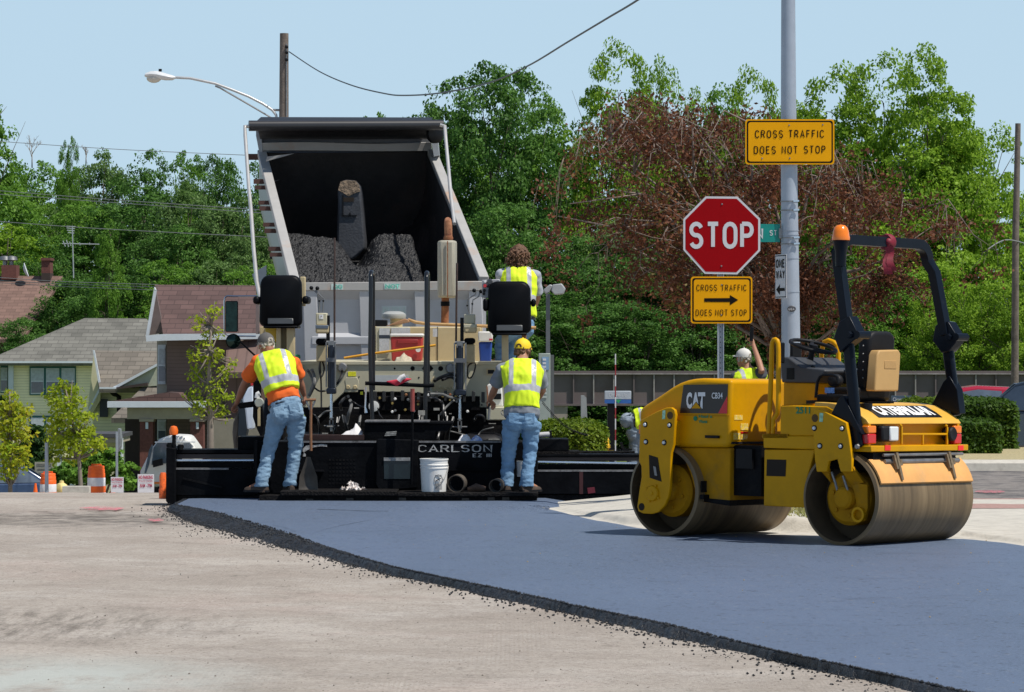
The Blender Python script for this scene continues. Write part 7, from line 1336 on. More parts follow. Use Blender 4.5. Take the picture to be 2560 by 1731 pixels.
hy2 = P(*kH(372, 1335), 90); mb = MB(); mb.lathe([(.16, -.8), (.16, -.35), (.2, -.33), (.22, -.25), (.2, -.18), (.14, -.1), (.07, -.06), (.06, 0), (.0001, .01)], hy2, n=18); mb.single('hydrant', mat('pale_yellow_hydrant', (.68, .56, .22), rough=.6), 'pale yellow hydrant top between the orange barrels', 'hydrant')
def cone(u, v, D, r, label):
    a = P(u, v, D); mb = MB(); mb.lathe([(r*.12, 0), (r*.3, -r*1.2), (r*.6, -r*3), (r*1.1, -r*3.05), (r*1.1, -r*3.2)], a, n=14); mb.single('traffic_cone', ORB, label, 'traffic cone', 'orange cones by the road edge')
cone(*kH(214, 1350), 87, .22, 'orange cone tip at the foot of the overlapping barrels'); cone(*kH(682, 1348), 86, .25, 'orange cone tip in front of the smaller no parking sign')
def nop(x0, y0, x1, y1, D, label):
    t = thing('no_parking_sign', label, 'sign', P(*kH((x0+x1)/2, y1+60), D), 0, 'temporary no parking signs'); f = hbox(t, 'board', mat('poster_white', (.72, .70, .72), rough=.7), x0, y0, x1, y1+22, D, .02); h = y1-y0; PK = mat('poster_red', (.45, .02, .08), rough=.7); hbox(t, 'stake', WOOD, (x0+x1)/2-4, y1+22, (x0+x1)/2+4, y1+90, D+.03, .05)
    for s, ya, yb, xa, xb, bo in (('NO PARKING', .08, .32, .06, .94, .03), ('POLICE ORDER', .40, .52, .08, .92, 0), ('8AM - 7PM', .64, .88, .15, .88, .02)):
        a = P(*kH(x0+(x1-x0)*xa, y0+h*yb), D); b = P(*kH(x0+(x1-x0)*xb, y0+h*ya), D); text(s, a, (1, 0, 0), (0, 0, 1), b.x-a.x, b.z-a.z, PK, f, off=.01, bold=bo)
nop(832, 1296, 930, 1386, 70, 'larger white paper no parking sign beside the white truck'); nop(670, 1313, 746, 1384, 80, 'smaller white paper no parking sign left of the white truck')
for x0, y0, x1, y1, D, m_, nm, lab in ((210, 1222, 325, 1335, 92, mat('faded_board', (.30, .29, .23), rough=.8, var=.2, vs=5), 'notice_board', 'faded beige notice board behind the orange barrels'),):
    t = thing(nm, lab, 'sign', P(*kH(268, 1380), D)); f = hbox(t, 'board', m_, x0, y0, x1, y1, D, .06)
    for i, y in enumerate((1232, 1262, 1285)): hbox(f, 'text_line', mat('faded_text', (.14, .14, .12), rough=.8, var=.5, vs=30), x0+12+i*5, y, x1-15-i*6, y+(14 if i == 0 else 7), D-.01, .01)
t = thing('road_sign', 'grey steel sign post with its sign seen edge on among the bushes', 'road sign', P(*kH(715, 1390), 86)); hbox(t, 'post', GALV, 699, 1040, 712, 1400, 86, .06); hpoly(t, 'sign_plate', mat('sign_back_grey', (.2, .22, .23), rough=.5), [(712, 1020), (724, 1024), (730, 1080), (726, 1130), (712, 1160), (706, 1090)], 86.1, .4)
mb = MB(); a = P(*kH(282, 1105), 84); mb.cyl((a.x, 84, gz(a.x, 84)), a, .05, n=10); mb.single('steel_post', GALV, 'plain grey steel post behind the front orange barrel', 'post')
mb = MB(); a = P(*kH(456, 1365), 82); mb.box(a.x-.34, a.x+.34, 82, 82.4, a.z-.5, a.z-.02); mb.single('stone_block', M_CONC, 'flat pale stone block at the foot of the young yellow green tree', 'stone block')
mb = MB(); a = P(*kH(985, 1285), 37.5); mb.lathe([(.03, 0), (.045, -.04), (.042, -.18), (.05, -.2), (.048, -.36), (.0001, -.37)], a, n=14); mb.single('orange_canister', mat('orange_mottled', (.85, .14, .02), rough=.5, var=.25, vs=20, dirt=(.05, .03, .02), ds=30, da=.35), 'orange canister hanging at the left end of the screed', 'canister')
# ------------------------------------------------------------------ trees, shrubs, hedges
BARK = mat('bark', (.09, .07, .055), rough=.95, var=.3, vs=8, bump=.6, bs=20); TWIG = mat('grey_twig', (.27, .22, .18), rough=.9, var=.25, vs=5)
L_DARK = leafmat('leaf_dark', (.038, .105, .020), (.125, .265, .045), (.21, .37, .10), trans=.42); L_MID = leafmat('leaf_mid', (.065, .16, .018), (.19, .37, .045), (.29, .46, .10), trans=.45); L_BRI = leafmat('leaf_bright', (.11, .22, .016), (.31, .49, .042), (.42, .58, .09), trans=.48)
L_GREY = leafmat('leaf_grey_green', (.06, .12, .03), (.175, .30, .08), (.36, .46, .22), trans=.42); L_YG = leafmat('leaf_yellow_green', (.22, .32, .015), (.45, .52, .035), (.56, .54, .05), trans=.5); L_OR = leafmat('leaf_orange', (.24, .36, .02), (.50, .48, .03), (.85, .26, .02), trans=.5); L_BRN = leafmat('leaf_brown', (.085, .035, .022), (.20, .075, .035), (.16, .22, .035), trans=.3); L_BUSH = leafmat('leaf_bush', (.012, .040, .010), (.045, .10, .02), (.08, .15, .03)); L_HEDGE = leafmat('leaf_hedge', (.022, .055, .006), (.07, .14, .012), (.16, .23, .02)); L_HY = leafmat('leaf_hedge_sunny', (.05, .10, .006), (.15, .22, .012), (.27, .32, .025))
def leaves(name, pos, out, size, m, seed=0, upb=.45, narrow=.62, wild=.5):
    g = np.random.default_rng(seed); n = len(pos); nr = out*.6+np.array([0, 0, upb])+g.normal(0, wild, (n, 3)); nr /= np.linalg.norm(nr, axis=1)[:, None]+1e-9
    t = g.normal(0, 1, (n, 3)); t -= nr*(t*nr).sum(1)[:, None]; t /= np.linalg.norm(t, axis=1)[:, None]+1e-9; b = np.cross(nr, t); s = (size*g.uniform(.55, 1.35, n))[:, None]
    V = np.stack([pos-t*s*.5, pos+b*s*.5*narrow+nr*s*.06, pos+t*s*.5, pos-b*s*.5*narrow+nr*s*.06], 1).reshape(-1, 3)
    me = npmesh(name, V, np.arange(4*n).reshape(n, 4)); finish(me, m, 0); return me
def crown_points(lobes, n, seed, clump=.2, nc=16, solid=.62):
    g = np.random.default_rng(seed); A = np.array([max(r)**2 for _, r in lobes]); cnt = (n*A/A.sum()).astype(int); Pp, O = [], []
    for (c, r), k in zip(lobes, cnt):
        r = np.array(r); d = g.normal(0, 1, (nc, 3)); d[:, 2] += .25; d /= np.linalg.norm(d, axis=1)[:, None]; cc = d*g.uniform(solid, 1.0, (nc, 1)); idx = g.integers(0, nc, k)
        e = g.normal(0, 1, (k, 3)); e /= np.linalg.norm(e, axis=1)[:, None]; e[:, 2] *= .6; q = cc[idx]+e*(g.uniform(.3, 1, (k, 1))**.5)*clump*g.uniform(.7, 1.5, (nc, 1))[idx]; Pp.append(np.array(c)+q*r); o = q/(np.linalg.norm(q, axis=1)[:, None]+1e-9)*.5+e*.5; O.append(o)
    return np.concatenate(Pp), np.concatenate(O)
def limbs(mb, base, height, lobes, r0, seed, droop=0):
    g = random.Random(seed); b = Vector(base); fk = b+Vector((g.uniform(-.2, .2), g.uniform(-.2, .2), height)); mb.tube([b, b.lerp(fk, .5)+Vector((g.uniform(-.1, .1), 0, 0)), fk], [r0*1.25, r0, r0*.8], 10)
    for c, r in lobes:
        e = Vector(c); st = b.lerp(fk, g.uniform(.7, 1)); m_ = st.lerp(e, .5)+Vector((g.uniform(-.3, .3), g.uniform(-.3, .3), g.uniform(0, .4))); mb.tube([st, m_, e], [r0*.55, r0*.33, r0*.1], 7)
        for _ in range(3): q = Vector((g.gauss(0, .6)*r[0], g.gauss(0, .6)*r[1], g.gauss(.1, .5)*r[2])); s_ = m_.lerp(e, g.random()); mb.tube([s_, s_.lerp(e+q, .5)+Vector((0, 0, .1)), e+q], [r0*.18, r0*.11, r0*.04], 5)
def proto_tree(H, Rr, m, seed, n=8500, shape='round', nl=16, low=.12):
    g = random.Random(seed); lobes = []
    for i in range(nl):
        f = (i+.5)/nl; z = low+(1-low)*f*.92
        if shape == 'round': w_ = math.sin(math.pi*min(1, (z+.12)/1.13))**.5
        elif shape == 'spire': w_ = min(1, (1.06-z)*1.55)**.8
        else: w_ = (.72+.28*math.sin(z*7+seed))*min(1, (1.08-z)*3)**.5
        a = i*2.4+g.uniform(-.6, .6); r = Rr*g.uniform(.36, .54)*(.5+.5*w_); d = max(0, Rr*w_-r)*g.uniform(.55, 1.0); lobes.append(((d*math.cos(a), d*math.sin(a), H*z), (r, r, r*g.uniform(.7, 1.0))))
    p, o = crown_points(lobes, n, seed, clump=.30, nc=24, solid=.86); return lobes, p, o
TREES = {}
def make_tree(key, name, label, cat, loc, H, Rr, m, seed, group=None, **kw):
    lobes, p, o = proto_tree(H, Rr, m, seed, **{k: v for k, v in kw.items() if k != 'leaf'}); t = thing(name, label, cat, loc, 0, group)
    cr = link(bpy.data.objects.new('crown', leaves('crown', p, o, kw.get('leaf', .3), m, seed))); cr.parent = t
    mb = MB(False); limbs(mb, (0, 0, -.4), H*.3, lobes, H*.014, seed); mb.part('trunk', BARK, t, smooth=180); TREES[key] = (t, H, Rr); return t
PROTO = {'dark': (L_DARK, 'round', 1), 'dark2': (L_DARK, 'other', 2), 'mid': (L_MID, 'round', 3), 'mid2': (L_MID, 'spire', 4), 'bright': (L_BRI, 'round', 5), 'bright2': (L_BRI, 'round', 6), 'grey': (L_GREY, 'round', 7)}
def place_tree(kind, u, v, hw, D, label, group, name='broadleaf_tree', rz=None):
    p = P(u, v, D); z0 = gz(p.x, D); H = p.z-z0; Rr = hw*mpp(D)*1.42; loc = Vector((p.x, D, z0))
    if kind not in TREES: m, sh, sd = PROTO[kind]; t = make_tree(kind, name, label, 'tree', loc, 16.0, 5.6, m, sd, group, shape=sh, n=40000, leaf=.215)
    else: t = copy_tree(TREES[kind][0]); t.name = name; t.location = loc; t['label'] = label; t['group'] = group
    t.scale = (Rr/5.6, Rr/5.6, H/16.0); t.rotation_euler[2] = rng.uniform(0, 6.28) if rz is None else rz; return t
GL = 'trees of the wood behind the houses'; GR = 'trees behind the railway bridge'
for i, a in enumerate((('mid2', -30, 250, 150, 195), ('mid', 70, 405, 120, 215), ('grey', 250, 385, 120, 212), ('dark', 360, 390, 110, 205), ('mid', 480, 380, 75, 212), ('dark2', 552, 400, 75, 208), ('dark', 640, 420, 90, 205), ('mid', 165, 420, 90, 220))): place_tree(*a, 'tall green tree on the skyline of the left wood', GL)
for a in (('bright2', 30, 545, 140, 190), ('mid', 190, 500, 140, 192), ('dark', 330, 480, 150, 190), ('grey', 470, 460, 120, 188), ('grey', 580, 500, 120, 186), ('dark', 120, 610, 130, 186), ('dark2', 430, 570, 120, 184), ('grey', 655, 560, 100, 182)): place_tree(*a, 'leafy green tree in the middle depth of the left wood', GL)
for a in (('dark', 110, 760, 110, 176), ('dark2', 215, 700, 120, 175), ('dark', 330, 660, 130, 172), ('mid', 440, 650, 120, 170), ('grey', 560, 640, 120, 170), ('mid', 640, 660, 110, 166), ('dark2', 40, 800, 90, 165)): place_tree(*a, 'dark dense tree close behind the house roofs', GL)
place_tree('mid2', 272, 555, 62, 168, 'conical dark green evergreen in the left wood', None, 'evergreen_tree'); place_tree('mid', 172, 345, 34, 205, 'thin tree top standing above the left wood', None)
for a in (('mid', 930, 285, 70, 185), ('dark', 1090, 222, 130, 178), ('dark2', 1250, 172, 150, 176), ('mid', 1340, 240, 120, 185), ('mid', 1180, 320, 150, 184)): place_tree(*a, 'tall dark green tree beside the raised truck bed', GR)
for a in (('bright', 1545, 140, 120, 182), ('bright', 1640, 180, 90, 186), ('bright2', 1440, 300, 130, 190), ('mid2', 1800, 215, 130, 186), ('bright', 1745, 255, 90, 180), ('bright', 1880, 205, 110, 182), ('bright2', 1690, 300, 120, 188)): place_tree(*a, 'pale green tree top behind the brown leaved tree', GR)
for a in (('bright', 2335, 150, 150, 172), ('bright', 2090, 195, 140, 178), ('bright', 2215, 165, 150, 176), ('bright2', 2440, 280, 150, 174), ('bright2', 2320, 330, 170, 171), ('bright', 2010, 290, 130, 184), ('bright2', 2200, 430, 190, 170), ('mid', 2560, 470, 100, 182)): place_tree(*a, 'bright green tree rising right of the steel pole', GR)
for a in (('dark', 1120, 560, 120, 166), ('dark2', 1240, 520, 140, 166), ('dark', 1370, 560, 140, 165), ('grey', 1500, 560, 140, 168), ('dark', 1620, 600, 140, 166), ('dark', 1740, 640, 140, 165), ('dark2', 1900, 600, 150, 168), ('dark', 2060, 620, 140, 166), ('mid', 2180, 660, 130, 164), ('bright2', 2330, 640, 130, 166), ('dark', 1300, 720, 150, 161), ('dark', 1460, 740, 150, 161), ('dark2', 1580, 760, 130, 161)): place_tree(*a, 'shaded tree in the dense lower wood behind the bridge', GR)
for a in (('bright2', 2440, 690, 110, 159), ('bright2', 2550, 680, 110, 158), ('bright', 2330, 740, 90, 160)): place_tree(*a, 'yellow green bushy tree between the roller and the right edge', 'bushy trees beyond the parked cars', 'bushy_tree')
# bare dead tree tops on the left skyline
def bare(u, v0, v1, D, label, seed):
    g = random.Random(seed); mb = MB(); b = P(u, v1, D)
    def rec(p, d, L_, r, k):
        e = p+d*L_; mb.tube([p, e], [r*.5, r*.3], 5)
        if k:
            for _ in range(3): rec(p.lerp(e, g.uniform(.5, 1)), (d+Vector((g.gauss(0, .35), g.gauss(0, .35), g.uniform(0, .2)))).normalized(), L_*g.uniform(.5, .75), r*.6, k-1)
    rec(b, Vector((0, 0, 1)), (v1-v0)*mpp(D)*.45, .09, 4); mb.single('dead_tree', TWIG, label, 'dead tree', smooth=180)
bare(80, 330, 420, 212, 'leafless grey tree top on the far left skyline', 3); bare(215, 360, 410, 214, 'smaller leafless tree top right of the thin tree', 8)
# the browned tree in front of the bridge
def brown_tree():
    D = 100.0; g = random.Random(21); b = P(1968, 849, D); z0 = gz(b.x, D); t = thing('browned_tree', 'half dead spreading tree with rusty brown leaves behind the stop sign', 'tree', Vector((b.x, D, z0)))
    ex = [1380, 1420, 1480, 1560, 1640, 1800, 1960, 2100, 2300, 2420]; ey = [430, 370, 300, 236, 246, 270, 285, 365, 440, 540]
    def clampz(p):
        u = CX+p.x*F/p.y; v = YH-(p.z-EYE)*F/p.y; lim = np.interp(u, ex, ey)+abs(g.gauss(0, 75)); q = Vector(p)
        if v < lim: q.z = EYE-(lim-YH)*p.y/F
        return q
    tips = []; mb = MB(); fk = P(1955, 800, D); mb.tube([Vector((b.x, D, z0)), Vector((b.x+.1, D, z0+1.4)), fk], [.38, .32, .26], 12)
    tg = [(1560, 300), (1450, 430), (1400, 520), (1620, 250), (1700, 330), (1800, 300), (1860, 260), (1960, 300), (2080, 330), (2200, 400), (2300, 420), (2330, 560), (2250, 640), (1660, 520), (1560, 640), (1720, 760), (1820, 620), (2100, 620), (2160, 740), (1880, 480), (2020, 480), (1500, 360), (1600, 420), (1740, 430), (1660, 640), (1950, 650), (2060, 720), (1830, 760), (2140, 520), (1780, 520)]
    def rec(p, e, r, k):
        v = e-p; L_ = v.length; n = 4; pts = [p]
        for i in range(1, n+1): pts.append(clampz(p.lerp(e, i/n)+Vector((g.gauss(0, .05), g.gauss(0, .05), g.gauss(0, .05)+.10*math.sin(i/n*3.14)))*L_))
        mb.tube(pts, [r*(1-.8*i/n) for i in range(n+1)], 6 if k > 1 else 4)
        if k > 0:
            for _ in range(6 if k > 1 else 5):
                s_ = pts[g.randint(1, n)]; d = (v.normalized()*.6+Vector((g.gauss(0, .6), g.gauss(0, .6), g.gauss(-.15, .45)))).normalized(); rec(s_, s_+d*L_*g.uniform(.22, .48), r*.4, k-1)
        else: tips.append((pts[-1], g.random())); tips.append((pts[2], g.random()))
    for u, v in tg:
        e = P(u, v, D+g.uniform(-3.5, 3.5)); rec(fk.lerp(Vector((b.x, D, z0+1.6)), g.random()*.5), e, .075, 2)
    mb.part('trunk', mat('grey_brown_branch', (.20, .155, .13), rough=.9, var=.3, vs=3), t, smooth=180)
    G_ = np.random.default_rng(4); tp = np.array([tuple(p) for p, _ in tips]); n = 52000; idx = G_.integers(0, len(tp), n); pos = tp[idx]+G_.normal(0, .20, (n, 3)); pos[:, 2] -= abs(G_.normal(0, .1, n)); keep = (np.sin(pos[:, 0]*1.7)+np.sin(pos[:, 2]*2.3+1)+np.sin(pos[:, 1]*1.9)) > -1.25; pos = pos[keep]
    off = rootmat(t).inverted(); pos = pos-np.array(t.location); me = leaves('crown', pos, G_.normal(0, .5, pos.shape), .145, L_BRN, 9, upb=-.1, narrow=.55, wild=1); o = link(bpy.data.objects.new('crown', me)); o.parent = t
brown_tree()
# young street trees
def young(name, label, pts, D, lobes_px, m, n, leaf, seed, thin=.04, lv=.95):
    b = P(*kH(*pts[0]), D); z0 = gz(b.x, D); t = thing(name, label, 'tree', Vector((b.x, D, z0))); mb = MB(); tr = [Vector((b.x, D, z0))]+[P(*kH(*p), D) for p in pts]; mb.tube(tr, [thin*(1-.75*i/len(pts)) for i in range(len(tr))], 8); g = random.Random(seed); lobes = []
    for x, y, r in lobes_px:
        c = P(*kH(x, y), D)+Vector((0, g.uniform(-.4, .4), 0)); rr = r/2.4167*mpp(D); lobes.append((tuple(c-t.location), (rr, rr, rr*1.05))); s_ = min(tr[1:], key=lambda q: (q-c).length+abs(q.z-c.z+.3)*.6)
        for _ in range(4): e = c+Vector((g.gauss(0, .6), g.gauss(0, .5), g.gauss(.1, .6)))*rr; mb.tube([s_, s_.lerp(e, .5)+Vector((0, 0, -.05)), e], [thin*.35, thin*.2, thin*.08], 5)
    mb.part('trunk', mat('young_bark', (.20, .17, .14), rough=.9, var=.2), t, smooth=180); p, o = crown_points(lobes, n, seed, clump=.8, nc=12, solid=.3); cr = link(bpy.data.objects.new('crown', leaves('crown', p, o, leaf, m, seed))); cr.parent = t
young('young_tree', 'young tree with orange and green leaves at the left edge', [(62, 1370), (64, 1150), (62, 950), (58, 800)], 86, [(55, 830, 45), (90, 880, 50), (25, 900, 55), (120, 930, 60), (50, 980, 75), (130, 1010, 50), (20, 1050, 60), (100, 1090, 80), (30, 1160, 70), (130, 1180, 60), (70, 1240, 70), (20, 1270, 60), (60, 1310, 40), (160, 930, 25)], L_OR, 1900, .13, 2, .07)
young('young_tree', 'young yellow green tree between the orange barrels', [(488, 1370), (478, 1200), (450, 1050), (420, 880), (390, 760)], 84, [(375, 760, 35), (320, 810, 45), (420, 800, 60), (470, 850, 50), (300, 860, 35), (390, 870, 60), (360, 960, 70), (450, 950, 70), (520, 970, 55), (320, 1010, 50), (420, 1040, 80), (530, 1040, 55), (560, 1110, 50), (480, 1110, 70), (350, 1110, 60), (600, 1130, 50), (420, 1170, 70), (320, 1180, 50)], L_YG, 2700, .12, 3, .07)
young('young_tree', 'thin half bare young tree in front of the brown house', [(1272, 1140), (1270, 950), (1262, 750), (1268, 550), (1275, 400)], 96, [(1210, 360, 45), (1300, 320, 50), (1190, 420, 30), (1250, 430, 45), (1310, 440, 40), (1240, 520, 50), (1330, 560, 40), (1190, 600, 50), (1280, 620, 60), (1170, 680, 45), (1360, 700, 50), (1220, 720, 50), (1300, 780, 60), (1180, 800, 45), (1130, 830, 30), (1350, 830, 50), (1260, 870, 55), (1200, 920, 45), (1340, 940, 50), (1400, 620, 30), (1150, 560, 25)], L_YG, 1500, .12, 5, .13)
def bush(name, label, lobes_px, D, m, n, leaf, seed, k=kH, group=None):
    b = P(*k(lobes_px[0][0], lobes_px[0][1]), D); t = thing(name, label, 'bush', Vector((b.x, D, gz(b.x, D))), 0, group); lobes = []
    for x, y, r in lobes_px: c = P(*k(x, y), D)-t.location; rr = r/(2.4167 if k is kH else 1)*mpp(D); lobes.append((tuple(c), (rr, rr, rr*.9)))
    p, o = crown_points(lobes, n, seed, clump=.35, nc=22, solid=.5); cr = link(bpy.data.objects.new('foliage', leaves('foliage', p, o, leaf, m, seed))); cr.parent = t
    mb = MB(False)
    for c, r in lobes: mb.tube([(0, 0, -.3), tuple(Vector(c)*.6), c], [.05, .03, .01], 6)
    mb.part('stem', BARK, t, smooth=180)
bush('round_bush', 'dark round bush behind the young orange leaved tree', [(200, 1080, 90), (160, 1170, 90), (230, 1180, 80), (190, 1260, 100), (120, 1270, 80)], 95, L_BUSH, 5200, .16, 4); bush('spreading_bush', 'green bush spreading between the barrels and the white truck', [(600, 1270, 100), (480, 1290, 110), (700, 1290, 100), (560, 1200, 80), (660, 1190, 70), (400, 1300, 90), (760, 1330, 70), (780, 1260, 50)], 92, mat_l if False else L_MID, 8500, .14, 6)
bush('dark_shrub', 'dark shrub at the left edge below the yellow house wall', [(20, 860, 40), (10, 900, 45), (60, 900, 30)], 120, L_BUSH, 1200, .2, 7)
def hedge(name, label, u0, u1, v0, v1, D, dep, m, seed, n, leaf=.05, group=None, round_=.12):
    a = P(u0, v1, D); b = P(u1, v0, D); t = thing(name, label, 'hedge', Vector(((a.x+b.x)/2, D+dep/2, a.z)), 0, group); g = np.random.default_rng(seed); hx, hy, hz = (b.x-a.x)/2, dep/2, (b.z-a.z); q = g.uniform(-1, 1, (n*3, 3)); ax = g.integers(0, 3, n*3); sg = np.sign(g.uniform(-1, 1, n*3)); q[np.arange(n*3), ax] = sg
    q = q[~((ax == 2) & (sg < 0))][:n]; rr = np.maximum(np.abs(q)-(1-round_*2), 0); L_ = np.linalg.norm(rr, axis=1); sh = np.where(L_ > round_*2, round_*2/np.maximum(L_, 1e-6), 1); q = np.sign(q)*(np.minimum(np.abs(q), 1-round_*2)+rr*sh[:, None]); nrm = q**5; nrm /= np.linalg.norm(nrm, axis=1)[:, None]+1e-9
    bump_ = np.array([noise.noise((x*3*hx+seed, y*3*hy, z*3*hz)) for x, y, z in q])*.07+g.normal(0, .018, len(q)); pos = q*np.array([hx, hy, hz/2])+np.array([0, 0, hz/2])+nrm*bump_[:, None]
    cr = link(bpy.data.objects.new('foliage', leaves('foliage', pos, nrm, leaf, m, seed))); cr.parent = t; mb = MB(False); mb.box(-hx*.86, hx*.86, -hy*.86, hy*.86, -.2, hz*.9); mb.part('dense_twigs', mat('hedge_inside', (.012, .022, .006), rough=1, var=.4), t, bevel=.08)
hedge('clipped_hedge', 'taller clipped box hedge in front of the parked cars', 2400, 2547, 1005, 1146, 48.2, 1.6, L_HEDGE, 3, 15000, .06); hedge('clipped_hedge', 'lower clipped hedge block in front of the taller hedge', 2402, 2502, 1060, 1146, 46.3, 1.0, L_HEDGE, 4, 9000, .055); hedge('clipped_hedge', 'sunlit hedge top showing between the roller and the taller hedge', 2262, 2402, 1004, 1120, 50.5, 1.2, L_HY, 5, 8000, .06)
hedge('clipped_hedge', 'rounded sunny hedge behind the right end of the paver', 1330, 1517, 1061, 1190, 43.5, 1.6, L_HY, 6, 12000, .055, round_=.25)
# ------------------------------------------------------------------ people
SKIN = mat('skin', (.36, .17, .10), rough=.55, var=.12, vs=9); SKIND = mat('tanned_skin', (.27, .115, .065), rough=.55, var=.12, vs=9)
VEST = mat('vest_lime', (.66, .84, .014), rough=.75, var=.08, vs=6, dirt=(.26, .32, .02), ds=2.0, da=.1); REFL = mat('vest_silver', (.42, .43, .46), rough=.4, var=.12, vs=12)
JEAN = mat('denim', (.19, .30, .41), rough=.9, var=.22, vs=5, dirt=(.33, .45, .56), ds=3.5, da=.32, bump=.5, bs=26); JEAN2 = mat('denim_blue', (.14, .26, .41), rough=.9, var=.22, vs=5, dirt=(.27, .42, .56), ds=3.5, da=.3, bump=.5, bs=26)
BOOT = mat('boot_brown', (.05, .032, .022), rough=.75, var=.35, vs=14); CAPG = mat('cap_grey', (.10, .095, .09), rough=.9, var=.1); CAPY = mat('cap_yellow', (.80, .56, .01), rough=.7, var=.06); CAPW = mat('cap_white', (.62, .60, .56), rough=.85, var=.08)
HAIRG = mat('hair_grey', (.38, .34, .29), rough=.8, var=.35, vs=40); HAIRB = mat('hair_brown', (.11, .052, .024), rough=.7, var=.5, vs=30); BELT = mat('belt_black', (.008, .008, .009), rough=.5)
def wrinkle(me, amp, f=(9, 9, 16), seed=0, zone=None):
    n = len(me.vertices); co = np.empty(n*3); me.vertices.foreach_get('co', co); co = co.reshape(-1, 3); no = np.array([tuple(v.normal) for v in me.vertices])
    d = np.array([noise.noise((x*f[0]+seed, y*f[1], z*f[2]+.6*noise.noise((x*5, y*5, z*5)))) for x, y, z in co])
    d = amp*np.sign(d)*np.abs(d)**.8
    co += no*d[:, None]; me.vertices.foreach_set('co', co.ravel()); me.update()
def hand(mb, wrist, d, pn, side, curl=55, s=1.0):
    """palm and five fingers: d from wrist to knuckles, pn the palm's facing direction, side +1/-1 where the thumb leaves"""
    d = d.normalized(); pn = (pn-d*pn.dot(d)).normalized(); x = d.cross(pn)*side; w_ = wrist
    rows = []
    for t, hw, hd in ((-.01, .026, .02), (.02, .033, .018), (.06, .040, .016), (.088, .040, .013)): c = w_+d*t*s; rows.append([c+x*hw*s*math.cos(a*.5236)+pn*hd*s*math.sin(a*.5236) for a in range(12)])
    mb.loft(rows)
    for i, (o, L_) in enumerate(((.030, .072), (.010, .080), (-.010, .074), (-.029, .058))):
        p = w_+d*.085*s+x*o*s; pts = [p-d*.015*s]; a = 8+i*3
        for k, f in enumerate((.45, .32, .25)): a += curl*(.55 if k == 0 else .8)*(1+.08*i); dd = d*math.cos(R(a))+pn*math.sin(R(a)); p2 = pts[-1]+dd*L_*f*s*(1.25 if k == 0 else 1); pts.append(p2)
        mb.tube(pts, [.0098*s, .0095*s, .0088*s, .0065*s], 8)
    p = w_+d*.022*s+x*.03*s; mb.tube([p, p+(d*.5+x*.8+pn*.25).normalized()*.038*s, p+(d*.5+x*.8+pn*.25).normalized()*.038*s+(d*.85+pn*.55).normalized()*.032*s, p+(d*.5+x*.8+pn*.25).normalized()*.038*s+(d*.75+pn*.8).normalized()*.056*s], [.014*s, .012*s, .0105*s, .007*s], 8)
def frame(f, up=Vector((0, 0, 1))): f = f.normalized(); r = f.cross(up).normalized(); u = r.cross(f); return f, r, u
TORSO = [(-.10, .150, .115), (.0, .165, .125), (.12, .165, .122), (.28, .158, .115), (.45, .165, .118), (.62, .180, .122), (.78, .190, .115), (.90, .165, .095), (.97, .105, .075), (1.04, .062, .062)]
def torso_rows(J, g, t0=-.2, t1=1.1, n=20):
    pe, nk = J['pelvis'], J['neck']; sp = nk-pe; rt = (J['shR']-J['shL']); rt = (rt-sp.normalized()*rt.dot(sp.normalized())).normalized(); fw = sp.normalized().cross(rt); out = []
    bend = J.get('bend', .04)
    for t, hw, hd in TORSO:
        if t < t0 or t > t1: continue
        c = pe+sp*t-fw*bend*math.sin(math.pi*max(0, min(1, t))); out.append([c+rt*(hw+g)*math.copysign(abs(math.cos(2*math.pi*i/n))**.8, math.cos(2*math.pi*i/n))+fw*(hd+g)*math.copysign(abs(math.sin(2*math.pi*i/n))**.85, math.sin(2*math.pi*i/n)) for i in range(n)])
    return out, rt, fw, sp
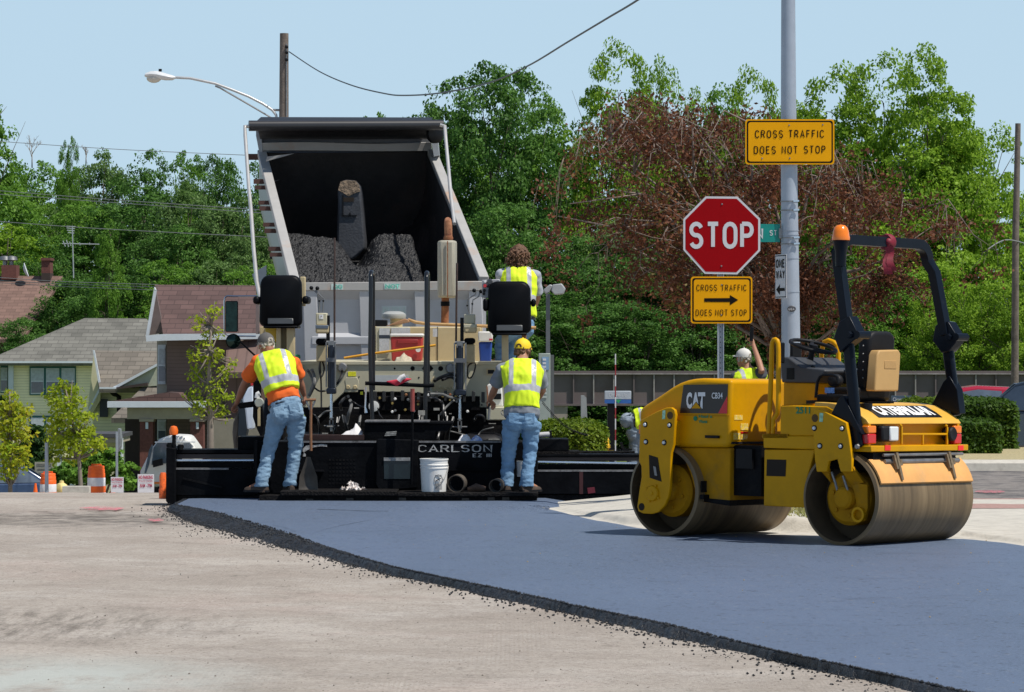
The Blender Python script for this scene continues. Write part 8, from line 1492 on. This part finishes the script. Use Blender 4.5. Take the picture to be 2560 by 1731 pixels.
def person(label, J, D0, cap=None, capback=False, hair=HAIRG, shirt=None, jeans=JEAN, skin=SKIN, vox=.0085, face=None, long_hair=False, curl=(60, 60), vest_lo=.06, palm=(None, None), seed=0, group=None, scale=1.0, tail=.02):
    base = Vector((J['pelvis'].x, J['pelvis'].y, min(J['ankL'].z, J['ankR'].z)-.1)); t = thing('person', label, 'person', base, 0, group); inv = Matrix.Translation(-base)
    rows, rt, fw, sp = torso_rows(J, -.012)
    f = (face or fw).normalized(); hd = J['head']; f_, r_, u_ = frame(f); M = Matrix((r_, f_, u_)).transposed()
    mb = MB(); mb.loft(rows); mb.tube([J['neck']-sp.normalized()*.06, J['neck'].lerp(hd, .6)], [.066, .056], 12)
    mb.ball(hd+u_*.02, .077, .096, .105, 20, 14, M=M); mb.ball(hd+f_*.03-u_*.055, .056, .062, .065, 14, 10, M=M); mb.ball(hd+f_*.103-u_*.012, .013, .020, .026, 8, 6, M=M); mb.ball(hd+f_*.083-u_*.062, .026, .014, .010, 10, 6, M=M)
    for s in (-1, 1): mb.ball(hd+r_*s*.079-u_*.008-f_*.01, .012, .024, .034, 10, 8, M=M); mb.ball(hd+r_*s*.032+f_*.085+u_*.022, .022, .012, .008, 8, 6, M=M)
    for S, cu, pl_ in (('L', curl[0], palm[0]), ('R', curl[1], palm[1])):
        sh, el, ha = J['sh'+S], J['el'+S], J['ha'+S]; mb.tube([sh, sh.lerp(el, .5), el, el.lerp(ha, .35), ha], [.056, .05, .040, .043, .027], 12); d = (J.get('dir'+S) or (ha-el)).normalized(); hand(mb, ha, d, pl_ or Vector((0, .3, -1)), 1 if S == 'L' else -1, cu)
        hp_, kn, an = J['hip'+S], J['kn'+S], J['ank'+S]; mb.tube([hp_, kn, an], [.075, .05, .035], 10); mb.tube([an, an+J['toe'+S]*.14+Vector((0, 0, -.06))], [.035, .03], 8)
    me = remeshed(mb, vox, 2, 'body'); me.transform(inv); body = mpart('body', me, skin, t)
    for s in (-1, 1): mb = MB(); mb.ball(hd+r_*s*.032+f_*.088+u_*.012, .010, .006, .007, 8, 6, M=M); mb.part('eye', BLKP, t)
    # jeans
    mb = MB(); rows_, *_ = torso_rows(J, .012, -.2, .13); mb.loft(rows_)
    mb.ball(J['pelvis']-sp.normalized()*.07-fw*.05+rt*.075, .10, .09, .10); mb.ball(J['pelvis']-sp.normalized()*.07-fw*.05-rt*.075, .10, .09, .10)
    for S in 'LR':
        hp_, kn, an = J['hip'+S], J['kn'+S], J['ank'+S]; pts = [hp_, hp_.lerp(kn, .35), hp_.lerp(kn, .75), kn, kn.lerp(an, .3), kn.lerp(an, .7), an, an+Vector((0, 0, -.045))]; mb.tube(pts, [.110, .101, .086, .078, .074, .070, .075, .078], 18)
    me = remeshed(mb, .012, 4, 'jeans'); wrinkle(me, .010, (8, 8, 15), seed); wrinkle(me, .008, (14, 14, 40), seed+3); me.transform(inv); je = mpart('jeans', me, jeans, t)
    for s in (-1, 1):                                      # back pockets
        c = J['pelvis']-sp.normalized()*.045+rt*s*.085-fw*.137; mb = MB(); up2 = (sp.normalized()*.9-fw*.25).normalized(); pv = [c+rt*x+up2*z-fw*(.0) for x, z in ((-.058, .05), (.058, .05), (.055, -.05), (0, -.075), (-.055, -.05))]; mb.prism(pv, fw*.012)
        if shirt is not None: mb.part('back_pocket', jeans, je, bevel=.003)
    for S in 'LR':
        an = J['ank'+S]; td = J['toe'+S].normalized(); lf = Vector((-td.y, td.x, 0)); mb = MB(); rr2 = []
        for k, hw, h in ((-.075, .030, .075), (-.05, .042, .105), (0, .045, .115), (.06, .046, .085), (.12, .050, .07), (.17, .046, .058), (.20, .028, .045)):
            c = an+td*k; z0 = an.z-.10; rr2.append([Vector((c.x, c.y, z0))+lf*hw*math.cos(a*.449)*1.0+Vector((0, 0, max(0, math.sin(a*.449))*h if math.sin(a*.449) > 0 else 0)) for a in range(14)])
        mb.loft(rr2); mb.tube([Vector((an.x, an.y, an.z-.05)), an+Vector((0, 0, .04))], [.052, .050], 14); bt = mb.part('boot', BOOT, t, smooth=60); mb = MB(); mb.prism([Vector((an.x, an.y, an.z-.10))+td*k+lf*w_ for k, w_ in ((-.08, -.035), (.05, -.05), (.15, -.052), (.205, -.03), (.205, .03), (.15, .052), (.05, .05), (-.08, .035))], (0, 0, .022)); mb.part('sole', RUB, bt)
    # shirt, vest
    mb = MB(); rows_, *_ = torso_rows(J, .014, max(tail, 0), 1.0); mb.loft(rows_)
    if tail < 0: rows_, *_ = torso_rows(J, .030, tail, .13); mb.loft(rows_)
    for S in 'LR':
        sh, el = J['sh'+S], J['el'+S]; e = sh.lerp(el, .78); mb.ball(sh, .075); mb.tube([J['neck'].lerp(sh, .5), sh, sh.lerp(e, .55), e], [.06, .078, .079, .083], 16)
    me = remeshed(mb, .011, 3, 'shirt'); wrinkle(me, .012, (12, 12, 14), seed+5); me.transform(inv); mpart('shirt', me, shirt or mat('shirt_grey', (.17, .18, .20), rough=.95, var=.1), t)
    mb = MB(); rows_, *_ = torso_rows(J, .040, vest_lo, 1.0); mb.loft(rows_)
    for S in 'LR': sh = J['sh'+S]; mb.tube([J['neck'].lerp(sh, .25)-sp*.03, J['neck'].lerp(sh, .92)-sp*.06], [.078, .088], 14)
    me = remeshed(mb, .0095, 4, 'vest'); wrinkle(me, .015, (9, 9, 7), seed+8); wrinkle(me, .006, (26, 26, 12), seed+2); L_ = sp.length; sn = sp/L_; mi = []
    for pg in me.polygons:
        p = pg.center-J['pelvis']; h = p.dot(sn)/L_; x = p.dot(rt); mi.append(1 if .36 < h+.10*x*J.get('tilt', 0) < .47 or (h > .4 and .098 < abs(x) < .150 and h < .99) else 0)
    me.transform(inv); ve = mpart('vest', me, [VEST, REFL], t); me.polygons.foreach_set('material_index', mi)
    mb = MB(); c0 = J['pelvis']+sp*.085; n = 24; rings = []
    for dz in (-.018, .018): rings.append([c0+sn*dz+rt*.192*math.cos(2*math.pi*i/n)+fw*.150*math.sin(2*math.pi*i/n) for i in range(n)])
    mb.loft(rings, False)
    if tail >= 0: mb.part('belt', BELT, t)
    # hair, cap
    g = random.Random(seed+9); mb = MB()
    if long_hair:
        for _ in range(150):
            a = g.uniform(0, 6.28); b_ = g.uniform(-.75, 1.45); d = Vector((math.cos(a)*math.cos(b_), math.sin(a)*math.cos(b_), math.sin(b_)))
            if d.y > .55 and d.z < .35: continue
            mb.ball(hd+u_*.015+M @ Vector((d.x*.10, d.y*.105-.012, d.z*.125)), g.uniform(.018, .034), nu=7, nv=5)
        for _ in range(60): mb.ball(hd+M @ Vector((g.gauss(0, .06), -.06-abs(g.gauss(0, .025)), g.uniform(-.17, -.02))), g.uniform(.014, .026), nu=7, nv=5)
        for _ in range(170):                                   # loose curls
            a = g.uniform(0, 6.28); b_ = g.uniform(-.9, 1.5); d = Vector((math.cos(a)*math.cos(b_), math.sin(a)*math.cos(b_), math.sin(b_)))
            if d.y > .5 and d.z < .3: continue
            p = hd+u_*.01+M @ Vector((d.x*.118, d.y*.12-.015, d.z*.14)); ph = g.uniform(0, 6); mb.tube([p+M @ Vector((d.x*.01*k+.013*math.sin(k*1.3+ph), d.y*.01*k+.013*math.cos(k*1.3+ph), -.011*k)) for k in range(6)], .0065, 5)
    else:
        for _ in range(90):
            a = g.uniform(0, 6.28); d = Vector((math.cos(a), math.sin(a), g.uniform(-.62, .15)))
            if d.y > .35: continue
            mb.ball(hd+u_*.02+M @ Vector((d.x*.078, d.y*.094, d.z*.10)), g.uniform(.012, .02), nu=7, nv=5)
    if hair: me = remeshed(mb, .006 if long_hair else .007, 0 if long_hair else 1, 'hair'); wrinkle(me, .008 if long_hair else .006, (60, 60, 40), 2); me.transform(inv); mpart('hair', me, hair, t)
    if cap:
        ff = -f_ if capback else f_; Mc = Matrix((r_, ff, u_)).transposed(); mb = MB(); cc = hd+u_*.035; rings = []
        for th in (-8, 8, 25, 42, 58, 74, 86): rings.append([cc+Mc @ Vector((.092*math.cos(R(th))*math.cos(i*.2618), .110*math.cos(R(th))*math.sin(i*.2618), .103*math.sin(R(th)))) for i in range(24)])
        mb.loft(rings); cp_ = mb.part('cap', cap, t, smooth=60); mb = MB(); br_ = []
        for k in (0, 1):
            br_.append([cc+Mc @ Vector((.088*math.cos(R(a))*(1-.12*k), .10*math.sin(R(a))+.072*k*math.sin(R(a))**.6, -.004-.012*k+.01*math.sin(R(a)))) for a in range(15, 166, 15)])
        br_ += [[p+Vector((0, 0, -.006)) for p in r] for r in br_[::-1]]; mb.loft([list(c_) for c_ in zip(*br_)]); mb.part('brim', cap, cp_, smooth=60)
        mb = MB(); mb.ball(cc+u_*.103, .009, nu=8, nv=6); mb.part('button', cap, cp_)
        if not capback: mb = MB(); c2 = cc-f_*.107+u_*.012; mb.prism([c2+r_*x+u_*z for x, z in ((-.036, -.012), (-.03, .012), (-.012, .026), (.012, .026), (.03, .012), (.036, -.012))], f_*.02-f_*.003); mb.part('strap_gap', hair or skin, cp_)
    return t
k3 = K(540, 680, 2.619); k4 = K(900, 620, 2.3805)
def J_(k, D, **kw):
    o = {}
    for n, v in kw.items(): o[n] = P(*k(v[0], v[1]), D+(v[2] if len(v) > 2 else 0)) if isinstance(v, tuple) else v
    return o
DW_ = 34.98
J1 = J_(k3, DW_, pelvis=(462, 905), neck=(362, 528, .26), head=(328, 478, .36), shL=(270, 592, .22), elL=(188, 728, .36), haL=(135, 862, .50), shR=(508, 596, .22), elR=(548, 712, .34), haR=(578, 808, .42), hipL=(405, 945, .02), knL=(345, 1165, .04), ankL=(298, 1392, -.02), hipR=(528, 945, .02), knR=(518, 1170, .10), ankR=(486, 1392, .06))
J1.update(toeL=Vector((-.92, .35, 0)).normalized(), toeR=Vector((-.35, .92, 0)).normalized(), tilt=.6, dirL=Vector((-.45, .5, -.55)), bend=.07)
for a in ('ankL', 'ankR'): J1[a].z = .232+.0
person('worker in orange shirt, lime vest, light jeans and grey cap leaning on the paver controls', J1, DW_, CAPG, shirt=mat('shirt_orange', (.80, .135, .015), rough=.9, var=.1), jeans=JEAN, skin=SKIND, hair=HAIRG, face=Vector((-.55, .8, -.12)), seed=2, curl=(75, 60), vest_lo=.16, palm=(Vector((.2, .2, -1)), Vector((-.6, .2, -.4))), tail=.10)
J2 = J_(k4, DW_, pelvis=(962, 1010), neck=(968, 664, .22), head=(968, 612, .30), shL=(842, 728, .2), elL=(803, 838, .34), haL=(772, 908, .48), shR=(1066, 735, .2), elR=(1086, 850, .3), haR=(1030, 930, .55), hipL=(908, 1035, .02), knL=(884, 1215, .05), ankL=(874, 1392, .05), hipR=(1022, 1035, .02), knR=(1012, 1215, .06), ankR=(990, 1395, -.02))
J2.update(toeL=Vector((-.15, .98, 0)).normalized(), toeR=Vector((.72, .6, 0)).normalized(), tilt=-.5, dirL=Vector((.35, .55, -.35)), bend=.07)
for a in ('ankL', 'ankR'): J2[a].z = .235
person('worker in yellow cap, lime vest and grey shirt standing at the right of the screed', J2, DW_, CAPY, shirt=mat('shirt_pale_grey', (.20, .22, .25), rough=.95, var=.1), jeans=JEAN2, skin=SKIN, hair=HAIRB, face=Vector((.42, .9, -.05)), seed=7, curl=(35, 60), vest_lo=.10, palm=(Vector((.1, .3, -1)), None), tail=-.06)
J3 = J_(k4, 38.3, pelvis=(950, 455), neck=(944, 112, .1), head=(946, 62, .14), shL=(842, 165, .08), elL=(838, 300, .2), haL=(850, 400, .35), shR=(1042, 168, .08), elR=(1056, 300, .2), haR=(1010, 400, .4), hipL=(905, 478, .05), knL=(835, 560, .3), ankL=(838, 655, .1), hipR=(985, 478, .05), knR=(920, 575, .3), ankR=(885, 655, .2))
J3.update(toeL=Vector((-.8, .5, 0)).normalized(), toeR=Vector((-.5, .8, 0)).normalized(), tilt=0)
person('curly haired worker in lime vest seated high on the paver behind the right seat', J3, 38.3, None, shirt=mat('shirt_light', (.36, .38, .42), rough=.95), jeans=JEAN2, skin=SKIN, hair=HAIRB, long_hair=True, seed=11, vox=.012, vest_lo=.02)
k5_ = K(1520, 540, 1.827); D4 = 42.0
J4 = J_(k5_, D4, pelvis=(658, 880), neck=(640, 695, .04), head=(620, 652, .08), shL=(583, 738, .0), elL=(560, 850, .2), haL=(590, 930, .3), shR=(694, 738, .08), elR=(690, 690, .02), haR=(664, 590, .1), hipL=(630, 895, 0), knL=(628, 1050, .02), ankL=(628, 1160, 0), hipR=(688, 895, 0), knR=(690, 1050, .04), ankR=(690, 1160, .05))
J4['elR'] = P(*k5_(702, 706), D4-.22); J4.update(toeL=Vector((-.7, .7, 0)), toeR=Vector((-.5, .85, 0)), tilt=0)
for a, x in (('ankL', 0), ('ankR', 0)): J4[a].z = gz(J4[a].x, D4)+.1
J4['knL'].z = J4['knR'].z = (J4['ankL'].z+J4['hipL'].z)/2
person('grey haired worker in white cap raising a black radio behind the roller', J4, D4, CAPW, shirt=mat('shirt_charcoal', (.07, .075, .085), rough=.95, var=.3, vs=14), skin=SKIN, hair=HAIRG, face=Vector((-.75, .6, .05)), seed=14, vox=.011, curl=(40, 55), palm=(None, Vector((-.6, -.6, 0))))
h4 = J4['haR']; mb = MB(); c = h4+Vector((-.03, -.03, .1)); mb.bar(c-Vector((0, 0, .05)), c+Vector((.01, 0, .14)), .045, .022); rd_ = mb.single('radio', BLKP, 'small black handheld radio held up by the worker in the white cap', 'radio', bevel=.006)
D5 = 44.0; J5 = J_(kM, D5, pelvis=(1362, 640), neck=(1545, 612, .0), head=(1600, 640, .0), shL=(1500, 600, .2), elL=(1560, 730, .25), haL=(1575, 830, .25), shR=(1500, 610, -.18), elR=(1560, 740, -.2), haR=(1570, 840, -.2), hipL=(1365, 690, .11), knL=(1385, 800, .12), ankL=(1345, 950, .12), hipR=(1365, 690, -.08), knR=(1400, 800, -.1), ankR=(1360, 950, -.1))
J5.update(toeL=Vector((.95, .2, 0)), toeR=Vector((.95, -.2, 0)), tilt=0)
for a in ('ankL', 'ankR'): J5[a].z = gz(J5[a].x, D5)+.1
person('bent over worker in faded jeans and lime vest half hidden by the roller front', J5, D5, None, shirt=mat('shirt_charcoal', (.07, .075, .085)), jeans=mat('denim_pale', (.20, .25, .31), rough=.9, var=.25, vs=5, dirt=(.32, .37, .42), ds=4, da=.4, bump=.5, bs=26), hair=HAIRB, face=Vector((.9, 0, -.4)), seed=17, vox=.012, vest_lo=.1)
# coiled cord from the right worker to the machine side
a = P(*kM(555, 450), 35.2); b = P(*kM(960, 745), 35.5); mb = MB(); n = 260; d = (b-a); ln_ = d.length; d.normalize(); x = d.orthogonal().normalized(); y = d.cross(x); mb.tube([a+d*ln_*i/n+Vector((0, 0, -.22*math.sin(math.pi*i/n)*.35))+x*.011*math.cos(i*1.1)+y*.011*math.sin(i*1.1) for i in range(n+1)], .0035, 5); mb.single('coiled_cord', BLKP, 'black coiled cord hanging right of the worker in the yellow cap', 'cord')
